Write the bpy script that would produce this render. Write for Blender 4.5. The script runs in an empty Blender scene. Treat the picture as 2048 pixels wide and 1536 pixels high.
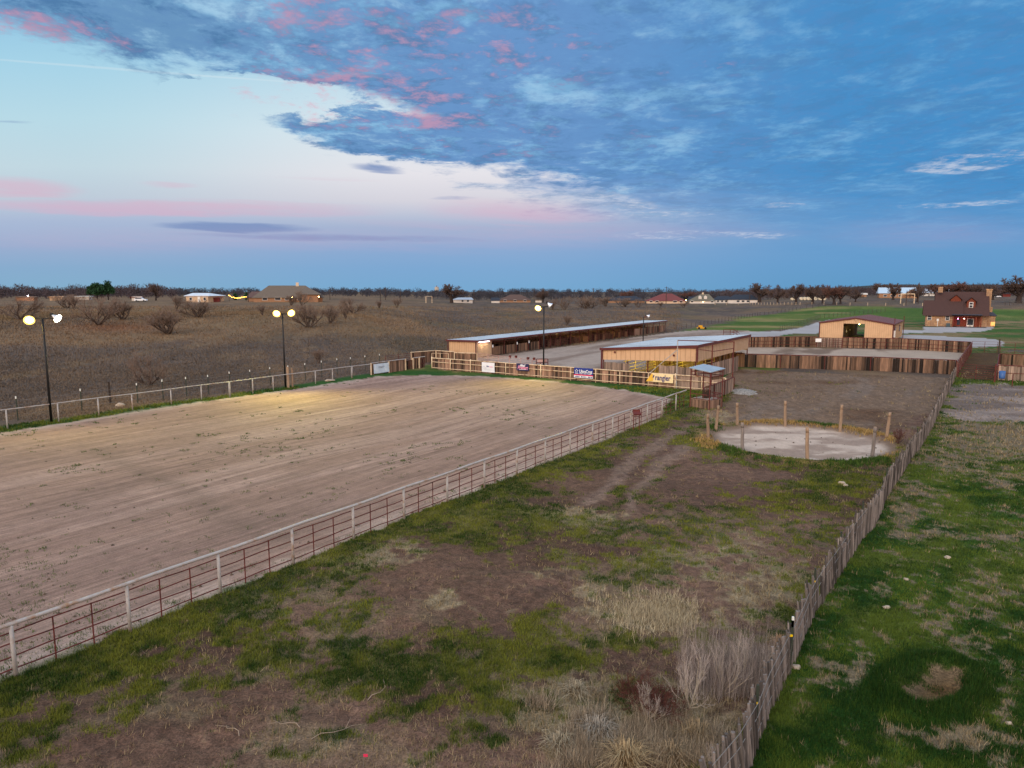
import bpy, math, random
import numpy as np
from mathutils import Vector
R = math.radians
random.seed(7)
rng = np.random.default_rng(11)
SC = bpy.context.scene
COL = SC.collection

# ------------------------------------------------------------------ camera
F, PITCH, HC = 1422.0, R(7.73), 10.5
CT, ST = math.cos(PITCH), math.sin(PITCH)
cam_d = bpy.data.cameras.new('camera'); cam = bpy.data.objects.new('camera', cam_d); COL.objects.link(cam)
cam_d.sensor_width = 36; cam_d.lens = 36*F/2048; cam_d.clip_start = .5; cam_d.clip_end = 20000
cam.location = (0, 0, HC); cam.rotation_euler = (R(90)-PITCH, 0, 0)
SC.camera = cam
SC.view_settings.view_transform = 'Standard'; SC.view_settings.look = 'None'
SC.view_settings.gamma = 1; SC.view_settings.exposure = 0
SC.cycles.max_bounces = 5; SC.cycles.diffuse_bounces = 3; SC.cycles.transparent_max_bounces = 6
SC.cycles.use_adaptive_sampling = True
SC.cycles.sample_clamp_indirect = 4

# ------------------------------------------------------------------ noise
def _h(i, j, s):
    n = (i*np.int64(374761393) + j*np.int64(668265263) + np.int64(s)*np.int64(974711)) & np.int64(0xffffffff)
    n = ((n ^ (n >> 13))*np.int64(1274126177)) & np.int64(0xffffffff)
    n = n ^ (n >> 16)
    return (n & np.int64(0xffffff)).astype(np.float32)/np.float32(0xffffff)
def vn(x, y, s=0):
    xi = np.floor(x).astype(np.int64); yi = np.floor(y).astype(np.int64)
    fx = (x-xi).astype(np.float32); fy = (y-yi).astype(np.float32)
    fx = fx*fx*(3-2*fx); fy = fy*fy*(3-2*fy)
    a = _h(xi, yi, s); b = _h(xi+1, yi, s); c = _h(xi, yi+1, s); d = _h(xi+1, yi+1, s)
    return (a*(1-fx)+b*fx)*(1-fy)+(c*(1-fx)+d*fx)*fy
def fbm(x, y, s=0, o=4, g=.5):
    t = 0; a = 1; n = 0
    for k in range(o):
        t = t + a*vn(x*2**k+17.3*k, y*2**k-9.1*k, s+k*31); n += a; a *= g
    return t/n
def ss(a, b, x):
    t = np.clip((x-a)/(b-a), 0, 1); return t*t*(3-2*t)
def mix(a, b, t): return a*(1-t)+b*t

# ------------------------------------------------------------------ terrain and pixel -> place
def terrain(x, y):
    x = np.asarray(x, dtype=np.float64); y = np.asarray(y, dtype=np.float64)
    r = np.hypot(x, y); az = np.degrees(np.arctan2(x, y))
    h = 4.7*ss(-1, -15, az)*ss(76, 182, r)*(1-.75*ss(430, 900, r))
    h = h + 4.2*ss(17, 25, az)*ss(235, 420, r)*(1-.8*ss(600, 1000, r))
    h = h - 14*ss(900, 2400, r)
    h = h + .25*(fbm(x/23., y/23., 5, 3)-.5)*ss(75, 130, r)*ss(-2, -8, az)
    return h
def tz(x, y): return float(terrain(x, y))
def G(px, py, z=None):
    """the point of the ground (or of the level z) seen at pixel px, py of the 2048 px photograph"""
    u, v = px-1024, py-768
    d = (u, F*CT - v*ST, -F*ST - v*CT)
    if z is not None:
        t = (z-HC)/d[2]; return Vector((d[0]*t, d[1]*t, z))
    lo = 0; t = 4/F
    for k in range(3000):
        q = t*1.006
        if HC+d[2]*q < tz(d[0]*q, d[1]*q): break
        t = q
    a, b = t, q
    for k in range(24):
        m = (a+b)/2
        if HC+d[2]*m < tz(d[0]*m, d[1]*m): b = m
        else: a = m
    return Vector((d[0]*a, d[1]*a, tz(d[0]*a, d[1]*a)))
def top(p, py):
    """height z above datum of the point over p that is seen at row py"""
    return HC - p[1]*math.tan(PITCH+math.atan((py-768)/F))
def at_depth(px, py, D):
    u, v = px-1024, py-768
    t = D/(F*CT - v*ST); return Vector((u*t, D, HC+(-F*ST-v*CT)*t))
def pix(x, y, z):
    zc = y*CT-(z-HC)*ST; yc = y*ST+(z-HC)*CT
    zc = np.where(zc > .3, zc, .3)
    return 1024+F*x/zc, 768-F*yc/zc
AZ = R(33.25)
DV = Vector((math.sin(AZ), math.cos(AZ), 0)); WV = Vector((math.cos(AZ), -math.sin(AZ), 0)); UP = Vector((0, 0, 1))
ORG = G(28, 1350)
def uw(x, y):
    return (x-ORG.x)*DV.x+(y-ORG.y)*DV.y, (x-ORG.x)*WV.x+(y-ORG.y)*WV.y
def UW(u, w, z=0.): return Vector((ORG.x+u*DV.x+w*WV.x, ORG.y+u*DV.y+w*WV.y, z))

# ------------------------------------------------------------------ colours and materials
def lin(c): 
    c = c/255.; return c/12.92 if c <= .04045 else ((c+.055)/1.055)**2.4
def C3(r, g, b): return np.array([lin(r), lin(g), lin(b)])
class NT:
    def __init__(s, nt): s.t = nt; s.n = nt.nodes; s.l = nt.links
    def new(s, typ, **kw):
        n = s.n.new(typ)
        for k, v in kw.items(): setattr(n, k, v)
        return n
    def put(s, sock, v):
        if hasattr(v, 'links') or hasattr(v, 'is_output'): s.l.new(v, sock)
        else:
            if hasattr(v, '__len__') and len(v) == 3 and sock.type == 'RGBA': v = (*v, 1)
            sock.default_value = v
    def m(s, op, a, b=None, c=None, clamp=False):
        n = s.new('ShaderNodeMath', operation=op); n.use_clamp = clamp
        s.put(n.inputs[0], a)
        if b is not None: s.put(n.inputs[1], b)
        if c is not None: s.put(n.inputs[2], c)
        return n.outputs[0]
    def sst(s, a, b, x):
        n = s.new('ShaderNodeMapRange', interpolation_type='SMOOTHSTEP')
        s.put(n.inputs[0], x); n.inputs[1].default_value = a; n.inputs[2].default_value = b
        return n.outputs[0]
    def mapr(s, x, a, b, c, d):
        n = s.new('ShaderNodeMapRange'); s.put(n.inputs[0], x)
        for k, v in zip((1, 2, 3, 4), (a, b, c, d)): n.inputs[k].default_value = v
        return n.outputs[0]
    def mixc(s, t, a, b, typ='MIX'):
        n = s.new('ShaderNodeMix', data_type='RGBA', blend_type=typ); n.clamp_factor = True
        s.put(n.inputs[0], t); s.put(n.inputs[6], a); s.put(n.inputs[7], b)
        return n.outputs[2]
    def noise(s, vec, scale, det=3, rough=.5, dist=0):
        n = s.new('ShaderNodeTexNoise'); s.put(n.inputs['Vector'], vec)
        n.inputs['Scale'].default_value = scale; n.inputs['Detail'].default_value = det
        n.inputs['Roughness'].default_value = rough; n.inputs['Distortion'].default_value = dist
        return n.outputs[0]
    def xyz(s, x, y, z=0.):
        n = s.new('ShaderNodeCombineXYZ')
        for k, v in enumerate((x, y, z)): s.put(n.inputs[k], v)
        return n.outputs[0]
    def ramp(s, t, stops, interp='LINEAR'):
        n = s.new('ShaderNodeValToRGB'); s.put(n.inputs[0], t); e = n.color_ramp.elements
        n.color_ramp.interpolation = interp
        while len(e) < len(stops): e.new(.5)
        for k, (p, c) in enumerate(stops): e[k].position = p; e[k].color = (*c, 1)
        return n.outputs[0]
MATS = {}
def mat(name, base, rough=.8, var=.25, scale=3., stretch=(1, 1, 1), bump=0., metal=0., tint=.0, spec=.3, dirt=None, dirt_scale=.6, emit=None, emit_s=0., attr=None, det=4):
    """procedural surface: base colour, noise variation, optional per-face tint attribute, optional dirt patches and bump"""
    if name in MATS: return MATS[name]
    m = bpy.data.materials.new(name); m.use_nodes = True; MATS[name] = m
    t = NT(m.node_tree); b = t.n['Principled BSDF']
    tc = t.new('ShaderNodeTexCoord').outputs['Object']
    mp = t.new('ShaderNodeMapping'); t.l.new(tc, mp.inputs[0]); mp.inputs['Scale'].default_value = stretch
    nz = t.noise(mp.outputs[0], scale, det, .6)
    col = tuple(float(v) for v in base)
    if attr:
        a = t.new('ShaderNodeAttribute', attribute_name=attr); src = a.outputs['Color']
    else:
        rgb = t.new('ShaderNodeRGB'); rgb.outputs[0].default_value = (*col, 1); src = rgb.outputs[0]
    k = t.mapr(nz, .25, .75, 1-var, 1+var)
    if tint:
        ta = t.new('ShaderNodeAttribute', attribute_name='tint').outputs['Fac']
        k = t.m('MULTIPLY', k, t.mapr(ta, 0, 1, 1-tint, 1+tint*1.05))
    vm = t.new('ShaderNodeVectorMath', operation='SCALE'); t.l.new(src, vm.inputs[0]); t.l.new(k, vm.inputs['Scale'])
    src = vm.outputs[0]
    if dirt is not None:
        dn = t.noise(tc, dirt_scale, 5, .65)
        src = t.mixc(t.sst(.48, .72, dn), src, tuple(float(v) for v in dirt))
    t.l.new(src, b.inputs['Base Color'])
    b.inputs['Roughness'].default_value = rough; b.inputs['Metallic'].default_value = metal
    b.inputs['Specular IOR Level'].default_value = spec
    if emit is not None:
        b.inputs['Emission Color'].default_value = (*[float(v) for v in emit], 1); b.inputs['Emission Strength'].default_value = emit_s
    if bump:
        bn = t.new('ShaderNodeBump'); bn.inputs['Strength'].default_value = .6; bn.inputs['Distance'].default_value = bump
        t.l.new(nz, bn.inputs['Height']); t.l.new(bn.outputs[0], b.inputs['Normal'])
    return m

# ------------------------------------------------------------------ objects
def tag(o, label=None, cat=None, group=None, kind=None):
    if label: o['label'] = label
    if cat: o['category'] = cat
    if group: o['group'] = group
    if kind: o['kind'] = kind
    return o
def thing(name, label, cat, loc, group=None):
    o = bpy.data.objects.new(name, None); COL.objects.link(o); o.empty_display_size = .2
    o.location = loc
    return tag(o, label, cat, group)
def origin(o):
    v = Vector((0, 0, 0))
    while o is not None: v = v+o.location; o = o.parent
    return v
class MB:
    """collects shapes in world coordinates; build() links them as one mesh object"""
    def __init__(s): s.v = []; s.f = []; s.t = []
    def add(s, vs, fs, tint=.5):
        n = len(s.v); s.v += [tuple(p) for p in vs]
        s.f += [tuple(i+n for i in f) for f in fs]; s.t += [tint]*len(fs)
    def box(s, c, sx, sy, sz, ax=None, ay=None, az=None, tint=.5):
        """box centred at c with full sizes along the axes ax, ay, az"""
        ax = Vector(ax or (1, 0, 0)); ay = Vector(ay or (0, 1, 0)); az = Vector(az or (0, 0, 1)); c = Vector(c)
        vs = [c+ax*(i*sx/2)+ay*(j*sy/2)+az*(k*sz/2) for k in (-1, 1) for j in (-1, 1) for i in (-1, 1)]
        s.add(vs, [(0, 2, 3, 1), (4, 5, 7, 6), (0, 1, 5, 4), (2, 6, 7, 3), (0, 4, 6, 2), (1, 3, 7, 5)], tint)
    def bar(s, p, q, w, t=None, up=UP, tint=.5):
        """rectangular bar from p to q"""
        p = Vector(p); q = Vector(q); t = t or w; d = (q-p); L = d.length; d = d.normalized()
        sd = d.cross(Vector(up)); 
        if sd.length < 1e-4: sd = d.cross(Vector((0, 1, 0)))
        sd.normalize(); u2 = sd.cross(d)
        s.box((p+q)/2, L, w, t, d, sd, u2, tint)
    def tube(s, p, q, r0, r1=None, n=6, tint=.5, cap=True):
        p = Vector(p); q = Vector(q); r1 = r0 if r1 is None else r1
        d = (q-p).normalized(); a = d.cross(UP)
        if a.length < 1e-3: a = Vector((1, 0, 0))
        a.normalize(); b = d.cross(a)
        vs = [p+(a*math.cos(2*math.pi*k/n)+b*math.sin(2*math.pi*k/n))*r0 for k in range(n)]
        vs += [q+(a*math.cos(2*math.pi*k/n)+b*math.sin(2*math.pi*k/n))*r1 for k in range(n)]
        fs = [(k, (k+1) % n, n+(k+1) % n, n+k) for k in range(n)]
        if cap: fs += [tuple(range(n-1, -1, -1)), tuple(range(n, 2*n))]
        s.add(vs, fs, tint)
    def lathe(s, c, ax, prof, n=14, tint=.5):
        """surface of revolution about ax: prof = [(distance along ax, radius)]"""
        c = Vector(c); d = Vector(ax).normalized(); a = d.cross(UP)
        if a.length < 1e-3: a = Vector((1, 0, 0))
        a.normalize(); b = d.cross(a); vs = []; fs = []
        for (h, r) in prof:
            vs += [c+d*h+(a*math.cos(2*math.pi*k/n)+b*math.sin(2*math.pi*k/n))*r for k in range(n)]
        for j in range(len(prof)-1):
            fs += [(j*n+k, j*n+(k+1) % n, (j+1)*n+(k+1) % n, (j+1)*n+k) for k in range(n)]
        s.add(vs, fs, tint)
    def slab(s, pts, th, tint=.5):
        """polygon pts extruded by the vector th"""
        pts = [Vector(p) for p in pts]; th = Vector(th); n = len(pts)
        vs = pts+[p+th for p in pts]
        fs = [tuple(range(n)), tuple(range(2*n-1, n-1, -1))]+[(k, n+k, n+(k+1) % n, (k+1) % n) for k in range(n)]
        s.add(vs, fs, tint)
    def build(s, name, m, parent=None, loc=None, smooth=False):
        o0 = origin(parent) if parent else Vector(loc or (0, 0, 0))
        me = bpy.data.meshes.new(name)
        vs = [(x-o0.x, y-o0.y, z-o0.z) for x, y, z in s.v]
        me.from_pydata(vs, [], s.f); me.materials.append(m)
        at = me.attributes.new('tint', 'FLOAT', 'FACE'); at.data.foreach_set('value', s.t)
        if smooth: me.polygons.foreach_set('use_smooth', [True]*len(me.polygons))
        me.update()
        o = bpy.data.objects.new(name, me); COL.objects.link(o)
        if parent: o.parent = parent
        else: o.location = o0
        return o
def np_mesh(name, V, Fc, m, nv, col=None, parent=None, smooth=False, loc=(0, 0, 0)):
    """mesh from numpy arrays; every face has nv corners"""
    me = bpy.data.meshes.new(name); nf = len(Fc)
    me.vertices.add(len(V)); me.vertices.foreach_set('co', np.ascontiguousarray(V, dtype=np.float32).ravel())
    me.loops.add(nf*nv); me.loops.foreach_set('vertex_index', np.ascontiguousarray(Fc, dtype=np.int32).ravel())
    me.polygons.add(nf); me.polygons.foreach_set('loop_start', np.arange(nf, dtype=np.int32)*nv)
    if smooth: me.polygons.foreach_set('use_smooth', np.ones(nf, dtype=bool))
    if col is not None:
        a = me.attributes.new('Col', 'FLOAT_COLOR', 'POINT')
        c4 = np.ones((len(V), 4), dtype=np.float32); c4[:, :3] = col; a.data.foreach_set('color', c4.ravel())
    me.update(calc_edges=True); me.validate()
    me.materials.append(m)
    o = bpy.data.objects.new(name, me); COL.objects.link(o); o.location = loc
    if parent: o.parent = parent
    return o
def copy_tree(o, parent=None):
    c = o.copy(); COL.objects.link(c)
    if parent: c.parent = parent
    for ch in list(o.children): copy_tree(ch, c)
    return c
# ------------------------------------------------------------------ sky (world, by direction)
BACK, SUN = 1.32, 2.0
W = bpy.data.worlds.new('World'); SC.world = W; W.use_nodes = True
t = NT(W.node_tree); bg = t.n['Background']
gen = t.new('ShaderNodeTexCoord').outputs['Generated']
sx = t.new('ShaderNodeSeparateXYZ'); t.l.new(gen, sx.inputs[0]); X, Y, Z = sx.outputs
yf = t.m('MAXIMUM', Y, .3)
A = t.m('DIVIDE', X, yf)                       # tangent of azimuth
E = t.m('MAXIMUM', t.m('DIVIDE', Z, yf), .0)    # tangent of elevation
def c(r, g, b, k=1.): return tuple(float(v)*k for v in C3(r, g, b))
# clear evening sky: earth shadow at the horizon, pink belt, pale, cyan
e1 = t.m('MULTIPLY', E, 2.2)
clear_l = t.ramp(e1, [(0, c(132, 174, 204)), (.06, c(136, 172, 206)), (.12, c(152, 174, 208)), (.2, c(170, 186, 214)), (.27, c(190, 204, 218)), (.36, c(194, 216, 226)), (.5, c(184, 218, 231)), (.66, c(166, 211, 232)), (.85, c(140, 194, 226)), (1, c(120, 182, 222))])
clear_c = t.ramp(e1, [(0, c(120, 168, 208)), (.06, c(126, 168, 210)), (.12, c(140, 170, 210)), (.18, c(162, 180, 210)), (.26, c(214, 212, 222)), (.34, c(230, 228, 234)), (.46, c(222, 233, 240)), (.6, c(196, 222, 236)), (.85, c(140, 190, 226)), (1, c(110, 178, 222))])
clear_r = t.ramp(e1, [(0, c(98, 154, 198)), (.07, c(102, 156, 204)), (.15, c(108, 158, 206)), (.25, c(106, 158, 208)), (.5, c(74, 142, 200)), (1, c(62, 140, 200))])
clear = t.mixc(t.sst(-.62, -.1, A), clear_l, clear_c)
clear = t.mixc(t.sst(-.02, .5, A), clear, clear_r)
# cloud plane coordinates: altitude layer seen in perspective
ez = t.m('ADD', E, .09)
cp = t.xyz(t.m('DIVIDE', A, ez), t.m('DIVIDE', 1., ez))
n1 = t.noise(cp, .55, 6, .6, .25)
n2 = t.noise(cp, 4.2, 6, .66, .3)
n3 = t.noise(cp, 13., 5, .68, .2)
nm = t.noise(t.xyz(t.m('ADD', t.m('DIVIDE', A, ez), 7.3), t.m('DIVIDE', 1., ez)), 2.2, 5, .6, .3)
st = t.noise(t.xyz(t.m('MULTIPLY', A, 3.2), t.m('MULTIPLY', t.m('ADD', E, t.m('MULTIPLY', A, .05)), 46.)), 1., 5, .6, .3)   # long flat streaks
# the cloud deck's edge runs from upper left down to the right
s0 = t.m('ADD', E, t.m('MULTIPLY', A, .309)); s0 = t.m('SUBTRACT', s0, .125)
low = t.sst(.04, .16, t.m('ADD', E, t.m('MULTIPLY', t.m('SUBTRACT', st, .5), .08)))
s1 = t.m('ADD', s0, t.m('MULTIPLY', t.m('SUBTRACT', n1, .5), .2)); s1 = t.m('ADD', s1, t.m('MULTIPLY', t.m('SUBTRACT', n2, .5), .13)); s1 = t.m('ADD', s1, t.m('MULTIPLY', t.m('SUBTRACT', n3, .5), .05))
# blobs of direction: (a0, e0, half width, half height, slope)
def blob(a0, e0, ra, re, sl=0., warp=None, wk=.0):
    u = t.m('DIVIDE', t.m('SUBTRACT', A, a0), ra)
    ee = E if warp is None else t.m('ADD', E, t.m('MULTIPLY', t.m('SUBTRACT', warp, .5), wk))
    v = t.m('DIVIDE', t.m('SUBTRACT', t.m('SUBTRACT', ee, e0), t.m('MULTIPLY', t.m('SUBTRACT', A, a0), sl)), re)
    q = t.m('ADD', t.m('MULTIPLY', u, u), t.m('MULTIPLY', v, v))
    return t.m('MAXIMUM', t.m('SUBTRACT', 1., q), 0.)
wob = t.m('ADD', t.m('MULTIPLY', n2, .6), t.m('MULTIPLY', n1, .4))
gap = t.m('MULTIPLY', t.m('POWER', blob(-.275, .25, .2, .03, -.09, warp=wob, wk=.11), .6), t.sst(.3, .6, n2)); lobe = blob(-.16, .205, .19, .034, -.11, warp=wob, wk=.05)
s1 = t.m('SUBTRACT', s1, t.m('MULTIPLY', gap, .12)); s1 = t.m('ADD', s1, t.m('MULTIPLY', lobe, .11))
deck = t.sst(-.012, .05, s1)
deck = t.m('MULTIPLY', deck, low)
# deck colour
d_l = c(106, 150, 192); d_c = c(106, 150, 202); d_r = c(72, 142, 200)
dk = t.mixc(t.sst(-.5, 0, A), d_l, d_c); dk = t.mixc(t.sst(0, .5, A), dk, d_r)
lft = t.mapr(A, -.4, .4, 1., .3)
dk = t.mixc(t.m('MULTIPLY', t.m('MULTIPLY', t.sst(.47, .6, n2), .9), lft), dk, c(78, 122, 168))
thin = t.sst(.47, .66, t.m('ADD', t.m('MULTIPLY', nm, .6), t.m('MULTIPLY', t.m('SUBTRACT', 1., n3), .4)))
dk = t.mixc(t.m('MULTIPLY', thin, t.mapr(A, -.2, .5, .72, .3)), dk, c(140, 194, 230))
hole = t.sst(.52, .66, t.m('ADD', t.m('MULTIPLY', nm, .4), t.m('MULTIPLY', t.m('SUBTRACT', 1., n2), .6)))
dk = t.mixc(t.m('MULTIPLY', hole, t.mapr(A, -.25, .35, .85, .2)), dk, c(168, 208, 234))
dk = t.mixc(t.m('MULTIPLY', t.sst(.45, .65, n3), .3), dk, c(96, 138, 190))
def bsum(items, **k):
    r = None
    for it in items:
        b = blob(*it[:5], **k)
        if len(it) > 5: b = t.m('MULTIPLY', b, it[5])
        r = b if r is None else t.m('MAXIMUM', r, b)
    return r
sky = t.mixc(deck, clear, dk)
# pink lit cloud bellies in the deck
pk = bsum([(-.19, .30, .05, .035, 0, 1.), (-.13, .225, .085, .02, 0., 1.), (-.28, .365, .15, .05, 0, .85), (-.2, .27, .26, .1, -.1, .6), (-.04, .32, .24, .08, 0, .55), (-.62, .34, .16, .03, -.12, .75), (.25, .29, .1, .02, .05, .33), (-.05, .2, .2, .05, 0, .34), (.2, .2, .25, .06, 0, .2)])
pkn = t.m('ADD', t.m('MULTIPLY', n2, .55), t.m('MULTIPLY', n3, .45))
pkm = t.sst(.56, .72, t.m('ADD', pkn, t.m('MULTIPLY', pk, .14)))
pkm = t.m('MULTIPLY', pkm, t.sst(0., .5, pk))
sky = t.mixc(t.m('MULTIPLY', pkm, .54), sky, c(228, 162, 182))
# second lobe of dark cloud under the deck, and small dark wisps
dkb = bsum([(-.185, .163, .05, .008, -.1, .6), (-.38, .083, .14, .0085, -.03, .8), (-.08, .118, .05, .004, 0, .5), (-.68, .222, .05, .005, 0, .4), (-.25, .069, .3, .007, -.02, .5)], warp=st, wk=.02)
brk = t.m('ADD', t.m('MULTIPLY', st, .6), t.m('MULTIPLY', n2, .5))
dkm = t.sst(.08, .4, t.m('MULTIPLY', dkb, brk))
sky = t.mixc(t.m('MULTIPLY', dkm, .8), sky, c(116, 142, 190))
# long pink and lilac streaks low on the left and centre
ps = bsum([(-.5, .109, .36, .0125, -.014, 1.), (-.68, .135, .11, .016, -.05, 1.), (-.47, .139, .05, .006, 0, .6), (-.3, .066, .7, .024, 0, .36), (-.1, .083, .2, .012, -.05, .35), (.02, .1, .17, .02, -.05, .75), (.12, .075, .35, .02, 0, .42), (.58, .075, .2, .03, 0, .32), (-.25, .148, .1, .004, -.03, .3)], warp=st, wk=.03)
sky = t.mixc(t.m('MULTIPLY', t.sst(.0, .6, t.m('MULTIPLY', ps, brk)), .52), sky, c(222, 172, 196))
# pale bright streaks on the right
ws = bsum([(.2, .099, .085, .006, 0., 1.), (.265, .071, .14, .008, .0, .7), (.38, .113, .04, .004, .04, .6), (.63, .17, .1, .014, .12, 1.), (.6, .112, .12, .005, .06, .6), (.13, .118, .09, .016, -.15, .6), (.03, .13, .07, .015, -.1, .6)], warp=st, wk=.02)
sky = t.mixc(t.m('MULTIPLY', t.m('MULTIPLY', t.sst(.0, .45, ws), t.sst(.44, .62, t.m('ADD', t.m('MULTIPLY', st, .55), t.m('MULTIPLY', n3, .45)))), .7), sky, c(206, 214, 230))
# contrail
ct = bsum([(-.5, .288, .34, .0022, -.075, 1.)], warp=st, wk=.004)
sky = t.mixc(t.m('MULTIPLY', t.m('MULTIPLY', t.sst(.1, .9, ct), .2), t.m('SUBTRACT', 1., deck)), sky, c(238, 240, 240))
# the half of the sky behind the camera: afterglow of the sunset, and the zenith
up = t.m('MAXIMUM', Z, 0.)
back = t.ramp(up, [(0, (1.5, .82, .5)), (.1, (1.55, 1.02, .78)), (.3, (.95, .88, .88)), (.6, (.62, .74, .92)), (1, (.42, .58, .82))])
bk = t.new('ShaderNodeVectorMath', operation='SCALE'); t.l.new(back, bk.inputs[0]); bk.inputs['Scale'].default_value = BACK
fin = t.mixc(t.sst(.2, .62, Y), bk.outputs[0], sky)
t.l.new(fin, bg.inputs['Color']); bg.inputs['Strength'].default_value = 1.0
W.cycles.sampling_method = 'MANUAL'; W.cycles.sample_map_resolution = 512
sun_d = bpy.data.lights.new('sun', 'SUN'); sun = bpy.data.objects.new('sun', sun_d); COL.objects.link(sun)
sun_d.energy = SUN; sun_d.angle = R(35); sun_d.color = (1, .86, .72)
# low, behind the camera's left shoulder
sd = Vector((math.sin(R(-150))*math.cos(R(28)), math.cos(R(-150))*math.cos(R(28)), math.sin(R(28))))
sun.rotation_euler = sd.to_track_quat('Z', 'Y').to_euler()
# ------------------------------------------------------------------ ground: one sheet, split into its surfaces
def poly(*pts): return np.array([[*G(x, y)[:2]] for x, y in pts])
def sdf(P, x, y):
    """signed distance (m) to polygon, positive inside"""
    d = np.full(x.shape, 1e9, dtype=np.float32); ins = np.zeros(x.shape, dtype=bool); n = len(P)
    for k in range(n):
        ax, ay = P[k]; bx, by = P[(k+1) % n]; ex, ey = bx-ax, by-ay
        q = np.clip(((x-ax)*ex+(y-ay)*ey)/(ex*ex+ey*ey+1e-9), 0, 1)
        d = np.minimum(d, np.hypot(x-ax-q*ex, y-ay-q*ey))
        cr = ((ay > y) != (by > y)) & (x < (bx-ax)*(y-ay)/(by-ay+1e-12)+ax)
        ins ^= cr
    return np.where(ins, d, -d)
# far corner of the arena and fence lines, in the arena's own axes
wL = sum(uw(*G(px, py)[:2])[1] for px, py in ((16, 858), (198, 832), (400, 801), (626, 767), (748, 752)))/5
wR = sum(uw(*G(px, py)[:2])[1] for px, py in ((28, 1350), (582, 1132), (966, 975), (1180, 893)))/4
PK = [(1420, 1640), (1499, 1533), (1538, 1424), (1572, 1352), (1592, 1311), (1624, 1230), (1656, 1184), (1683, 1143), (1715, 1087), (1746, 1053), (1769, 1003), (1796, 958), (1814, 931), (1837, 899), (1864, 854), (1886, 803), (1909, 757)]
PKW = [G(*p) for p in PK]
Z_ARENA = poly((-500, 960), (0, 866), (275, 822), (512, 788), (640, 771), (750, 753), (860, 750), (950, 752), (1040, 757), (1110, 763), (1180, 771), (1250, 780), (1345, 797), (1325, 836), (1180, 893), (966, 975), (582, 1132), (28, 1350), (-400, 1530))
Z_PADDOCK = np.array([[p.x, p.y] for p in [G(-400, 1530), G(28, 1350), G(582, 1132), G(966, 975), G(1180, 893), G(1380, 812), G(1470, 738), G(1909, 757)]+PKW[::-1]+[G(1350, 1800), G(-300, 1800)]])
Z_LOT = poly((868, 738), (915, 722), (985, 712), (1350, 664), (1400, 660), (1470, 661), (1560, 664), (1560, 674), (1505, 676), (1497, 706), (1470, 736), (1400, 770), (1352, 774), (1200, 762), (1080, 753), (950, 743))
Z_DRIVE = poly((1460, 666), (1562, 662), (1600, 656), (1634, 645), (1660, 640), (1634, 668), (1592, 667), (1552, 672), (1490, 677))
Z_DRIVE2 = poly((1800, 670), (1862, 671.5), (1955, 676), (1992, 678), (2007, 684), (2004, 692), (1942, 695), (1940, 686), (1860, 679), (1800, 676))
Z_DRIVE3 = poly((1800, 660), (1846, 660), (1846, 654), (1990, 652), (1985, 659), (1960, 664), (1846, 666), (1800, 667))
pcs = [G(x, y) for x, y in ((1415.7, 880), (1431, 863), (1474, 852), (1570, 852), (1680, 863), (1773, 878), (1744, 919), (1614.4, 920.7), (1484.8, 902.6))]
PC = sum((Vector(p) for p in pcs), Vector((0, 0, 0)))/9
_M = np.array([[p.x, p.y, 1] for p in pcs]); _s = np.linalg.lstsq(_M, -np.array([p.x**2+p.y**2 for p in pcs]), rcond=None)[0]
PCX, PCY = -_s[0]/2, -_s[1]/2; PR = math.sqrt(PCX**2+PCY**2-_s[2])
Z_PEN = poly((1500, 694), (1935, 702), (1912, 724), (1470, 706))
Z_GREEN = poly((1352, 662), (1420, 650), (1500, 632), (1560, 624), (1640, 614), (1850, 615), (2300, 625), (2300, 636), (1845, 641), (1800, 641), (1640, 641), (1590, 657), (1500, 664), (1400, 672), (1352, 668))
Z_LAWN = poly((1640, 640), (2300, 632), (2300, 700), (2005, 700), (1940, 690), (1800, 680), (1560, 680), (1500, 678), (1592, 667), (1634, 660))
Z_PAST = np.array([[p.x, p.y] for p in PKW+[G(1912, 745), G(1940, 690), G(2005, 700), G(2500, 760), G(2500, 1700), G(2000, 1900)]])
Z_DIRT2 = poly((1905, 776), (1935, 766), (2100, 768), (2300, 800), (2300, 860), (2048, 850), (1960, 842), (1885, 838))
Z_ALLEY = poly((1941, 705), (1998, 705), (2000, 762), (1912, 756))
Z_EARTH = poly((1466, 742), (1500, 735), (1905, 752), (1893, 792), (1850, 838), (1800, 858), (1690, 862), (1570, 848), (1470, 846), (1440, 812), (1462, 790))

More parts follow.
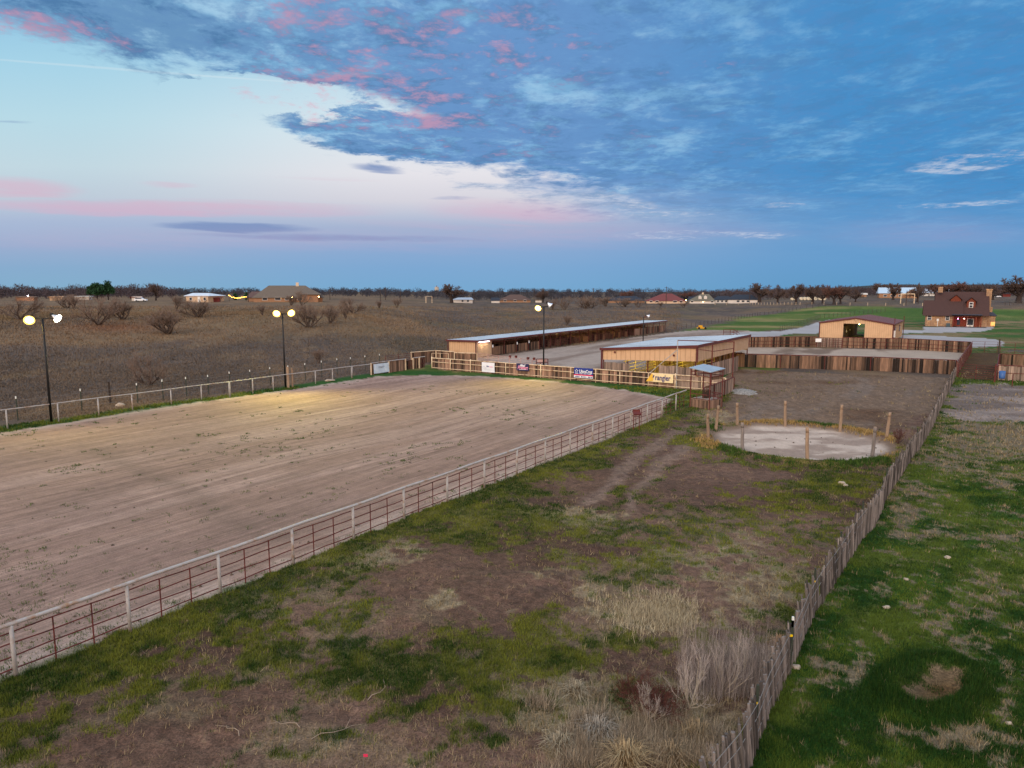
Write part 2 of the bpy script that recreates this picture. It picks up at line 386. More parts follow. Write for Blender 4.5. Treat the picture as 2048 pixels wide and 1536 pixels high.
# named blotches of the paddock: (px, py, half width, half height, weight)
DIRT_B = [(900, 1120, 170, 60, 1), (990, 1190, 120, 90, .9), (800, 1180, 110, 70, .7), (1180, 965, 130, 42, 1), (1420, 960, 160, 55, 1.1), (1290, 1010, 60, 30, .8), (1300, 890, 90, 45, .8), (1360, 860, 60, 30, .7), (1540, 935, 70, 22, .9), (1040, 1260, 60, 40, .8), (700, 1420, 120, 30, .7), (320, 1500, 250, 60, .8), (120, 1420, 160, 40, .7), (560, 1160, 100, 18, .5), (830, 1290, 50, 20, .6), (1650, 1010, 60, 22, .5), (500, 1390, 200, 40, .5)]
GREEN_B = [(470, 1270, 120, 45, 1.1), (560, 1310, 120, 30, .8), (760, 1330, 230, 60, 1), (900, 1290, 130, 35, .7), (1090, 1260, 45, 45, 1), (1070, 1310, 60, 30, 1), (1150, 1322, 45, 28, 1.3), (640, 1240, 130, 30, .8), (240, 1320, 160, 30, .5), (950, 1060, 130, 40, .9), (1120, 1050, 130, 35, .7), (1000, 1030, 80, 40, .8), (1340, 1060, 170, 45, .9), (1560, 1010, 160, 45, .9), (1500, 1080, 180, 40, .7), (1690, 960, 70, 40, .9), (1300, 960, 22, 40, 1.1), (1250, 985, 22, 50, 1.1), (1330, 940, 20, 22, .9), (1400, 890, 40, 40, 1.2), (1460, 910, 90, 14, 1.2), (1600, 927, 120, 10, 1), (1300, 870, 90, 14, 1), (1340, 850, 30, 12, .8), (1230, 890, 90, 20, 1.1), (1100, 940, 110, 18, 1.1), (1650, 1060, 100, 50, .7), (1450, 1130, 220, 50, .6), (1600, 1090, 120, 80, .7), (1290, 1150, 120, 50, .5), (1570, 1230, 90, 50, .5), (1330, 1290, 120, 30, .4),  (850, 1400, 180, 30, .7), (720, 1380, 80, 18, .7), (700, 1460, 60, 18, .6), (930, 1480, 90, 40, .7), (1000, 1400, 70, 50, .7), (1300, 1400, 120, 20, .4), (1480, 860, 70, 10, .9), (1530, 850, 40, 8, 1.), (1690, 870, 40, 6, .7), (1380, 845, 70, 14, .7), (1440, 1480, 60, 60, .4), (300, 1400, 60, 20, .7), (430, 1370, 60, 20, .7)]
STRAW_B = [(1185, 1030, 60, 12, 1), (1310, 1225, 70, 30, 1.4), (760, 1105, 60, 22, .8), (880, 1205, 70, 26, .7), (620, 1110, 120, 30, .6), (1500, 1180, 200, 70, .7), (1400, 1120, 180, 40, .6), (1180, 1440, 150, 90, 1), (1350, 1440, 170, 80, .9), (1450, 1110, 120, 40, .6), (820, 1090, 70, 20, .6), (1150, 1200, 120, 50, .6), (700, 1480, 300, 50, .3), (1440, 830, 60, 12, .7), (1620, 856, 70, 4, 1), (1810, 810, 60, 14, .8), (350, 1230, 200, 25, .4), (1640, 1150, 40, 60, .5)]
PAST_DRY = [(2000, 880, 170, 40, 1.1), (1900, 870, 60, 25, .6), (1980, 960, 110, 22, .7), (1840, 1010, 60, 30, .6), (1680, 1330, 50, 40, 1.1), (1960, 1460, 130, 26, .9), (1880, 1460, 120, 18, .6), (2000, 1380, 60, 40, .6), (1840, 1270, 90, 12, .5), (1960, 1300, 70, 20, .5), (1880, 1060, 100, 16, .5), (1690, 1390, 26, 22, .8), (1870, 1380, 70, 24, 1.), (1930, 1412, 40, 14, .8), (2010, 1220, 50, 30, .4), (1760, 1480, 60, 12, .4)]
def blots(items, px, py):
    r = np.zeros(px.shape, dtype=np.float32)
    for cx, cy, rx, ry, w in items:
        q = ((px-cx)/rx)**2+((py-cy)/ry)**2
        r = np.maximum(r, w*np.exp(-q*.9).astype(np.float32))
    return r
def classify(x, y):
    """what grows or lies at x, y: zone number, colour and grass weights"""
    x = np.asarray(x, dtype=np.float64); y = np.asarray(y, dtype=np.float64)
    z = terrain(x, y); px, py = pix(x, y, z)
    r = np.hypot(x, y); az = np.degrees(np.arctan2(x, y))
    nA = fbm(x/6., y/6., 1, 4); nB = fbm(x/1.7, y/1.7, 2, 4); nC = fbm(x/.45, y/.45, 3, 3); nD = fbm(x/28., y/28., 4, 4); nE = fbm(x/.17, y/.17, 6, 3)
    u, w = uw(x, y)
    jit = (nB-.5)*1.6+(nC-.5)*.7
    # blotches are looked up at noise-shifted places
    sx = (nA-.5)*110+(nB-.5)*120; sy = (fbm(x/5., y/5., 8, 4)-.5)*80+(fbm(x/1.5, y/1.5, 9, 3)-.5)*70
    kk = np.clip(F/np.maximum(y, 8)/50., .2, 1.2); qx = px+sx*kk; qy = py+sy*kk*.6
    TRK = np.zeros(x.shape); tx = mix(px, qx, .3); ty = mix(py, qy, .3)
    for line in (((1400, 846), (1330, 880), (1275, 915), (1222, 965), (1175, 1012), (1120, 1060)), ((1432, 866), (1368, 895), (1312, 935), (1275, 985), (1250, 1040), (1220, 1090))):
        for (ax, ay), (bx, by) in zip(line, line[1:]):
            q = np.clip(((tx-ax)*(bx-ax)+(ty-ay)*(by-ay)*2.5)/((bx-ax)**2+2.5*(by-ay)**2), 0, 1)
            TRK = np.maximum(TRK, np.exp(-(((tx-ax-q*(bx-ax))**2+2.5*(ty-ay-q*(by-ay))**2)/(17+.02*(py-840))**2)))
    TRK = TRK*ss(1090, 960, py)*ss(836, 862, py)*ss(.2, .55, nA*.5+nB*.5+.1)
    D = blots(DIRT_B, qx, qy); Gn = blots(GREEN_B, qx, qy); S = blots(STRAW_B, qx, qy)
    zone = np.zeros(x.shape, dtype=np.int32)
    col = np.zeros(x.shape+(3,), dtype=np.float32)
    green = np.zeros(x.shape, dtype=np.float32); straw = green.copy()
    def put(m, c3):
        m = m[..., None]; col[...] = col*(1-m)+c3*m
    # dry field
    tan_ = C3(122, 98, 74); grey = C3(98, 84, 74); dk = C3(76, 66, 57); ol = C3(98, 88, 58)
    f = mix(grey, tan_, ss(.42, .62, .5*nD+.5*fbm(x/9., y/22., 12, 4)+.34*ss(110, 160, r)*ss(-4, -12, az)-.05)[..., None])
    f = mix(f, dk, (.55*ss(.5, .72, fbm(x/14., y/40., 13, 4)))[..., None])
    f = mix(f, ol, (.35*ss(.55, .75, fbm(x/16., y/30., 14, 3))*ss(90, 150, r))[..., None])
    f = mix(f, C3(134, 112, 84), (.45*ss(.54, .8, fbm(x/4., y/9., 15, 5)))[..., None])
    f = mix(f, C3(120, 74, 48), (.7*np.exp(-((px-230)/90)**2-((py-655)/9)**2))[..., None])
    col[...] = f*(.8+.4*nB)[..., None]
    straw += .55
    # paddock
    sp = sdf(Z_PADDOCK, x, y); inp = sp > 0
    e = ss(-.4, .4, sdf(Z_EARTH, x, y)+jit*2)
    dirt = C3(122, 93, 76); dirt2 = C3(90, 66, 53); sg = C3(138, 120, 92); gr = C3(58, 86, 18); gd = C3(30, 58, 12); olv = C3(100, 96, 32)
    base = mix(mix(dirt, dirt2, ss(.35, .65, nA)[..., None]), sg, (ss(.5, .72, nB*.6+nD*.4+.1)*.55)[..., None])
    fence_strip = np.exp(-((w-wR-.25)/1.1)**2)*1.15+np.exp(-((w-wR-2.2)/2.)**2)*.5
    picket = np.exp(-(sp/1.)**2)*.5*ss(-70, -20, -r)
    gsc = np.maximum(np.maximum(Gn, fence_strip*inp), picket)
    gv = gsc*.95-D*.5-S*.2-TRK*.6+(nB-.5)*1.5+(nC-.5)*1.7+(nE-.5)*1.0+(nA-.5)*.9-.25
    gm = ss(-.12, .62, gv)*(1-e*.97)
    sm = ss(.15, .5, S+(nC-.5)*.9+(nB-.5)*.6-.15)*(1-e*.6)
    dm = ss(.25, .6, np.maximum(D, TRK*.9)+(nB-.5)*.8)
    pc = mix(base, mix(dirt, dirt2, nA[..., None]), dm[..., None])
    pc = mix(pc, C3(142, 118, 102), (ss(.2, .9, TRK+(nC-.5)*.6)*.5)[..., None])
    pc = mix(pc, C3(152, 134, 104), (sm*.75)[..., None])
    ec = mix(C3(124, 100, 80), C3(98, 70, 48), ss(.4, .62, nA*.5+nD*.5+.18*ss(790, 840, py)-.06)[..., None])
    ec = mix(ec, C3(128, 110, 96), (.6*ss(.56, .74, fbm(u/9., w/2., 31, 4)))[..., None])
    pc = mix(pc, ec, e[..., None])
    gcol = mix(mix(gr, gd, ss(.4, .6, nB)[..., None]), olv, (ss(.4, .62, nA+.06)*.8)[..., None])
    pc = mix(pc, gcol, (gm*.7)[..., None])
    pc = pc*(.72+.56*nC)[..., None]
    pc = pc*(.66+.68*nE)[..., None]
    put(inp.astype(np.float32), pc); zone[inp] = 1
    green = np.where(inp, gm, green); straw = np.where(inp, np.clip(.3+sm-dm*.4-e*.9, .05, 1.2)*(1-gm*.6), straw)
    # bare earth by the house, alley
    # pasture on the right of the picket fence
    s2 = sdf(Z_PAST, x, y); inn = (s2 > 0) & ~inp
    P = blots(PAST_DRY, qx, qy)
    rq = np.sqrt(((mix(px, qx, .18)-1862)/118)**2+((mix(py, qy, .18)-1380)/64)**2); ring = np.exp(-((rq-.82)/.27)**2)*1.1
    pd = ss(.0, .8, P*1.1+(nB-.5)*1.5+(nC-.5)*2.1+(nE-.5)*1.7+(nA-.5)*1.2-.24-np.clip(ring, 0, 1)*1.1+.8*ss(.6, .25, rq)+.2*np.exp(-((rq-1.35)/.2)**2)+.24*ss(1010, 850, py))
    gp = mix(C3(34, 66, 16), C3(56, 86, 24), ss(.42, .62, nB)[..., None])
    gp = mix(gp, C3(100, 104, 40), (.8*np.maximum(ss(1060, 880, py)*ss(.3, .55, nA), .75*ss(.5, .64, fbm(x/3., y/3., 44, 4))))[..., None])
    pp = mix(gp, mix(C3(126, 112, 84), C3(104, 88, 74), nB[..., None]), pd[..., None])
    pp = mix(pp, C3(100, 70, 36), (.85*np.exp(-((mix(px, qx, .3)-1878)/72)**2-((mix(py, qy, .3)-1386)/30)**2))[..., None])
    pp = pp*(.8+.4*nE)[..., None]*(1-.2*np.clip(ring, 0, 1)*(1-pd))[..., None]
    d2 = ss(-.5, .6, sdf(Z_DIRT2, x, y)+jit*3.2)
    pp = mix(pp, mix(C3(150, 132, 120), C3(118, 102, 92), ss(.35, .6, fbm(x/7, y/2.5, 41, 4))[..., None]), d2[..., None])
    al = ss(-.4, .4, sdf(Z_ALLEY, x, y)+jit)
    pp = mix(pp, mix(C3(98, 72, 44), C3(74, 56, 34), nB[..., None]), al[..., None])
    pp = pp*(.74+.52*nC)[..., None]
    put(inn.astype(np.float32), pp); zone[inn] = 2
    green = np.where(inn, (1-pd)*(1-d2)*(1-al), green); straw = np.where(inn, pd*(1-d2)*.7*(1-.85*ss(.75, .4, rq)), straw)
    # lawn and green field on the far right
    sgf = sdf(Z_GREEN, x, y)+(nA-.5)*9+(nD-.5)*10; g2 = (ss(-2, 2, sgf))*(~inp)
    gf = mix(C3(70, 96, 32), C3(98, 110, 48), ss(.35, .65, nD)[..., None])
    gf = mix(gf, C3(142, 128, 78), ss(.56, .74, fbm(x/40., y/9., 51, 4))[..., None])
    put(g2, gf*(.8+.4*nB)[..., None])
    slw = sdf(Z_LAWN, x, y); l2 = (slw > 0) & (sgf < 0) & ~inp
    lw = mix(C3(98, 94, 50), C3(132, 112, 78), ss(.38, .62, fbm(x/24., y/6., 52, 4))[..., None])
    lw = mix(lw, C3(60, 92, 32), (ss(.52, .66, fbm(x/18., y/5., 53, 4)+.16*np.exp(-((py-663)/5)**2)))[..., None])
    put(l2.astype(np.float32), lw*(.8+.4*nB)[..., None])
    zone[(g2 > .5) | l2] = 3
    green = np.where(g2 > .5, .6, green); straw = np.where(g2 > .5, 0, straw)
    # gravel lot, driveways, sandy stock pen
    lot = (sdf(Z_LOT, x, y)+jit*.6 > 0); zone[lot] = 4
    lc = mix(C3(162, 144, 130), C3(130, 110, 96), ss(.35, .68, fbm(u/14., w/2.2, 61, 5))[..., None])*(.88+.24*nB)[..., None]
    col[lot] = lc[lot]
    dr = (np.maximum(np.maximum(sdf(Z_DRIVE, x, y), sdf(Z_DRIVE2, x, y)), sdf(Z_DRIVE3, x, y))+jit*.5 > 0); zone[dr] = 5
    dc = mix(C3(172, 168, 166), C3(150, 142, 138), nA[..., None])
    col[dr] = dc[dr]
    pe = (sdf(Z_PEN, x, y) > 0); zone[pe] = 6
    pcx = mix(C3(166, 146, 128), C3(120, 100, 84), ss(.44, .68, fbm(u/9., w/4., 63, 4))[..., None])*(.85+.3*nB)[..., None]
    col[pe] = pcx[pe]
    # grass margin of the arena (between sand and fence)
    sa = sdf(Z_ARENA, x, y)+jit*.75
    mg = (w > wL-1.6) & (w < wR) & (sa < 0) & (u > -60) & (u < 96) & ~inp & ~lot
    mc = mix(C3(46, 84, 26), C3(84, 96, 40), ss(.4, .62, nA)[..., None])
    mc = mix(mc, C3(140, 120, 80), (ss(.5, .68, nB*.6+nD*.4)*.7*ss(45, 62, u))[..., None])
    mgm = mg*ss(-1.9, -.7, w-wL+(nB-.5))
    put(mgm, mc*(.75+.5*nC)[..., None]); green = np.where(mg, mgm*.9, green); straw = np.where(mg, .3*(1-mgm), straw)
    # arena sand: drag marks run along the arena
    ar = (sa > 0) & (w < wR+.05); zone[ar] = 7
    dragw = w+(fbm(u/16., w/16., 70, 2)-.5)*3.
    dg = fbm(u/18., dragw/.38, 71, 4); dg2 = fbm(u/12., dragw/1.9, 72, 3)
    sc = mix(C3(148, 119, 104), C3(162, 133, 118), ss(.4, .62, dg2)[..., None])
    sc = mix(sc, C3(130, 103, 91), (.6*ss(.5, .7, dg))[..., None])
    sc = mix(sc, C3(134, 108, 96), (.55*ss(.48, .62, fbm(x/13, y/13, 73, 4)))[..., None])
    sc = mix(sc, C3(196, 174, 158), (.6*np.exp(-(np.minimum(sa, 4)/1.3)**2)*ss(.35, .6, nB))[..., None])
    # the track the riders wear across it
    tr = np.exp(-((px-(170+(py-880)*1.9+14*np.sin(py/19.)))/(30+.10*(py-860)))**2)*ss(880, 905, py)*ss(1120, 1040, py)
    sc = mix(sc, C3(120, 98, 86), (.5*tr)[..., None])
    sc = sc*(.86+.28*nC)[..., None]
    edge = ss(.5, 0, sa+.25*(nC-.5))*ss(.45, .6, nB)
    sc = mix(sc, mc, (edge*.7)[..., None])
    col[ar] = sc[ar]; green = np.where(ar, edge*.6, green); straw = np.where(ar, 0, straw)
    # round pen
    rp = np.hypot(x-PCX, y-PCY); ri = rp-PR+(nB-.5)*.5
    pen = ri < .1; zone[pen] = 8
    rc = mix(C3(190, 168, 150), C3(152, 130, 114), ss(.42, .64, fbm(x/2.5, y/1.2, 81, 4))[..., None])*(.88+.24*nC)[..., None]
    rc = mix(rc, C3(120, 98, 80), ss(-.9, -.1, ri)[..., None])
    col[pen] = rc[pen]; green = np.where(pen, 0, green); straw = np.where(pen, 0, straw)
    rim = np.exp(-((ri-.9)/.7)**2)*(~pen)
    put((.6*rim*inp).astype(np.float32), mix(C3(96, 76, 58), C3(150, 122, 72), ss(.4, .6, nB)[..., None]))
    return zone, col, np.clip(green, 0, 1), np.clip(straw, 0, 1.2), z
py_ = np.concatenate([np.arange(2600, 1640, -40), np.arange(1640, 584.2, -1.25), ])
rr = [.6, 3]+[HC/math.tan(PITCH+math.atan((p-768)/F)) for p in py_]
rr = np.array(rr); rr = np.concatenate([rr[rr < 1950], [2200, 2600, 3200, 4000]])
azs = np.radians(np.concatenate([np.arange(-180, -42, 6), np.arange(-42, 42.05, .11), np.arange(48, 180, 6)]))
RRg, AZg = np.meshgrid(rr, azs, indexing='ij')
gx = RRg*np.sin(AZg); gy = RRg*np.cos(AZg)
zone, gcol, ggreen, gstraw, gz = classify(gx, gy)
# small relief
rel = np.zeros(gx.shape)
nr = fbm(gx/.8, gy/.8, 90, 3)-.5
rel += np.where((zone <= 2), nr*.12*ss(9000, 10, RRg), 0)
rel += np.where((zone <= 2), (fbm(gx/4., gy/4., 91, 3)-.5)*.22*ss(3., 6., np.hypot(gx-PCX, gy-PCY)-PR+3), 0)*ss(140, 60, RRg)
ring_ = np.sqrt(((pix(gx, gy, gz)[0]-1865)/112)**2+((pix(gx, gy, gz)[1]-1382)/66)**2)
rel += np.where((zone == 2) & (gy > 5), .3*np.exp(-((ring_-.75)/.22)**2), 0)
uu, ww = uw(gx, gy)
rel += np.where(zone == 7, (fbm(uu/26., (ww+(fbm(uu/16., ww/16., 70, 2)-.5)*3.)/.55, 71, 4)-.5)*.05, 0)
rp_ = np.hypot(gx-PCX, gy-PCY)-PR
rel += np.where((zone == 8) | (zone == 1), .16*np.exp(-((rp_-.5)/.7)**2)-.10*ss(.3, -1.5, rp_), 0)
gz = gz+rel
GV = np.stack([gx, gy, gz], -1).reshape(-1, 3); GCc = np.clip(gcol, .004, .9).reshape(-1, 3)
nR, nA_ = gx.shape; ii = np.arange(nR*nA_).reshape(nR, nA_)
nxt = np.roll(ii, -1, axis=1)
quads = np.stack([ii[:-1], nxt[:-1], nxt[1:], ii[1:]], -1).reshape(-1, 4)[:, ::-1]
fz = zone[:-1].reshape(-1)
def ground_mat(name, rough, v1, s1, v2, s2, bump, drag=0., alb=1.):
    m = bpy.data.materials.new(name); m.use_nodes = True; t = NT(m.node_tree); b = t.n['Principled BSDF']
    tc = t.new('ShaderNodeTexCoord').outputs['Object']
    a = t.new('ShaderNodeAttribute', attribute_name='Col').outputs['Color']
    n1 = t.noise(tc, s1, 4, .7); n2 = t.noise(tc, s2, 3, .7)
    k = t.m('MULTIPLY', t.mapr(n1, .25, .75, 1-v1, 1+v1), t.mapr(n2, .25, .75, 1-v2, 1+v2))
    hgt = t.m('ADD', n1, t.m('MULTIPLY', n2, .4))
    if drag:   # harrow lines along the arena
        mp = t.new('ShaderNodeMapping'); t.l.new(tc, mp.inputs[0]); mp.inputs['Rotation'].default_value = (0, 0, AZ); 
        m2 = t.new('ShaderNodeMapping'); t.l.new(mp.outputs[0], m2.inputs[0]); m2.inputs['Scale'].default_value = (1, .035, 1)
        d1 = t.noise(m2.outputs[0], 5.2, 4, .72, .35); d2 = t.noise(m2.outputs[0], 1.1, 3, .6, .5)
        k = t.m('MULTIPLY', k, t.mapr(d1, .3, .7, 1-drag, 1+drag)); k = t.m('MULTIPLY', k, t.mapr(d2, .3, .7, 1-drag*.25, 1+drag*.25))
        hgt = t.m('ADD', hgt, t.m('MULTIPLY', d1, 1.5))
    vm = t.new('ShaderNodeVectorMath', operation='SCALE'); t.l.new(a, vm.inputs[0]); t.l.new(t.m('MULTIPLY', k, alb), vm.inputs['Scale'])
    t.l.new(vm.outputs[0], b.inputs['Base Color']); b.inputs['Roughness'].default_value = rough; b.inputs['Specular IOR Level'].default_value = .15
    bn = t.new('ShaderNodeBump'); bn.inputs['Strength'].default_value = .7; bn.inputs['Distance'].default_value = bump
    t.l.new(hgt, bn.inputs['Height']); t.l.new(bn.outputs[0], b.inputs['Normal'])
    return m
GM = {'soil': ground_mat('soil_and_grass', .95, .34, 3.2, .62, 17, .1, alb=.86), 'sand': ground_mat('sand', .95, .12, 3.5, .22, 16, .05), 'arena': ground_mat('harrowed_sand', .95, .12, 2.5, .3, 15, .06, .3, alb=.94), 'gravel': ground_mat('gravel', .95, .16, 1.2, .3, 9, .05), 'concrete': ground_mat('caliche', .9, .08, .6, .1, 6, .02)}
for k, (nm, mk) in enumerate([('field', 'soil'), ('paddock_ground', 'soil'), ('pasture_ground', 'soil'), ('lawn', 'soil'), ('gravel_lot', 'gravel'), ('driveway', 'concrete'), ('stock_pen_sand', 'sand'), ('arena_sand', 'arena'), ('round_pen_sand', 'sand')]):
    fq = quads[fz == k]
    us, inv = np.unique(fq, return_inverse=True)
    o = np_mesh(nm, GV[us], inv.reshape(-1, 4), GM[mk], 4, col=GCc[us], smooth=True)
    tag(o, kind='structure')
def ground_z(x, y):
    """height of the finished sheet (relief included) by bilinear lookup"""
    r = np.hypot(x, y); a = np.arctan2(x, y)
    i = np.clip(np.interp(r, rr, np.arange(len(rr))), 0, len(rr)-1.001); j = np.clip(np.interp(a, azs, np.arange(len(azs))), 0, len(azs)-1.001)
    i0 = i.astype(int); j0 = j.astype(int); fi = i-i0; fj = j-j0
    return (gz[i0, j0]*(1-fi)*(1-fj)+gz[i0+1, j0]*fi*(1-fj)+gz[i0, j0+1]*(1-fi)*fj+gz[i0+1, j0+1]*fi*fj)
# ------------------------------------------------------------------ materials of the yard
M_WHITE = mat('white_paint', C3(168, 162, 156), .55, .12, 6, dirt=C3(150, 118, 92), dirt_scale=2.2)
M_CREAM = mat('cream_paint', C3(222, 196, 160), .6, .14, 5, dirt=C3(150, 104, 74), dirt_scale=1.4)
M_RUST = mat('rusty_pipe', C3(98, 44, 38), .7, .3, 8, dirt=C3(60, 30, 28), dirt_scale=3)
M_MAROON = mat('maroon_trim', C3(88, 40, 40), .5, .12, 4)
M_BLACK = mat('black_steel', C3(22, 22, 24), .5, .2, 5)
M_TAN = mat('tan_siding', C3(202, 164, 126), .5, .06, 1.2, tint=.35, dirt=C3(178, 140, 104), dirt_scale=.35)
M_TAN2 = mat('tan_siding_side', C3(190, 160, 130), .5, .06, 1.2, tint=.35, dirt=C3(176, 148, 116), dirt_scale=.4)  # greyer copy of the tan siding, side-wall shade put into its colour
M_ROOF = mat('galvanised_roof', C3(164, 184, 200), .36, .08, .8, metal=.4, spec=.5, dirt=C3(140, 160, 176), dirt_scale=.25)
M_BROOF = mat('brown_metal_roof', C3(92, 66, 76), .42, .08, .6, spec=.5)
M_WOOD = mat('weathered_planks', C3(128, 100, 82), .9, .48, 6, (1, 1, .1), bump=.01, tint=.8)
M_WOODG = mat('grey_planks', C3(142, 120, 104), .9, .42, 6, (1, 1, .1), bump=.01, tint=.6)
M_WOODD = mat('dark_planks', C3(108, 82, 64), .9, .55, 6, (1, 1, .1), bump=.01, tint=.92)
M_STAKE = mat('cedar_stakes', C3(106, 97, 91), .95, .42, 9, (1, 1, .15), bump=.01, tint=.7)
M_POST = mat('round_pole', C3(142, 118, 96), .9, .3, 7, (1, 1, .15), bump=.01, tint=.3)
M_DECK = mat('deck_boards', C3(150, 138, 126), .9, .25, 4, (1, .2, 1), tint=.3)
M_INT = mat('dark_interior', C3(70, 58, 50), .9, .3, 1.4, tint=.4)
M_TPOST = mat('green_steel_post', C3(52, 58, 48), .6, .2, 6)
M_TIP = mat('white_tip', C3(214, 214, 206), .6, .05)
M_WIRE = mat('fence_wire', C3(120, 116, 110), .5, .1)
M_YEL = mat('yellow_insulator', C3(236, 190, 20), .4, .05)
M_BLUEP = mat('blue_plastic', C3(60, 96, 150), .4, .1)
M_GLASS = mat('window_glass', C3(40, 46, 56), .12, .1, spec=.6)
M_PAPER = mat('white_paper', C3(232, 232, 228), .7, .03)
M_LIGHTW = mat('lamp_glow_white', C3(255, 252, 235), emit=C3(255, 250, 225), emit_s=60)
M_LIGHTY = mat('lamp_glow_warm', C3(255, 220, 120), emit=C3(255, 214, 110), emit_s=60)
M_HALO = mat('lamp_halo_glow', C3(255, 214, 90), emit=C3(255, 214, 110), emit_s=2.2)
M_REFL = mat('lamp_reflector', C3(226, 230, 236), .25, .05, metal=.4, spec=.6)
def gz1(x, y): return float(ground_z(np.array([x]), np.array([y]))[0])
def onG(px, py):
    p = G(px, py); p.z = gz1(p.x, p.y); return p
def planks(mb, p, q, h, z0=.03, wmin=.14, wmax=.3, th=.03, side=None, jag=.06, gap=.012, off=0., lean=.0, zlist=None):
    """vertical boards from p to q"""
    p = Vector(p); q = Vector(q); d = (q-p); L = math.hypot(d.x, d.y); e = Vector((d.x/L, d.y/L, 0)); n = Vector((e.y, -e.x, 0))
    s = 0; tone = random.random(); run = 0
    while s < L-.03:
        w = min(random.uniform(wmin, wmax), L-s)
        if run <= 0: tone = random.random(); run = random.randint(2, 7)
        run -= 1
        c = p+e*(s+w/2); zb = mix(p.z, q.z, (s+w/2)/L)
        hh = h+random.uniform(-jag, jag)
        tn = min(1.15, max(.02, .42*tone+.42*random.random()+random.choice((0, 0, -.1, -.4, .3, .12))))
        mb.box((c.x+n.x*(off+random.uniform(-.012, .012)), c.y+n.y*(off+random.uniform(-.012, .012)), zb+z0+hh/2), w-gap, th, hh, e, n, UP, tn)
        s += w
def line_pts(p, q, n): return [Vector(p).lerp(Vector(q), k/(n-1)) for k in range(n)]

# ------------------------------------------------------------------ arena rails
uT = uw(*G(1376, 814)[:2])[0]; sp_ = (uw(*G(966, 975)[:2])[0]-0)/7
ft = thing('pipe_fence', 'long white topped pipe fence with rusty rails between arena sand and grassy paddock', 'fence', UW(0, wR))
ks = [k for k in range(-2, 60) if k*sp_ < uT-.4]
for k in ks:
    b = UW(k*sp_, wR); z = gz1(b.x, b.y); m = MB()
    m.tube((b.x, b.y, z-.1), (b.x+random.uniform(-.02, .02), b.y, 1.47), .056, .053, 10, random.random()); m.build('post', M_WHITE, ft, smooth=True)
m = MB(); nn = 40
pts = [UW(mix(ks[0]*sp_-2, uT, i/nn), wR, 1.50+.018*math.sin(i*1.7)) for i in range(nn+1)]
for a, b in zip(pts, pts[1:]): m.tube(a, b, .058, n=10, cap=False)
m.build('top_rail', M_WHITE, ft, smooth=True)
for zz in (1.27, .93, .58, .2):
    m = MB()
    ptz = [UW(mix(ks[0]*sp_-2, uT, i/60), wR-.05, zz+.02*math.sin(i*2.3+zz*9)) for i in range(61)]
    for a, b in zip(ptz, ptz[1:]): m.tube(a, b, .021, n=5, cap=False)
    m.build('rail', M_RUST, ft, smooth=True)
for k in ks:
    for f in (1/3, 2/3):
        b = UW((k+f)*sp_, wR-.05)
        if (k+f)*sp_ > uT: continue
        m = MB(); m.tube((b.x, b.y, .0), (b.x, b.y, 1.29), .022, n=5); m.build('stay', M_RUST, ft)
lf = thing('rail_fence', 'low single rail pipe fence along the dry field side of the arena', 'fence', onG(16, 858))
lpx = [(-150, 882), (-62, 869), (16, 858), (113, 842), (199, 831.5), (268, 822), (338, 809.5), (400, 801), (455.5, 793), (459, 793), (501, 786), (541, 780), (626, 767.5), (667, 763), (704, 757), (708, 757), (748.5, 751.5)]
us = [uw(*G(*p)[:2])[0] for p in lpx]
for u in us:
    b = UW(u, wL); m = MB(); z = gz1(b.x, b.y); m.tube((b.x, b.y, z-.1), (b.x, b.y, 1.45), .055, n=8); m.build('post', M_WHITE, lf, smooth=True)
m = MB(); pts = [UW(mix(us[0], us[-1], i/30), wL, 1.47+.012*math.sin(i)) for i in range(31)]
for a, b in zip(pts, pts[1:]): m.tube(a, b, .045, n=8, cap=False)
m.build('top_rail', M_WHITE, lf, smooth=True)
# wooden H brace next to the second light pole
hb = thing('wooden_post', 'thick old wooden corner post beside the middle floodlight pole', 'post', onG(577, 776))
m = MB(); b = onG(577, 776); m.tube((b.x, b.y, -.1), (b.x-.02, b.y, 2.25), .13, .12, 9, .8); b2 = b+DV*.55; m.tube((b2.x, b2.y, -.1), (b2.x, b2.y, 2.1), .11, .1, 9, .6); m.build('pole', M_POST, hb)
# steel T post wire fence beyond
tf = thing('wire_fence', 'wire fence on white tipped steel posts behind the single rail fence', 'fence', onG(162, 800))
tpx = [(-40, 822), (33, 811), (162, 800), (274, 786), (325, 779), (372, 772), (416, 766), (459, 760), (500, 754), (540, 749), (576, 744), (610, 739), (643, 735), (674, 731), (701, 727), (730, 723), (759, 719)]
wF = sum(uw(*G(x, y)[:2])[1] for x, y in tpx)/len(tpx); uf = [uw(*G(x, y)[:2])[0] for x, y in tpx]
wF = wL-3.2
for i, u in enumerate(uf):
    a = math.atan((tpx[i][0]-1024)/F)
    # keep each post on the sight line it has in the photograph
    p = G(*tpx[i]); ray = p.normalized(); den = p.x*WV.x+p.y*WV.y
    k = ((wF)+(ORG.x*WV.x+ORG.y*WV.y))/den; q = Vector((p.x*k, p.y*k, 0)); q.z = gz1(q.x, q.y)
    uf[i] = uw(q.x, q.y)[0]
    m = MB(); m.box((q.x, q.y, q.z+.85), .05, .05, 1.8); m.box((q.x+.03, q.y, q.z+.85), .02, .09, 1.8); t_ = m.build('t_post', M_TPOST, tf)
    m = MB(); m.box((q.x, q.y, q.z+1.85), .07, .07, .2); m.build('tip', M_TIP, t_)
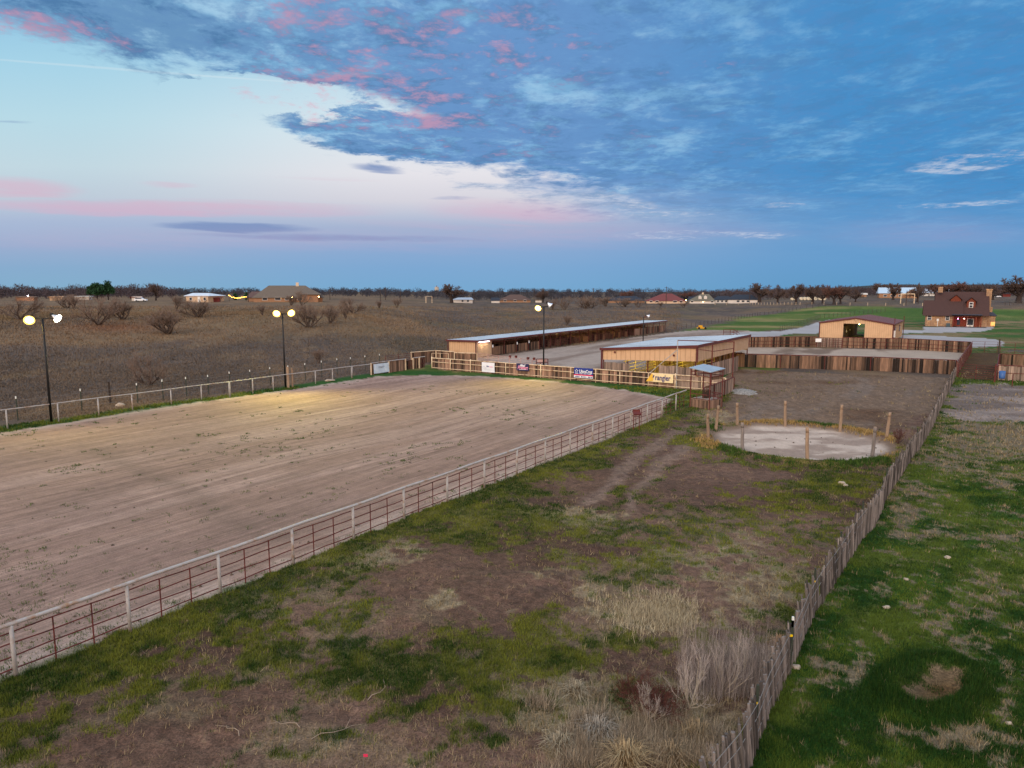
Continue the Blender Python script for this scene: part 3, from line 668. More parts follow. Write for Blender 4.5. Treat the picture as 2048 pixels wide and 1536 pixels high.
for zz in (.45, .85, 1.25, 1.6):
    m = MB(); pts = [UW(u, wF) for u in (uf[0], *uf[1:])]
    for a, b in zip(pts, pts[1:]): m.tube((a.x, a.y, gz1(a.x, a.y)+zz), (b.x, b.y, gz1(b.x, b.y)+zz), .008, n=3, cap=False)
    m.build('wire', M_WIRE, tf)
dp = thing('wooden_post', 'dark wooden post standing behind the low rail fence near the lone bare bush', 'post', onG(221, 806))
m = MB(); b = onG(221, 806); m.tube((b.x, b.y, b.z-.1), (b.x-.03, b.y, b.z+2.), .1, .09, 9, .1); m.build('pole', M_INT, dp)

# ------------------------------------------------------------------ far end: plank fence with cream pipe frame
uF = sum(uw(*G(x, y)[:2])[0] for x, y in ((866, 739), (942, 744), (1082, 755), (1192, 764), (1352, 777)))/5
def wof(px, u=None):
    """w where the sight line of column px meets the line u = const"""
    u = uF if u is None else u
    p = G(px, 760); den = p.x*DV.x+p.y*DV.y; k = (u+ORG.x*DV.x+ORG.y*DV.y)/den
    return uw(p.x*k, p.y*k)[1]
ff = thing('plank_fence', 'brown plank fence with cream pipe frame across the far end of the arena', 'fence', UW(uF, wof(1082)))
fpx = [865, 902, 942, 1012, 1082, 1142, 1192, 1240, 1297, 1351, 1404, 1452]
fw = [wof(p) for p in fpx]; fz_ = [gz1(*UW(uF, w)[:2]) for w in fw]
big = (0, 2, 4, 9)
for i, w in enumerate(fw):
    b = UW(uF-.07, w); m = MB(); r = .075 if i in big else .05
    m.tube((b.x, b.y, -.1), (b.x, b.y, 1.62 if i in big else 1.48), r, n=8); m.build('post', M_CREAM, ff, smooth=True)
for zz in (1.48, .96, .22):
    m = MB()
    for a, b in zip(fw, fw[1:]): m.tube(UW(uF-.07, a, zz+random.uniform(-.02, .02)), UW(uF-.07, b, zz+random.uniform(-.02, .02)), .05 if zz > 1.4 else .04, n=7, cap=False)
    m.build('rail', M_CREAM, ff, smooth=True)
for a, b in ((0, 2), (2, 4), (4, 9), (9, 11)):
    m = MB(); planks(m, UW(uF+.03, fw[a]), UW(uF+.03, fw[b]), 1.42 if a else 1.36, jag=.05); m.build('planks', M_WOOD if b != 11 else M_WOODG, ff)
# left end: plank panels in line with the arena's left rail
ul = [uw(*G(x, y)[:2])[0] for x, y in ((749, 751.5), (784, 746), (817, 741), (833, 739), (848, 737.5), (863, 737))]
pf = thing('plank_fence', 'short dark plank panels on white posts at the arena corner behind the faded banner', 'fence', UW(ul[0], wL))
for u in ul[:5]:
    b = UW(u, wL-.0); m = MB(); m.box((b.x, b.y, .73), .12, .12, 1.66, DV, WV, UP); m.build('post', M_CREAM, pf)
for a, b in ((0, 1), (1, 2), (3, 4)):
    m = MB(); planks(m, UW(ul[a]+.08, wL-.1), UW(ul[b]-.08, wL-.1), 1.4, jag=.03); m.build('planks', M_WOODD if a != 1 else M_WOOD, pf)
m = MB(); m.tube(UW(ul[0], wL, 1.56), UW(ul[2], wL, 1.56), .05, n=7); m.tube(UW(ul[3], wL, 1.56), UW(ul[5]+.3, wL, 1.56), .05, n=7); m.build('top_rail', M_WHITE, pf)
for lab, a, b in (('brown plank gate with pipe frame beside the faded banner panels', ul[2]+.1, ul[3]-.1), ('tall brown plank gate in the corner where the plank fences meet', ul[4]+.1, ul[5]+.2)):
    g = thing('plank_gate', lab, 'gate', UW(a, wL-.05)); m = MB(); planks(m, UW(a, wL-.1), UW(b, wL-.1), 1.25, jag=.02); m.build('planks', M_WOODD, g)
    m = MB()
    for zz in (.12, .7, 1.3): m.tube(UW(a, wL-.03, zz), UW(b, wL-.03, zz), .03, n=6)
    for q in (a, (a+b)/2, b): m.tube(UW(q, wL-.03, .06), UW(q, wL-.03, 1.34), .03, n=6)
    m.build('frame', M_RUST, g)
# pen behind that corner
def dark_fence(label, pts, h, cap_m, wood, name='plank_fence', cat='fence', posts=None, lean=0, h2=None, rails=(), jag=.05, bw=(.14, .3)):
    t0 = thing(name, label, cat, pts[0])
    m = MB(); L = sum((b-a).length for a, b in zip(pts, pts[1:]))
    for a, b in zip(pts, pts[1:]): planks(m, a, b, h-.06, jag=jag, wmin=bw[0], wmax=bw[1])
    m.build('planks', wood, t0)
    m = MB()
    for a, b in zip(pts, pts[1:]): m.tube(a+UP*h, b+UP*h, .05, n=7)
    m.build('top_rail', cap_m, t0)
    for zz in rails:
        m = MB()
        for a, b in zip(pts, pts[1:]):
            n_ = Vector(((b-a).y, -(b-a).x, 0)).normalized()*.06
            if n_.y > 0: n_ = -n_
            m.tube(a+UP*zz+n_, b+UP*zz+n_, .03, n=6)
        m.build('rail', cap_m, t0)
    for a, b in zip(pts, pts[1:]):
        n = max(2, int((b-a).length/(posts or 3.))+1)
        n_ = Vector(((b-a).y, -(b-a).x, 0)).normalized()*.07
        if n_.y > 0: n_ = -n_
        for q in line_pts(a, b, n):
            q = q+n_; mm = MB(); mm.tube((q.x, q.y, q.z-.1), (q.x, q.y, q.z+h), .045, n=7); mm.build('post', cap_m, t0)
    return t0
dark_fence('dark plank pen fence with pale rail nearest the dry field', [onG(822, 729), onG(872, 724)], 1.6, M_CREAM, M_WOODD)
dark_fence('dark plank pen fence just in front of the long stall shed end wall', [onG(872, 724), onG(909, 726.5)], 1.6, M_CREAM, M_WOODD)
dark_fence('dark plank panel between pale posts next to the pale corral rails', [onG(909, 728), onG(954, 729)], 1.55, M_CREAM, M_WOODD)
def panel(label, p, q, h, m_, n=5, name='corral_panel', cat='panel', mids=1, r=.025, post_r=.035, z0=.2):
    t0 = thing(name, label, cat, p)
    for k in range(n):
        zz = mix(z0, h, k/(n-1)); mm = MB(); mm.tube(p+UP*zz, q+UP*zz, r, n=6); mm.build('rail', m_, t0)
    for k in range(mids+2):
        c = p.lerp(q, k/(mids+1)); mm = MB(); mm.tube(c, c+UP*(h+.03), post_r, n=6); mm.build('post', m_, t0)
    return t0
M_PINK = mat('faded_pink_pipe', C3(188, 152, 142), .6, .2, 5, dirt=C3(150, 96, 84), dirt_scale=1.5)
panel('rusty mesh panel at the field edge behind the faded banner', onG(771, 736), onG(822, 729), 1.5, M_RUST, 6)
panel('pale rail between white posts inside the corner pen', onG(864, 731), onG(897, 730.5), 1.6, M_CREAM, 3, mids=1)
p0, p1 = onG(956, 729), onG(1088, 748)
panel('long faded corral panel running from the plank pen', p0, p0.lerp(p1, .5), 1.55, M_PINK, 6, mids=2)
panel('faded corral panel ending at the rusty frame by the third floodlight', p0.lerp(p1, .505), p1, 1.55, M_PINK, 6, mids=2)
for i, (x, y, lab) in enumerate(((1020, 733, 'round maroon bucket hung on the faded corral panel, nearest the long shed'), (1032, 733, 'round maroon bucket second from the shed end of the corral panel'), (1056, 737, 'round maroon bucket hung above the navy banner'), (1068, 738, 'round maroon bucket nearest the third floodlight pole'))):
    q = onG(x, y); t0 = thing('feed_bucket', lab, 'bucket', q, 'maroon buckets on the corral panel'); c = Vector((q.x, q.y, q.z+1.32))
    mm = MB(); mm.lathe(c-Vector((0, .0, .2)), (0, 0, 1), [(0, .0), (0, .15), (.36, .2), (.36, .17), (.05, .13), (.05, 0)], 12); mm.build('pail', M_RUST, t0)
    mm = MB(); mm.tube(c+Vector((-.2, 0, .15)), c+Vector((0, 0, .34)), .015, n=4); mm.tube(c+Vector((.2, 0, .15)), c+Vector((0, 0, .34)), .015, n=4); mm.build('handle', M_WHITE, t0)
q = onG(1084, 751); t0 = thing('pipe_stand', 'rusty and pale pipe gate latch stand at the foot of the third floodlight', 'stand', q); mm = MB()
for a, b in (((-.7, 0, 0), (-.7, 0, 2.)), ((.7, 0, 0), (.7, 0, 2.)), ((-.7, 0, 2.), (.7, 0, 2.)), ((-.7, 0, 1.55), (.7, 0, 1.55)), ((-.2, 0, 0), (-.2, 0, 1.5)), ((.25, 0, 0), (.25, 0, 1.9))): mm.tube(q+Vector(a), q+Vector(b), .05, n=6)
mm.build('frame', M_RUST, t0); mm = MB(); mm.box(q+Vector((0, -.04, 1.78)), 1.1, .03, .3); mm.build('plate', M_PINK, t0)

# ------------------------------------------------------------------ banners on the rails
def text_mesh(s, size, bold=0., shear=0., width=None):
    cu = bpy.data.curves.new('t', 'FONT'); cu.body = s; cu.size = size; cu.offset = bold; cu.shear = shear; cu.align_x = 'CENTER'; cu.align_y = 'CENTER'; cu.extrude = .002; cu.resolution_u = 3
    ob = bpy.data.objects.new('t', cu); COL.objects.link(ob); dg = bpy.context.evaluated_depsgraph_get()
    me = bpy.data.meshes.new_from_object(ob.evaluated_get(dg)); bpy.data.objects.remove(ob); bpy.data.curves.remove(cu)
    vs = np.empty(len(me.vertices)*3); me.vertices.foreach_get('co', vs); vs = vs.reshape(-1, 3)
    fs = [tuple(p.vertices) for p in me.polygons]; bpy.data.meshes.remove(me)
    if width:
        w0 = vs[:, 0].max()-vs[:, 0].min(); vs[:, 0] *= width/w0
    return vs, fs
class Board:
    """local frame of a flat banner: ex right, ez up, en towards the viewer"""
    def __init__(s, name, label, cat, c, ex, w, h, m_, tilt=0., th=.012, wav=.012, pts=None, group=None):
        s.c = Vector(c); s.ex = Vector(ex).normalized(); s.ez = UP.copy(); s.en = s.ex.cross(s.ez).normalized()
        s.t = thing(name, label, cat, s.c-s.ez*h/2, group); s.w, s.h = w, h
        mm = MB(); N = 14; Mm = 8; vs = []; fs = []
        s.wv = lambda x, y: wav*(math.sin(x*7+y*3)+.6*math.sin(x*13-y*6+1))
        for j in range(Mm+1):
            for i in range(N+1):
                x, y = (i/N-.5)*w, (j/Mm-.5)*h
                if pts: x, y = pts(x, y)
                vs.append(s.P(x, y, s.wv(x, y)))
        fs = [(j*(N+1)+i, j*(N+1)+i+1, (j+1)*(N+1)+i+1, (j+1)*(N+1)+i) for j in range(Mm) for i in range(N)]
        n0 = len(vs); vs += [v-s.en*th for v in vs[:n0]]; fs += [tuple(n0+k for k in f[::-1]) for f in fs[:]]
        mm.add(vs, fs); mm.build('sheet', m_, s.t, smooth=True)
    def P(s, x, y, n=0.): return s.c+s.ex*x+s.ez*y+s.en*n
    def text(s, name, txt, x, y, size, m_, lift=.035, **k):
        vs, fs = text_mesh(txt, size, **k); mm = MB(); mm.add([s.P(x+a, y+b, lift+c_) for a, b, c_ in vs], fs); return mm.build(name, m_, s.t)
    def rect(s, name, x0, x1, y0, y1, m_, lift=.03):
        mm = MB(); mm.slab([s.P(x0, y0, lift-.012), s.P(x1, y0, lift-.012), s.P(x1, y1, lift-.012), s.P(x0, y1, lift-.012)], s.en*.006); return mm.build(name, m_, s.t)
    def scribble(s, name, x0, x1, y, hgt, m_, gap=1.5, lift=.036):
        """a line of print too small to read"""
        mm = MB(); x = x0; k = 0
        while x < x1:
            w = hgt*random.uniform(.35, .8); k += 1
            if k % 6: mm.box(s.P(x+w/2, y, lift), w, hgt*random.uniform(.6, 1.), .006, s.ex, s.ez, s.en)
            x += w*gap
        return mm.build(name, m_, s.t)
    def strip(s, name, lines, r, m_, lift=.036):
        mm = MB()
        for L in lines:
            for a, b in zip(L, L[1:]): mm.bar(s.P(*a, lift), s.P(*b, lift), r, .006, s.en)
        return mm.build(name, m_, s.t)
B_WHITE = mat('banner_white', C3(226, 226, 228), .6, .05, 3); B_NAVY = mat('banner_navy', C3(38, 40, 78), .55, .1, 3)
B_BLUE = mat('banner_blue', C3(30, 52, 128), .55, .06, 3); B_RED = mat('banner_red', C3(206, 50, 84), .55, .06, 3)
B_CREAM = mat('banner_cream', C3(232, 208, 158), .6, .06, 3); B_INK = mat('ink_navy', C3(34, 40, 110), .6, .05); B_GREY = mat('ink_grey', C3(150, 152, 160), .7, .05)
B_PINK = mat('ink_pink', C3(236, 150, 176), .6, .08); B_GOLD = mat('banner_yellow', C3(228, 178, 66), .6, .06, 3); B_FADE = mat('banner_faded', C3(196, 210, 222), .7, .1, 2, dirt=C3(228, 232, 234), dirt_scale=1.2)
def on_far(px, py):
    w = wof(px); p = UW(uF-.15, w); return Vector((p.x, p.y, top(p, py)))
def far_rect(x0, x1, yt, yb):
    a, b = on_far(x0, (yt+yb)/2), on_far(x1, (yt+yb)/2); c_ = on_far((x0+x1)/2, (yt+yb)/2)
    return c_, b-a, (b-a).to_2d().length, on_far((x0+x1)/2, yt).z-on_far((x0+x1)/2, yb).z
c_, ex, w, h = far_rect(965, 990.5, 725, 744.5); ex.z = 0
B = Board('banner', 'white banner with faint grey lettering on the far plank fence', 'banner', c_, ex, w, h, B_WHITE, group='banners on the arena fences')
B.strip('lettering', [[(-.42*w, -.06*h), (-.3*w, .1*h), (-.22*w, -.05*h), (-.12*w, .04*h)], [(-.36*w, -.12*h), (-.1*w, -.12*h)], [(-.3*w, -.26*h), (.4*w, -.22*h)]], .02, B_GREY)
B.scribble('lettering', -.1*w, .06*w, .1*h, .2, B_INK); B.scribble('lettering', .1*w, .36*w, .08*h, .13, B_PINK)
c_, ex, w, h = far_rect(1034, 1059, 727.5, 741.5); ex.z = 0
B = Board('banner', 'navy banner with pink script lettering on the far plank fence', 'banner', c_, ex, w, h, B_NAVY, group='banners on the arena fences')
B.text('lettering', 'Priefert', .0, -.08*h, .62, B_PINK, bold=.012, shear=.35, width=.82*w); B.scribble('lettering', -.2*w, .26*w, .2*h, .2, B_WHITE, 1.2); B.scribble('lettering', -.16*w, .22*w, .36*h, .1, B_WHITE)
B.strip('underline', [[(-.26*w, -.33*h), (.3*w, -.28*h)]], .04, B_WHITE)
c_, ex, w, h = far_rect(1149, 1187, 736, 756); ex.z = 0
B = Board('banner', 'blue white and red banner with a star reading UltraCruz', 'banner', c_, ex, w, h, B_BLUE, group='banners on the arena fences')
B.rect('stripe', -.5*w, .5*w, -.28*h, -.16*h, B_RED); B.rect('stripe', -.5*w, .5*w, -.5*h, -.28*h, B_WHITE)
B.text('lettering', 'UltraCruz', .12*w, .14*h, .5, B_WHITE, bold=.014, width=.68*w); B.scribble('lettering', -.42*w, .42*w, -.085*h, .1, B_WHITE)
B.scribble('lettering', -.44*w, .44*w, -.39*h, .16, B_INK)
sr = .16*h; B.strip('star', [[(-.36*w+sr*(1 if k % 2 == 0 else .42)*1.25*math.sin(k*math.pi/5), .16*h+sr*(1 if k % 2 == 0 else .42)*1.25*math.cos(k*math.pi/5)) for k in range(11)]], .035, B_WHITE)
c_, ex, w, h = far_rect(1293, 1347, 747.5, 764.5); ex.z = 0
def fold(x, y, w=w, h=h): 
    xl = -.5*w+.22*w*max(0, (y/h+.5)); t_ = (x+.5*w)/w
    return mix(xl, .5*w, t_), y
B = Board('banner', 'cream banner with a folded yellow corner reading Wrangler', 'banner', c_, ex, w, h, B_CREAM, pts=fold, group='banners on the arena fences')
mm = MB(); mm.slab([B.P(-.5*w, -.5*h, .028), B.P(-.24*w, -.38*h, .03), B.P(-.22*w, .2*h, .03), B.P(-.29*w, .5*h, .028)], B.en*.006); mm.build('corner', B_GOLD, B.t)
B.text('lettering', 'rangler', .12*w, .02*h, .8, B_INK, bold=.012, width=.56*w); B.strip('lettering', [[(-.25*w, -.02*h), (-.215*w, .3*h)], [(-.225*w, .0*h), (-.2*w, .3*h)]], .06, B_INK)
a = UW(ul[0]+.35, wL+.1); b = UW(ul[1]-.1, wL+.1); c_ = (a+b)/2; c_.z = .82
B = Board('banner', 'large faded pale blue banner on dark planks at the arena corner', 'banner', c_, (b-a), (b-a).length, 1.15, B_FADE, group='banners on the arena fences', wav=.025)
w, h = B.w, B.h; B.strip('lettering', [[(-.22*w, .16*h), (-.1*w, .2*h), (0, .16*h), (.12*w, .2*h), (.2*w, .15*h)], [(-.03*w, .12*h), (.02*w, .02*h)], [(-.15*w, .12*h), (.1*w, .1*h)]], .05, B_GREY, .06)

# ------------------------------------------------------------------ flood light poles
def flood(tr, c, aim, lit, r=.37, em=0, glow=None):
    a = Vector(aim).normalized(); n = 'floodlight'
    mm = MB(); mm.lathe(c-a*.42, a, [(-.16, .0), (-.16, .09), (0, .1), (.06, .13), (.3, .26), (.42, r), (.42, r-.02), (.3, .23), (.08, .1), (.08, 0)], 18); f = mm.build(n, M_REFL, tr, smooth=True)
    mm = MB(); mm.lathe(c-a*.13, a, [(0, 0), (0, .2), (.1, .25), (.15, .2), (.18, 0)], 16); mm.build('lens', (glow or M_LIGHTY) if lit else M_REFL, f, smooth=True)
    if lit and not glow: mm = MB(); mm.lathe(c-a*.03, a, [(-.12, .2), (-.02, r-.06), (.03, r+.01), (.05, r+.01), (.04, r-.08), (-.06, .24)], 18); mm.build('halo_ring', M_HALO, f, smooth=True)  # emissive yellow ring added to imitate the glow around the lit lens
    mm = MB(); mm.box(c-a*.6, .2, .2, .26); mm.build('ballast', M_BLACK, f)
    if lit:
        L = bpy.data.lights.new('flood_beam', 'SPOT'); L.energy = em; L.color = (.98, .93, .2); L.spot_size = R(112); L.spot_blend = 1.; L.shadow_soft_size = .3
        o = bpy.data.objects.new('flood_beam', L); COL.objects.link(o); o.parent = tr; o.location = c+a*.1-origin(tr); o.rotation_euler = (-a).to_track_quat('Z', 'Y').to_euler()
def light_pole(label, base, ztop, heads, bar, r=.085):
    tr = thing('light_pole', label, 'light pole', base, 'floodlight poles around the arena')
    mm = MB(); mm.tube(base-UP*.1, Vector((base.x, base.y, ztop)), r*1.15, r*.85, 10); mm.build('pole', M_BLACK, tr, smooth=True)
    tp = Vector((base.x, base.y, ztop)); mm = MB(); mm.bar(tp+bar[0], tp+bar[1], .08, .1); mm.build('crossarm', M_BLACK, tr)
    for off, aim, lit, em in heads: flood(tr, tp+off, aim, lit, em=em, glow=M_LIGHTW if em == 1500 else None)
    return tr
ex = Vector((1, 0, 0))
b = onG(103, 845); zt = top(b, 637); light_pole('black floodlight pole nearest the camera with one dazzling lamp', b, zt, [(Vector((-.85, -.25, -.12)), (.45, -.75, -.42), True, 3600), (Vector((1.15, .1, -.02)), (.75, -.12, -.42), True, 1500)], (Vector((-.85, 0, 0)), Vector((1.05, 0, 0))))
b = onG(571, 775); zt = top(b, 628); light_pole('black floodlight pole with two glowing lamps at the middle of the left rail', b, zt, [(Vector((-.5, -.3, .05)), (.05, -.85, -.38), True, 8500), (Vector((1.0, -.2, .1)), (.5, -.75, -.38), True, 7500)], (Vector((-.6, 0, 0)), Vector((1.0, 0, 0))))
b = onG(1087, 752); b.z = 0; zt = top(b, 613); light_pole('black floodlight pole behind the far plank fence near the shed', b, zt, [(Vector((-.7, -.3, -.2)), (-.25, -.8, -.45), True, 8500), (Vector((.8, 0, .1)), (.6, .1, -.5), False, 0)], (Vector((-.3, 0, -.08)), Vector((.75, 0, .08))))
b = onG(1286, 688); zt = top(b, 634); tr = light_pole('short rusty pole with one white lamp in the gravel lot', b, zt, [(Vector((1.0, 0, .12)), (.8, .0, -.3), False, 0)], (Vector((0, 0, 0)), Vector((.8, 0, .08))))
tr.children[0].data.materials[0] = M_RUST
# ------------------------------------------------------------------ metal buildings of the yard
def wall(mb, p, q, z0, z1, z1q=None, th=.06, rib=.6, out=1, ribw=.05, ribd=.03, tint=.5, z0q=None):
    """sheet metal wall from p to q with ribs standing proud on the outer side"""
    p = Vector(p); q = Vector(q); d = q-p; L = math.hypot(d.x, d.y); e = Vector((d.x/L, d.y/L, 0)); n = Vector((e.y, -e.x, 0))*out
    z1q = z1 if z1q is None else z1q; z0q = z0 if z0q is None else z0q
    P = lambda s, z: Vector((p.x+e.x*s, p.y+e.y*s, z))
    mb.slab([P(0, z0), P(L, z0q), P(L, z1q), P(0, z1)], -n*th, tint)
    k = max(1, int(L/rib))
    for i in range(k+1):
        s = min(max(i*L/k, ribw), L-ribw); a = mix(z0, z0q, s/L)+.004; b = mix(z1, z1q, s/L)-.004
        mb.slab([P(s-ribw/2, a), P(s+ribw/2, a), P(s+ribw/2, b), P(s-ribw/2, b)], n*ribd, .12)  # ribs tinted darker: their shadow lines are put into the siding colour
def quad_roof(mb, a, b, c_, d, th=.08, ribs=0, tint=.5):
    """roof sheet a b c d with standing ribs running from edge ab to edge dc"""
    a, b, c_, d = map(Vector, (a, b, c_, d)); n = (b-a).cross(d-a).normalized()
    if n.z < 0: n = -n
    mb.slab([a, b, c_, d], -n*th, tint)
    for i in range(ribs):
        f = (i+.5)/ribs; p = a.lerp(b, f); q = d.lerp(c_, f); mb.bar(p+n*.02, q+n*.02, .05, .04, n, tint)

# --- long stall shed
S0 = G(952, 715.5); u0, w0 = uw(S0.x, S0.y); S1 = G(1350, 664); LS = uw(S1.x, S1.y)[0]-u0; DS = 5.2; HF, HB = 2.66, 2.56
sh = thing('stall_shed', 'long low open fronted stall shed with a galvanised roof and tan end room', 'shed', UW(u0+LS/2, w0-DS/2))
SP = lambda s, t_, z=0.: UW(u0+s, w0-t_, z)
m = MB(); quad_roof(m, SP(-.25, -.35, HF+.02), SP(LS+.25, -.35, HF+.02), SP(LS+.25, DS+.3, HB), SP(-.25, DS+.3, HB), .07, 100); m.build('roof', M_ROOF, sh)
m = MB(); m.bar(SP(-.28, -.38, HF-.1), SP(LS+.28, -.38, HF-.1), .05, .24); m.bar(SP(-.28, -.34, HF-.1), SP(-.28, DS+.3, HB-.1), .05, .26); m.bar(SP(LS+.28, -.34, HF-.1), SP(LS+.28, DS+.3, HB-.1), .05, .26)
m.bar(SP(-.09, -.04, 0), SP(-.09, -.04, HF-.2), .14); m.bar(SP(-.09, DS+.04, 0), SP(-.09, DS+.04, HB-.2), .14); m.build('trim', M_MAROON, sh)
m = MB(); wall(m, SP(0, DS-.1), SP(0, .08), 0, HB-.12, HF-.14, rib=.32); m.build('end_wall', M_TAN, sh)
sT = uw(*G(982, 711.6)[:2])[0]-u0
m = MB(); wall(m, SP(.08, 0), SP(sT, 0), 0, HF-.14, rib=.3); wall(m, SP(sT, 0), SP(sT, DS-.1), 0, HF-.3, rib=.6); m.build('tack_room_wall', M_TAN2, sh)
m = MB(); m.box(SP(sT*.42, -.3, HF-.29), 2.6, .14, .1, DV, WV, UP); tl = m.build('tube_light', mat('tube_glow', C3(255, 240, 250), emit=C3(255, 236, 250), emit_s=6), sh)
L = bpy.data.lights.new('tube_beam', 'AREA'); L.energy = 60; L.color = (1, .8, .5); L.shape = 'RECTANGLE'; L.size = 2.4; L.size_y = .2; o = bpy.data.objects.new('tube_beam', L); COL.objects.link(o); o.parent = sh; o.location = SP(sT*.42, -.36, HF-.4)-sh.location; o.rotation_euler = (R(-25), 0, -AZ+R(90))
m = MB(); planks(m, SP(sT, DS), SP(LS, DS), 1.55, z0=.0, wmin=.2, wmax=.4); m.build('back_boards', M_WOODD, sh)
m = MB(); wall(m, SP(sT, DS+.06), SP(LS, DS+.06), 1.5, 2.2, rib=2, out=-1); m.build('back_wall', mat('grey_sheet', C3(176, 170, 158), .5, .08, 1), sh)
bays = 20; bl = (LS-sT)/bays
for k in range(bays+1):
    s = sT+k*bl+(.1 if k == 0 else 0); mm = MB(); mm.tube(SP(s, .1, 0), SP(s, .1, HF-.1), .06, n=7); mm.build('post', M_RUST, sh)
    if 0 < k < bays:
        mm = MB()
        for j in range(8): mm.box(SP(s, .35+j*.6, .62), .03, .56, 1.2, DV, WV, UP, random.random())
        for zz in (1.45, 1.75, 2.05): mm.tube(SP(s, .1, zz), SP(s, DS, zz), .025, n=5)
        mm.build('partition', M_WOODD, sh)
for k in range(bays):
    s = sT+k*bl
    mm = MB()
    if k < 4 or k > 14:
        planks(mm, SP(s+.12, .22), SP(s+bl-.12, .22), 1.5 if k > 14 else 1.35, jag=.02, wmin=.2, wmax=.34)
        mm.build('stall_front', M_WOODD if k < 4 else M_WOOD, sh)
    else:
        for zz in (.3, .6, .9, 1.2, 1.5): mm.tube(SP(s+.06, .1, zz), SP(s+bl-.06, .1, zz), .024, n=5)
        mm.tube(SP(s+bl*.5, .1, .1), SP(s+bl*.5, .1, 1.55), .03, n=5); mm.build('stall_gate', M_RUST, sh)
m = MB()
for zz in (HF-.2, 2.1): m.tube(SP(sT, .1, zz), SP(LS, .1, zz), .045, n=6)
m.build('header_rail', M_RUST, sh)
for s in (sT+.3, sT+2*bl, sT+3*bl): mm = MB(); mm.box(SP(s, -.02, 1.5), .3, .02, .4, DV, WV, UP); mm.build('notice', M_PAPER, sh)
def lamp_point(parent, p, e, col=(1, .72, .12), r=.12, name='lamp_beam'):
    L = bpy.data.lights.new(name, 'POINT'); L.energy = e; L.color = col; L.shadow_soft_size = r; o = bpy.data.objects.new(name, L); COL.objects.link(o); o.parent = parent; o.location = Vector(p)-origin(parent)
    return o
def bulb(parent, p, e, col=(1, .72, .12), r=.12, m_=None):
    mm = MB(); mm.lathe(Vector(p)+Vector((0, 0, r)), (0, 0, -1), [(0, 0), (.02, r*.5), (r*.7, r), (r*1.6, r*.8), (r*2, 0)], 10); o = mm.build('bulb', m_ or M_LIGHTY, parent, smooth=True)
    o.visible_shadow = True; lamp_point(parent, Vector(p)-Vector((0, 0, r*2.2)), e, col)
for s in (sT+8.4*bl, sT+12.5*bl, sT+17.2*bl): bulb(sh, SP(s, 2., 2.3), 90, (1, .66, .16), .07)

# --- covered pen barn
B0u, B0w = uw(19.95, 76.65); LB, DB = 20.6, 11.2; HR_, HL_ = 4.32, 3.5
BP = lambda s, t_, z=0.: UW(B0u+s, B0w-t_, z)
bn = thing('covered_barn', 'open sided tan barn with a single slope galvanised roof and deep skirt walls', 'barn', BP(LB/2, DB/2))
m = MB(); quad_roof(m, BP(-.2, -.2, HR_+.02), BP(LB+.2, -.2, HR_+.02), BP(LB+.2, DB+.25, HL_-.02), BP(-.2, DB+.25, HL_-.02), .08, 34); m.build('roof', M_ROOF, bn)
m = MB(); m.bar(BP(-.22, -.24, HR_-.1), BP(LB+.25, -.24, HR_-.1), .06, .3); m.bar(BP(-.24, -.2, HR_-.1), BP(-.24, DB+.25, HL_-.12), .06, .28); m.bar(BP(LB+.25, -.2, HR_-.12), BP(LB+.25, DB+.2, HL_-.14), .06, .28)
m.bar(BP(-.1, -.1, 2.45), BP(-.1, -.1, HR_-.2), .18); m.bar(BP(-.1, DB+.05, 0), BP(-.1, DB+.05, HL_-.2), .2); m.bar(BP(-.24, DB+.27, HL_-.1), BP(LB+.2, DB+.27, HL_-.1), .05, .22)
m.bar(BP(4, DB+.5, HL_-.2), BP(9, DB+.5, HL_-.2), .5, .12); m.build('trim', M_MAROON, bn)
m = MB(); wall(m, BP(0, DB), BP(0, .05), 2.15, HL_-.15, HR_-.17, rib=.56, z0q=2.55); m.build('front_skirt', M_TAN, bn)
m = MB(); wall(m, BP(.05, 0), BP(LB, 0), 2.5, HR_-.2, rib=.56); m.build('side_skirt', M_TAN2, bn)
m = MB(); wall(m, BP(LB, .05), BP(LB, DB), 2.3, HR_-.2, HL_-.15, rib=2, out=1); wall(m, BP(LB, DB), BP(.1, DB), 2.2, HL_-.15, rib=2, out=1); m.build('far_skirt', M_TAN2, bn)
for s in (0, LB/3, 2*LB/3, LB-.1):
    for t_ in (.1, DB/2, DB-.1):
        mm = MB(); mm.tube(BP(s+.1, t_, 0), BP(s+.1, t_, mix(HR_, HL_, t_/DB)-.15), .075, n=7); mm.build('post', M_RUST if t_ > 1 else M_MAROON, bn)
M_YWALL = mat('tan_inner_sheet', C3(170, 150, 110), .6, .1, 1.5); M_YPIPE = mat('cream_pipe', C3(214, 196, 140), .5, .1)
m = MB(); wall(m, BP(12, 3.2), BP(12, 10.4), 0, 2.6, rib=.6, out=-1); wall(m, BP(5.6, 6.9), BP(12, 6.9), 0, 2.2, rib=.6, out=1); m.build('inner_wall', M_YWALL, bn)
for t_ in (1.4, 4.2, 8.8):
    mm = MB()
    for zz in (.4, .8, 1.2, 1.6, 2.0): mm.tube(BP(.6, t_, zz), BP(11.5, t_, zz), .035, n=5)
    for s in (1.2, 4, 7.5, 11): mm.tube(BP(s, t_, 0), BP(s, t_, 2.1), .05, n=6)
    mm.build('pipe_panel', M_YPIPE, bn)
for lo, hi in ((.12, 4.2), (DB-3.4, DB-.2)):
    m = MB(); planks(m, BP(-.05, hi), BP(-.05, lo), 1.85, jag=.06, wmin=.18, wmax=.3); m.build('front_boards', M_WOODG, bn)
m = MB(); planks(m, BP(.1, -.08), BP(16, -.08), 1.85, jag=.05, wmin=.18, wmax=.3); m.build('side_boards', M_WOODG, bn)
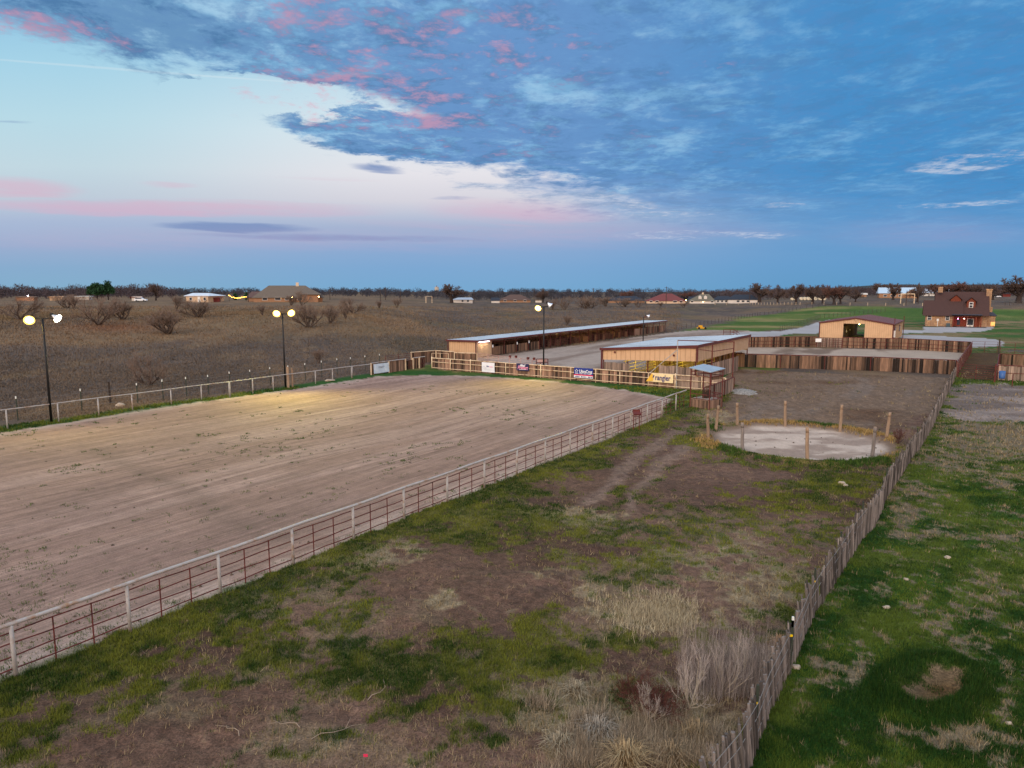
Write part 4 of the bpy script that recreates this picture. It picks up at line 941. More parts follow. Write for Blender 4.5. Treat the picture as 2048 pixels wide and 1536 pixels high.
m = MB(); planks(m, BP(LB-.3, .3), BP(LB-.3, DB-.3), 1.9, jag=.05); m.build('rear_boards', M_WOODD, bn)
for t_ in (2.5, DB-1.6): mm = MB(); mm.lathe(BP(-.02, t_, 3.1), -DV, [(0, 0), (.0, .09), (.1, .13), (.1, 0)], 10); mm.build('wall_lamp', M_RUST, bn)
for s, t_, z, e in ((3.2, 6.6, 2.75, 260), (7.5, 3., 2.8, 160), (14, 5.4, 3., 200), (10.5, 8.6, 2.8, 160)): bulb(bn, BP(s, t_, z), e*1.0, (1, .74, .1), .11)
m = MB(); m.box(BP(5, 3.6, .55), 1.4, 1.7, 1.1, DV, WV, UP); m.box(BP(5, 3.6, 1.14), 1.5, 1.8, .08, DV, WV, UP); m.build('feed_bin', M_YWALL, bn)

# --- tall pipe gate frame on the fence line
P1 = UW(uF-.02, wof(1351)+.12); P3 = UW(uF-.02, wof(1351)+.12+6.3); _p2 = at_depth(1423, 745, 68.1); P2 = Vector((_p2.x, _p2.y, 0))
P3 = Vector((22.35, 71.5, 0))
gt = thing('pipe_arch', 'tall thin rusty pipe frame rising above the plank fence with a white corner post', 'gate frame', P1)
m = MB(); m.tube(P1, P1+UP*5.1, .05, n=7); m.tube(P1+UP*4.1, UW(uF-.02, wof(1300), 1.5), .045, n=6); m.build('corner_post', M_WHITE, gt)
m = MB(); m.tube(P1+UP*5.08, P3+UP*5.08, .05, n=6); m.build('top_bar', M_RUST, gt)
for p, h in ((P3, 5.12), (P2, 5.05)): m = MB(); m.tube(p, p+UP*h, .055, n=7); m.build('post', M_RUST, gt)
m = MB(); m.tube(P1+UP*4.45, P2+UP*4.43, .035, n=6); m.tube(P2+UP*4.4, P3+UP*4.42, .035, n=6); m.build('brace_bar', M_RUST, gt)

# --- announcer's stand
N0 = Vector((17.06, 60.7, 0)); e1 = Vector((.75, .66, 0)).normalized(); e2 = Vector((-.66, .75, 0)).normalized(); TW = 1.95
tw = thing('announcer_stand', 'small raised wooden stand with a tilted galvanised roof at the arena corner', 'stand', N0+e1*TW/2+e2*TW/2)
TP = lambda a, b, z=0.: N0+e1*a+e2*b+UP*z
m = MB()
for a, b in (((0, TW), (0, 0)), ((0, 0), (TW, 0)), ((TW, 0), (TW, TW)), ((TW, TW), (0, TW))):
    planks(m, TP(*a), TP(*b), .74, jag=.02, wmin=.14, wmax=.24)
m.build('skirt_boards', M_WOOD, tw)
m = MB()
for i in range(9): m.box(TP((i+.5)*TW/9, TW/2, .79), TW/9-.012, TW, .04, e1, e2, UP, random.random())
m.build('deck', M_DECK, tw)
zr = lambda a, b: 3.33+.15*a/TW+.2*b/TW
m = MB(); quad_roof(m, TP(-.14, -.14, 3.31), TP(TW+.14, -.14, zr(TW, 0)), TP(TW+.14, TW+.14, zr(TW, TW)), TP(-.14, TW+.14, zr(0, TW)), .05, 7); m.build('roof', M_ROOF, tw)
for a, b in ((0, 0), (TW, 0), (TW, TW), (0, TW)): m = MB(); m.tube(TP(a, b, 0), TP(a, b, zr(a, b)-.06), .05, n=6); m.build('post', M_RUST, tw)
m = MB()
for z in (1.25, .84):
    for a, b in (((0, 0), (TW, 0)), ((TW, 0), (TW, TW)), ((0, TW), (0, 0))) + ((((TW, TW), (0, TW)),) if z > 2 else ()):
        m.tube(TP(*a, z), TP(*b, z), .035, n=6)
for f in (.33, .66):
    for a, b in ((f*TW, 0), (0, f*TW), (TW, f*TW)): m.tube(TP(a, b, .8), TP(a, b, 1.25), .03, n=5)
m.build('railing', M_RUST, tw)
m = MB()
for z in (2.86, 3.2):
    for a, b in (((0, 0), (TW, 0)), ((TW, 0), (TW, TW)), ((0, TW), (0, 0)), ((TW, TW), (0, TW))): m.tube(TP(*a, z), TP(*b, z), .035, n=6)
for a, b in ((0, 0), (TW, 0), (TW, TW), (0, TW)): m.tube(TP(a, b, 2.83), TP(a, b, 3.24), .04, n=6)
m.build('roof_frame', M_RUST, tw)
m = MB()
for k in range(2): m.box(TP(TW*.55, TW*.5, 1.5+k*.3), .5, .06, .2, e1, e2, UP)
m.box(TP(TW*.6, TW*.55, 1.15), .6, .5, .7, e1, e2, UP, .1); m.box(TP(TW*.5, .05, 2.72), TW-.2, .05, .3, e1, e2, UP, .4); m.build('desk', M_WOODD, tw)
dark_fence('plank roping box fence running from the small roofed stand to the corner post', [Vector((17.2, 63.4, 0)), Vector((22.4, 71.3, 0))], 1.5, M_RUST, M_WOODG)
# sand-coloured stand by the rail
q = onG(1273, 862); st_ = thing('rusty_stand', 'small rusty stand with a sloping tray beside the pipe fence', 'stand', q); m = MB()
for dx in (-.21, .21): m.tube(q+Vector((dx, .1, 0)), q+Vector((dx, .1, 1.15)), .03, n=6)
m.tube(q+Vector((-.21, .1, 1.0)), q+Vector((.21, .1, 1.0)), .03, n=6); m.build('leg_frame', M_RUST, st_)
m = MB(); m.box(q+Vector((0, .0, 1.28)), .55, .5, .1, (1, 0, 0), Vector((0, .94, .34)), Vector((0, -.34, .94))); m.box(q+Vector((0, .22, 1.42)), .55, .06, .2); m.build('tray', M_RUST, st_)

# --- plank fenced stock pen
a = onG(1470, 734); b = onG(1560, 736.5); c_ = onG(1740, 742); d_ = onG(1911, 750)
dark_fence('long dark plank fence on the near side of the sandy stock pen', [a, b, c_, d_], 1.78, M_RUST, M_WOODD, posts=5, rails=(), jag=.07)
e_ = onG(1497, 695); f_ = onG(1690, 695.5); g_ = onG(1815, 699); h_ = onG(1941, 707)
dark_fence('plank fence with maroon rails on the far side of the sandy stock pen', [e_, onG(1632, 694)], 1.85, M_RUST, M_WOODD, posts=3.2, rails=(.5, 1.1), jag=.04)
dark_fence('plank fence between the small tan barn and the alley', [onG(1684, 696), g_, h_], 1.85, M_RUST, M_WOODD, posts=3.2, rails=(.5, 1.1), jag=.04)
gg = thing('plank_gate', 'grey plank gate with pipe bars in front of the small tan barn', 'gate', onG(1632, 694))
m = MB(); planks(m, onG(1633, 694), onG(1683, 696), 1.7, jag=.03); m.build('planks', M_WOODG, gg)
a_, b_ = onG(1633, 694.6), onG(1683, 696.6); m = MB()
for zz in (.3, .65, 1., 1.35, 1.75): m.tube(a_+UP*zz, b_+UP*zz, .03, n=5)
for k in range(7): q = a_.lerp(b_, k/6); m.tube(q, q+UP*1.78, .03, n=5)
m.build('frame', M_RUST, gg)
m = MB(); q = onG(1636, 695.5); m.box(q+UP*1.3, 1.0, .05, .6); m.build('plate', M_PAPER, gg)
dark_fence('plank fence along the alley beside the stock pen', [h_, onG(1912, 753)], 1.75, M_RUST, M_WOODG, posts=3, jag=.03)
panel('rusty pipe gate across the near end of the brown alley', onG(1915, 757), onG(1988, 764), 1.75, M_RUST, 7, 'pipe_gate', 'gate', mids=1, z0=.25)
q = onG(1989, 764); t0 = thing('gate_post', 'rusty gate post on the right of the alley gate', 'post', q); m = MB(); m.tube(q, q+UP*2., .08, n=8); m.build('pole', M_RUST, t0)
panel('pipe gate across the far end of the alley before the pale drive', onG(1943, 704), onG(1994, 706), 1.75, M_RUST, 5, 'pipe_gate', 'gate', mids=1)
q = onG(1997, 708); t0 = thing('gate_post', 'dark post at the far end of the alley where the pipe gate ends', 'post', q); m = MB(); m.tube(q, q+UP*2.4, .11, n=8); m.build('pole', M_INT, t0)
panel('dark pipe fence on the lawn to the right of the alley', onG(2000, 706), onG(2120, 712), 1.75, M_RUST, 4, 'pipe_fence', 'fence', mids=3)
dark_fence('dark plank fence to the right of the alley', [onG(1998, 733), onG(2150, 741)], 1.7, M_RUST, M_WOODD)
dark_fence('pale slab board fence with a blue tub to the right of the alley gate', [onG(1994, 760), onG(2150, 768)], 1.75, M_RUST, M_WOODG, rails=(.9,), jag=.12)
dark_fence('short fence of slabs along the right side of the alley', [onG(1996, 732), onG(1992, 760)], 1.6, M_RUST, M_WOODG)
q = onG(2003, 763); t0 = thing('water_tub', 'blue plastic tub standing by the pale slab boards', 'tub', q); m = MB(); m.lathe(q+UP*.35, (0, 0, 1), [(0, 0), (0, .28), (.1, .3), (.85, .32), (.85, .28), (.1, .25), (.1, 0)], 14); m.build('pail', M_BLUEP, t0, smooth=True)
q = onG(2024, 773); t0 = thing('wooden_post', 'lone thin post standing before the slab boards on bare dirt', 'post', q); m = MB(); m.tube(q, q+UP*1.35, .05, n=7); m.build('pole', M_RUST, t0)
# gravel heap
q = onG(1484, 785); vs = []; mm = MB()
mm.lathe(Vector((q.x, q.y, -.05)), (0, 0, 1), [(0, 1.5), (.14, 1.25), (.3, .8), (.4, .35), (.43, 0)], 26); o = mm.build('gravel_heap', mat('pale_gravel', C3(140, 134, 126), .95, .6, 6, bump=.08), None, loc=q, smooth=True); tag(o, 'low heap of pale gravel at the end of the roping box fence', 'gravel heap')
for v in o.data.vertices: v.co.x *= 1+.25*math.sin(v.co.y*5); v.co.y *= 1.1+.2*math.sin(v.co.x*7)

# --- round pen posts
rpl = ((1415.7, 828.6, 880, 'thin wooden post at the left end of the bare round pen'), (1437, 811.5, 863, 'pale wooden post leaning right at the left back of the round pen'), (1474.7, 806, 852, 'pale wooden post at the back of the round pen nearest the roofed stand'), (1571, 802, 852, 'wooden post at the middle of the round pen far rim'), (1684, 809.6, 863, 'light leaning wooden post on the far rim toward the stake fence'), (1780, 825, 878, 'grey leaning wooden post at the right end of the round pen'), (1750.6, 854, 919, 'dark leaning wooden post at the near right rim of the round pen'), (1614.6, 853.8, 920.7, 'brown wooden post at the front middle of the round pen'), (1485, 845.7, 902.6, 'grey brown wooden post at the near left rim of the round pen'))
for i, (x, yt, yb, lab) in enumerate(rpl):
    b = onG([1415.7, 1431, 1474, 1570, 1680, 1773, 1744, 1614.4, 1484.8][i], yb); h = top(b, yt); tt = at_depth(x, yt, b.y)
    t0 = thing('pen_post', lab, 'post', b, 'wooden posts around the round pen'); m = MB(); n = 6; pr = b-UP*.1
    for k in range(1, n+1):
        q = (b-UP*.1).lerp(tt, k/n)+Vector((random.uniform(-.012, .012), 0, 0)); m.tube(pr, q, .115-.02*(k-1)/n, .115-.02*k/n, 10, .35+.06*i, cap=(k == n)); pr = q
    m.build('pole', M_POST if i not in (6, 8) else M_STAKE, t0, smooth=True)
    m = MB(); m.lathe(pr, (0, 0, 1), [(-.02, .099), (.006, .096), (.012, 0)], 10, .9); m.build('cut_top', M_POST, t0)

# --- cedar stake fence on the right
cf = thing('stake_fence', 'crooked grey cedar stake fence between paddock and green pasture', 'fence', PKW[0])
segs = [(PKW[i], PKW[i+1]) for i in range(len(PKW)-1)]; tot = sum((b-a).length for a, b in segs)
stuff_mb = MB(); s = 0; cnt = 0; nx = 3.; M_CUT = mat('fresh_cut_wood', C3(206, 148, 88), .9, .1)
def along(s):
    for a, b in segs:
        L = (b-a).length
        if s <= L: return a.lerp(b, s/L), (b-a).normalized()
        s -= L
    return segs[-1][1], (segs[-1][1]-segs[-1][0]).normalized()
while s < tot:
    c_, e = along(s); w = random.uniform(.05, .105); n = Vector((e.y, -e.x, 0))
    lean = (.10*max(0, 1-(s/26.)**2)+random.uniform(-.07, .07)); fl = random.uniform(-.11, .09)
    h = random.uniform(1.05, 1.46)*(1.0 if random.random() > .06 else 1.12); z = gz1(c_.x, c_.y)
    ax = (UP - Vector((1, 0, 0))*lean + e*fl).normalized(); base = Vector((c_.x, c_.y, z-.08))+n*random.uniform(-.05, .05)
    mb = stuff_mb if cnt >= 99 else MB()
    k = 6; rr0 = w/2; tn = random.random(); pr = base; bend = Vector((random.uniform(-.025, .025), random.uniform(-.02, .02), 0))
    q1 = base+ax*h*.5+bend; q2 = base+ax*h
    mb.tube(pr, q1, rr0, rr0*.95, k, tn, cap=False); mb.tube(q1, q2, rr0*.95, rr0*random.uniform(.55, .9), k, tn)
    if mb is not stuff_mb:
        so = mb.build('stake', M_STAKE, cf)
        if random.random() < .035: m = MB(); m.tube(q2-ax*.02, q2+ax*.02, rr0*.9, rr0*.8, k, .9); m.build('cut_tip', M_CUT, so)
    cnt += 1; s += w*random.uniform(.95, 1.3)
o = stuff_mb.build('stakes', M_STAKE, cf); o['kind'] = 'stuff'
for zz in (.35, .8, 1.15):
    m = MB(); pts = [along(tot*i/60)[0] for i in range(61)]
    for a, b in zip(pts, pts[1:]): m.tube((a.x, a.y, gz1(a.x, a.y)+zz), (b.x, b.y, gz1(b.x, b.y)+zz), .008, n=3, cap=False)
    m.build('wire', M_WIRE, cf)
for i, (x, y) in enumerate(((1510, 1492), (1580, 1343), (1626, 1222), (1678, 1142), (1722, 1073), (1770, 998), (1832, 905), (1902, 775))):
    b = onG(x, y); m = MB(); m.box(b+UP*.75, .05, .05, 1.6); t_ = m.build('t_post', M_TPOST, cf)
    if i == 1: m = MB(); m.box(b+UP*1.5, .05, .05, .3); m.build('tip', M_TIP, t_)
    if i < 3:
        m = MB(); m.box(b+Vector((-.04, -.03, 1.12)), .08, .05, .05); m.build('insulator', M_YEL, t_)
# ------------------------------------------------------------------ small tan barn
FR = Vector((74.4, 139, 0)); LW, SD = 13.35, 20.; HE, HPk = 3.43, 4.5
fu, fw_ = uw(FR.x, FR.y)
QP = lambda s, t_, z=0.: UW(fu+s, fw_-t_, z)
sb = thing('tan_barn', 'small tan gabled barn with a brown metal roof and an open aisle', 'barn', QP(SD/2, LW/2))
m = MB(); d0, d1 = 5.0, 8.9
zroof = lambda t_: mix(HE, HPk, 1-abs(t_-LW/2)/(LW/2))
for a, b in ((0, d0), (d1, LW)):
    mid = [a, b] if not a < LW/2 < b else [a, LW/2, b]
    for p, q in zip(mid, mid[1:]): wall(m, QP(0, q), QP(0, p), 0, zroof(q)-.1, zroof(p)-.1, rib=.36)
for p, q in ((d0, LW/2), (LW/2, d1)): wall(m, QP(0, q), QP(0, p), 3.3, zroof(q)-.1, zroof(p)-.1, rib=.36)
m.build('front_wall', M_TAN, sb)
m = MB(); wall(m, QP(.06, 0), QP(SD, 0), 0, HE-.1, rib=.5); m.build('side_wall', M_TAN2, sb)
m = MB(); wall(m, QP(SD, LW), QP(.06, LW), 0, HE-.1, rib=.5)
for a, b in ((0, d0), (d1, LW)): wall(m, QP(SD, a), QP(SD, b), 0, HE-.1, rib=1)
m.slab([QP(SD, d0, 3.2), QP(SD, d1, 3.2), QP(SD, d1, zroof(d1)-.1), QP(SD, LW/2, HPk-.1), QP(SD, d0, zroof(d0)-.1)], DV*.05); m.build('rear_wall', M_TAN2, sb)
m = MB()
for k in range(6):
    for t_ in (d0-.05, d1+.05): m.box(QP(.3+(k+.5)*3.2, t_, 1.25), 3.1, .08, 2.5, DV, WV, UP, random.random())
for t_ in (d0-.05, d1+.05): m.box(QP(SD/2, t_, 2.65), SD-.6, .06, .14, DV, WV, UP, .8)
m.build('stall_fronts', M_INT, sb)
m = MB(); quad_roof(m, QP(-.2, -.2, HE-.02), QP(SD+.2, -.2, HE-.02), QP(SD+.2, LW/2, HPk), QP(-.2, LW/2, HPk), .08, 40); quad_roof(m, QP(-.2, LW/2, HPk), QP(SD+.2, LW/2, HPk), QP(SD+.2, LW+.2, HE-.02), QP(-.2, LW+.2, HE-.02), .08, 40); m.build('roof', M_BROOF, sb)
m = MB(); m.bar(QP(-.22, -.2, HE-.1), QP(-.22, LW/2, HPk-.08), .05, .22); m.bar(QP(-.22, LW/2, HPk-.08), QP(-.22, LW+.2, HE-.1), .05, .22); m.bar(QP(-.2, -.22, HE-.1), QP(SD+.2, -.22, HE-.1), .05, .2)
m.bar(QP(-.05, -.03, 0), QP(-.05, -.03, HE-.15), .16); m.bar(QP(-.05, LW+.03, 0), QP(-.05, LW+.03, HE-.15), .16); m.build('trim', M_MAROON, sb)
for s in (3.2, 12.6):
    m = MB(); m.box(QP(s, -.05, 2.05), 1.5, .08, 1.3, DV, WV, UP); f = m.build('window', M_MAROON, sb); m = MB(); m.box(QP(s, -.11, 2.05), 1.2, .05, 1.05, DV, WV, UP); m.build('pane', M_GLASS, f)
m = MB(); m.box(QP(-.08, LW/2, 4.05), .2, .5, .2, DV, WV, UP); m.build('gable_lamp', M_CREAM, sb)
bulb(sb, QP(5, LW/2, 3.0), 120, (1, .7, .2), .09); bulb(sb, QP(14, LW/2, 3.0), 90, (1, .7, .2), .09)
m = MB(); m.box(QP(9, d1-.01, 1.6), .5, .05, .35, DV, WV, UP); m.box(QP(4, d1-.01, 1.55), .4, .05, .5, DV, WV, UP); m.build('notice', M_PAPER, sb)

# ------------------------------------------------------------------ brick ranch house on the right
M_BRICK = bpy.data.materials.new('brick'); M_BRICK.use_nodes = True; t = NT(M_BRICK.node_tree); b_ = t.n['Principled BSDF']
tc = t.new('ShaderNodeTexCoord').outputs['Object']; sxz = t.new('ShaderNodeSeparateXYZ'); t.l.new(tc, sxz.inputs[0])
br = t.new('ShaderNodeTexBrick'); t.l.new(t.xyz(t.m('ADD', sxz.outputs[0], sxz.outputs[1]), sxz.outputs[2]), br.inputs['Vector'])
br.inputs['Color1'].default_value = (*C3(152, 116, 86), 1); br.inputs['Color2'].default_value = (*C3(118, 84, 64), 1); br.inputs['Mortar'].default_value = (*C3(190, 160, 126), 1)
br.inputs['Scale'].default_value = 1.6; br.inputs['Mortar Size'].default_value = .02; br.inputs['Brick Width'].default_value = .7
bm = t.mixc(t.sst(.5, .75, t.noise(tc, 1.3, 4, .7)), br.outputs[0], tuple(C3(206, 160, 112))); t.l.new(bm, b_.inputs['Base Color']); b_.inputs['Roughness'].default_value = .9
M_SHING = mat('brown_shingles', C3(72, 50, 45), .9, .3, 6, tint=.1); M_SHING2 = mat('dark_shingles', C3(60, 62, 72), .9, .25, 5); M_REDW = mat('red_brown_wood', C3(110, 52, 34), .8, .2, 3); M_STONE = mat('pale_stone', C3(206, 184, 156), .9, .25, 3); M_TRIMW = mat('white_trim', C3(220, 216, 208), .6, .05); M_CONC = mat('concrete', C3(178, 174, 170), .9, .1, 1)
HB_ = G(1847, 652); hx0, hy0, hz0 = HB_.x, HB_.y, HB_.z
bh = thing('brick_house', 'brick house with brown shingle roofs, a dormer, a porch and a tall chimney', 'house', HB_+Vector((9, 4, 0)))
HAZ = R(29)                                  # the house faces the camera
HX, HY = Vector((math.cos(HAZ), -math.sin(HAZ), 0)), Vector((math.sin(HAZ), math.cos(HAZ), 0))
HP = lambda x, y, z: Vector((hx0, hy0, hz0+z))+HX*x+HY*y
def Xp(px, dy=0):
    """x along the front at which column px is seen, dy behind the front"""
    k = (px-1024)/F; b0 = Vector((hx0, hy0, 0))+HY*dy; hz = (HC-hz0)*ST
    return (k*(b0.y*CT+hz)-b0.x)/(HX.x-k*HX.y*CT)
def Zp(py, dy=0):
    x = Xp(1915, dy); return top((0, hy0+HY.y*dy+HX.y*x), py)-hz0
HB_AX = (HX, HY, UP)
def prism_roof(mb, x0, x1, y0, y1, ze, zr, ov=.35, th=.14, hip0=0., hip1=0., f=HP):
    ym = (y0+y1)/2
    A_ = [(x0-ov, y0-ov, ze-.12), (x1+ov, y0-ov, ze-.12), (x1+ov, y1+ov, ze-.12), (x0-ov, y1+ov, ze-.12), (x0-ov+hip0, ym, zr), (x1+ov-hip1, ym, zr)]
    B_ = [(x, y, z-th) for x, y, z in A_]
    vs = [f(*p) for p in A_+B_]; fs = [(0, 1, 5, 4), (2, 3, 4, 5), (7, 6, 10, 11), (9, 8, 11, 10), (0, 6, 7, 1), (2, 8, 9, 3)]
    if hip0: fs += [(3, 0, 4), (6, 9, 10), (3, 9, 6, 0)]
    else: fs += [(0, 4, 10, 6), (4, 3, 9, 10)]
    if hip1: fs += [(1, 2, 5), (8, 7, 11), (1, 7, 8, 2)]
    else: fs += [(5, 1, 7, 11), (2, 5, 11, 8)]
    mb.add(vs, fs)
def box_walls(mb, x0, x1, y0, y1, z0, z1, f=HP, gable=None):
    """solid block; gable = ridge height gives pentagonal ends in x"""
    if gable: 
        ym = (y0+y1)/2; pts = [f(x0, y0, z0), f(x0, y1, z0), f(x0, y1, z1), f(x0, ym, gable), f(x0, y0, z1)]
        mb.slab(pts, f(x1, y0, z0)-f(x0, y0, z0))
    else: mb.slab([f(x0, y0, z0), f(x1, y0, z0), f(x1, y1, z0), f(x0, y1, z0)], f(x0, y0, z1)-f(x0, y0, z0))
def win(par, x, y, z, w, h, f=HP, fm=None, d=-1):
    m = MB(); m.box(f(x, y+d*.03, z), w, .1, h, *HB_AX); o = m.build('window', fm or M_TRIMW, par)
    m = MB(); m.box(f(x, y+d*.07, z+h*.24), w-.18, .08, h*.38, *HB_AX); m.box(f(x, y+d*.07, z-h*.22), w-.18, .08, h*.4, *HB_AX); m.build('pane', M_GLASS, o)
x0, x1 = Xp(1848), Xp(1906); zE = Zp(630.5); zR1 = Zp(601, 4.5)
m = MB(); box_walls(m, x0+.25, x1, 0, 9, -.3, zE, gable=zR1-.2); m.build('wing_wall', M_BRICK, bh)
m = MB(); prism_roof(m, x0, x1+1.6, -.1, 9.1, zE, zR1, .5); m.build('wing_roof', M_SHING, bh)
X0, X1 = Xp(1868, 7), Xp(1970, 7); zR2 = Zp(583.5, 7.2)
m = MB(); box_walls(m, X0, X1, 2.2, 12.5, -.3, 2.9, gable=zR2-.3); m.build('main_wall', M_BRICK, bh)
m = MB(); prism_roof(m, X0, X1, .6, 13.8, 3.2, zR2, .3); m.build('main_roof', M_SHING, bh)
# porch
m = MB(); m.box(HP((Xp(1902)+Xp(1962))/2, .2, Zp(629)), Xp(1962)-Xp(1902), 3.6, .22, *HB_AX); m.build('porch_roof', M_SHING2, bh)
m = MB(); m.box(HP((Xp(1906)+Xp(1961))/2, 2.12, 1.35), Xp(1961)-Xp(1906)-.2, .12, 2.6, *HB_AX); m.build('porch_wall', M_REDW, bh)
for px in (1904.5, 1950, 1960): m = MB(); m.box(HP(Xp(px), -1.3, 1.3), .28, .28, 2.7, *HB_AX); m.build('porch_post', M_REDW, bh)
for px in (1917, 1938, 1943.5): 
    m = MB(); m.box(HP(Xp(px), 2.0, 1.1), .95, .1, 2.1, *HB_AX); f = m.build('door', M_TRIMW if px > 1930 else M_REDW, bh); m = MB(); m.box(HP(Xp(px), 1.93, 1.25), .7, .06, 1.6, *HB_AX); m.build('pane', M_GLASS, f)
for px, cc in ((1915, (1, .25, .8)), (1927, (1, .5, .35))): bulb(bh, HP(Xp(px), .2, 2.2), 30, cc, .13, mat('porch_glow_%d' % px, np.array(cc), emit=np.array(cc)*1.0+.25, emit_s=9))
m = MB(); m.box(HP((Xp(1846)+Xp(1972))/2, -1.0, -.06), Xp(1972)-Xp(1846), 3.2, .12, *HB_AX); m.build('patio', M_CONC, bh)
for px in (1857.5, 1893.5): win(bh, Xp(px), 0, Zp(636.5), 1.0, 1.25)
# dormers
def dormer(px, yb, w_, zb, zt_, zpk, back, window=True):
    m = MB(); x = Xp(px, yb); ym = w_/2
    pts = [HP(x-ym, yb, zb), HP(x+ym, yb, zb), HP(x+ym, yb, zt_), HP(x, yb, zpk), HP(x-ym, yb, zt_)]
    m.slab(pts, HY*back); o = m.build('dormer', M_REDW, bh)
    m = MB()
    for s_ in (-1, 1): m.slab([HP(x, yb-.3, zpk+.12), HP(x+s_*(ym+.35), yb-.3, zt_-.12), HP(x+s_*(ym+.35), yb+back, zt_-.12), HP(x, yb+back, zpk+.12)], UP*.1)
    m.build('dormer_roof', M_SHING, o)
    if window: 
        m = MB(); m.box(HP(x, yb-.05, (zb+zt_)/2+.1), .95, .1, 1.5, *HB_AX); w1 = m.build('window', M_TRIMW, o); m = MB(); m.box(HP(x, yb-.11, (zb+zt_)/2+.45), .7, .05, .55, *HB_AX); m.box(HP(x, yb-.11, (zb+zt_)/2-.28), .7, .05, .55, *HB_AX); m.build('pane', M_GLASS, w1)
dormer(1938.5, 2.6, 2.0, Zp(617.5, 2.6), Zp(603, 2.6), Zp(598, 2.6)+.3, 3.6)
dormer(1907.5, 4.2, 2.4, 4.6, Zp(599, 4.2), Zp(592, 4.2)+.2, 2.6, False)
# chimney and right wing
xc = Xp(1969.5, 6); m = MB(); m.box(HP(xc+.4, 6.5, 2.5), 2.0, 1.4, 5.6, *HB_AX); m.box(HP(xc+.35, 6.5, Zp(580, 6.5)/2+2.), 1.25, 1.1, Zp(580, 6.5)-4, *HB_AX); m.box(HP(xc+.35, 6.5, Zp(579, 6.5)), 1.5, 1.35, .3, *HB_AX); m.build('chimney', M_BRICK, bh)
m = MB(); m.tube(HP(xc+.35, 6.5, Zp(579, 6.5)), HP(xc+.35, 6.5, Zp(579, 6.5)+.7), .18, n=8); m.build('chimney_cap', M_BLACK, bh)
x2, x3 = Xp(1971, 5), Xp(1989, 5); m = MB(); box_walls(m, x2, x3, 4.5, 10, -.3, Zp(629, 4.5)); m.build('side_wing_wall', M_BRICK, bh)
m = MB(); prism_roof(m, x2, x3, 4.5, 10, Zp(629, 4.5), Zp(617.5, 7), .3, hip1=1.6); m.build('side_wing_roof', M_SHING2, bh)
m = MB(); m.box(HP(Xp(1985, 4.4), 4.44, .8), .95, .06, 1.0, *HB_AX); m.build('lit_window', mat('lit_window', C3(255, 190, 110), emit=C3(255, 176, 96), emit_s=.6), bh)
m = MB(); m.box(HP(Xp(1876, 3), 5.5, Zp(579.5, 6)), 1.1, .9, 1.6, *HB_AX); m.build('chimney', M_BRICK, bh)
for px, lab in ((1896, 'dark air conditioner standing by the brick house wall'), (1969, 'dark air conditioner at the foot of the brick house chimney')):
    m = MB(); yy = -.6 if px < 1950 else 3.4; c_ = HP(Xp(px, yy), yy, .45); m.box(c_, .9, .8, .9, *HB_AX); m.lathe(c_+UP*.44, (0, 0, 1), [(0, .4), (.05, .4), (.05, 0)], 12); o = m.build('air_conditioner', mat('slate_metal', C3(62, 78, 84), .5, .1), None, loc=c_-UP*.45); tag(o, lab, 'air conditioner')
m = MB(); m.box(HP(Xp(1874.5), -.1, 1.75), .5, .18, .6, *HB_AX); m.box(HP(Xp(1874.5), -.08, .7), .12, .1, 1.5, *HB_AX); m.build('electric_box', M_TRIMW, bh)

# ------------------------------------------------------------------ distant houses
def house(label, px0, px1, pyb, pye, pyr, rx0, rx1, depth, wallm, roofm, name='house', cat='house', group=None, chim=None, wins=(), lights=(), turn=0.):
    b = G((px0+px1)/2, pyb); D = b.y; t0 = thing(name, label, cat, b, group)
    az = math.atan2(b.x, b.y)*.8+R(turn); hx, hy = Vector((math.cos(az), -math.sin(az), 0)), Vector((math.sin(az), math.cos(az), 0)); ax3 = (hx, hy, UP)
    fz = lambda x, y, z: Vector((b.x, b.y, b.z+z))+hx*x+hy*y
    def X(px, dy=0.):
        k = (px-1024)/F; b0 = Vector((b.x, b.y, 0))+hy*dy; hz = (HC-b.z)*ST
        return (k*(b0.y*CT+hz)-b0.x)/(hx.x-k*hx.y*CT)
    x0, x1 = X(px0), X(px1); ze = max(1.8, top(b, pye)-b.z); zr = top((0, D+depth/2), pyr)-b.z
    h0, h1 = X(rx0, depth/2)-x0, x1-X(rx1, depth/2); g = (h0 < .5 and h1 < .5)
    m = MB(); box_walls(m, x0+.3, x1-.3, 0, depth, -1.2, ze, f=fz, gable=(zr-.15) if g else None); m.build('wall', wallm, t0)
    m = MB(); prism_roof(m, x0, x1, 0, depth, ze, zr, .4, hip0=max(h0, 0), hip1=max(h1, 0), f=fz); rf = m.build('roof', roofm, t0)
    if chim: m = MB(); zc = top((0, D+depth/2), chim[1])-b.z; m.box(fz(X(chim[0], depth/2), depth/2, zc-1.2), 1.1, .9, 2.4, *ax3); m.build('chimney', M_STONE, rf)
    for w in wins:
        m = MB(); m.box(fz(X(w[0]), -.03, 1.35), w[1] if len(w) > 1 else 1.2, .12, w[2] if len(w) > 2 else 1.3, *ax3); f = m.build('window', M_TRIMW, t0)
        m = MB(); m.box(fz(X(w[0]), -.1, 1.35), (w[1] if len(w) > 1 else 1.2)-.25, .08, (w[2] if len(w) > 2 else 1.3)-.25, *ax3); m.build('pane', M_GLASS, f)
    for px, py, cc, k in lights:
        p = at_depth(px, py, D-.5); m = MB(); m.lathe(p+UP*.22, (0, 0, -1), [(0, 0), (.05, .14), (.22, .2), (.4, .12), (.44, 0)], 8); m.build('wall_lamp', mat('far_glow_%d_%d' % (px, py), np.array(cc), emit=np.array(cc), emit_s=k), t0)
    return t0, X, fz, D, b, ax3
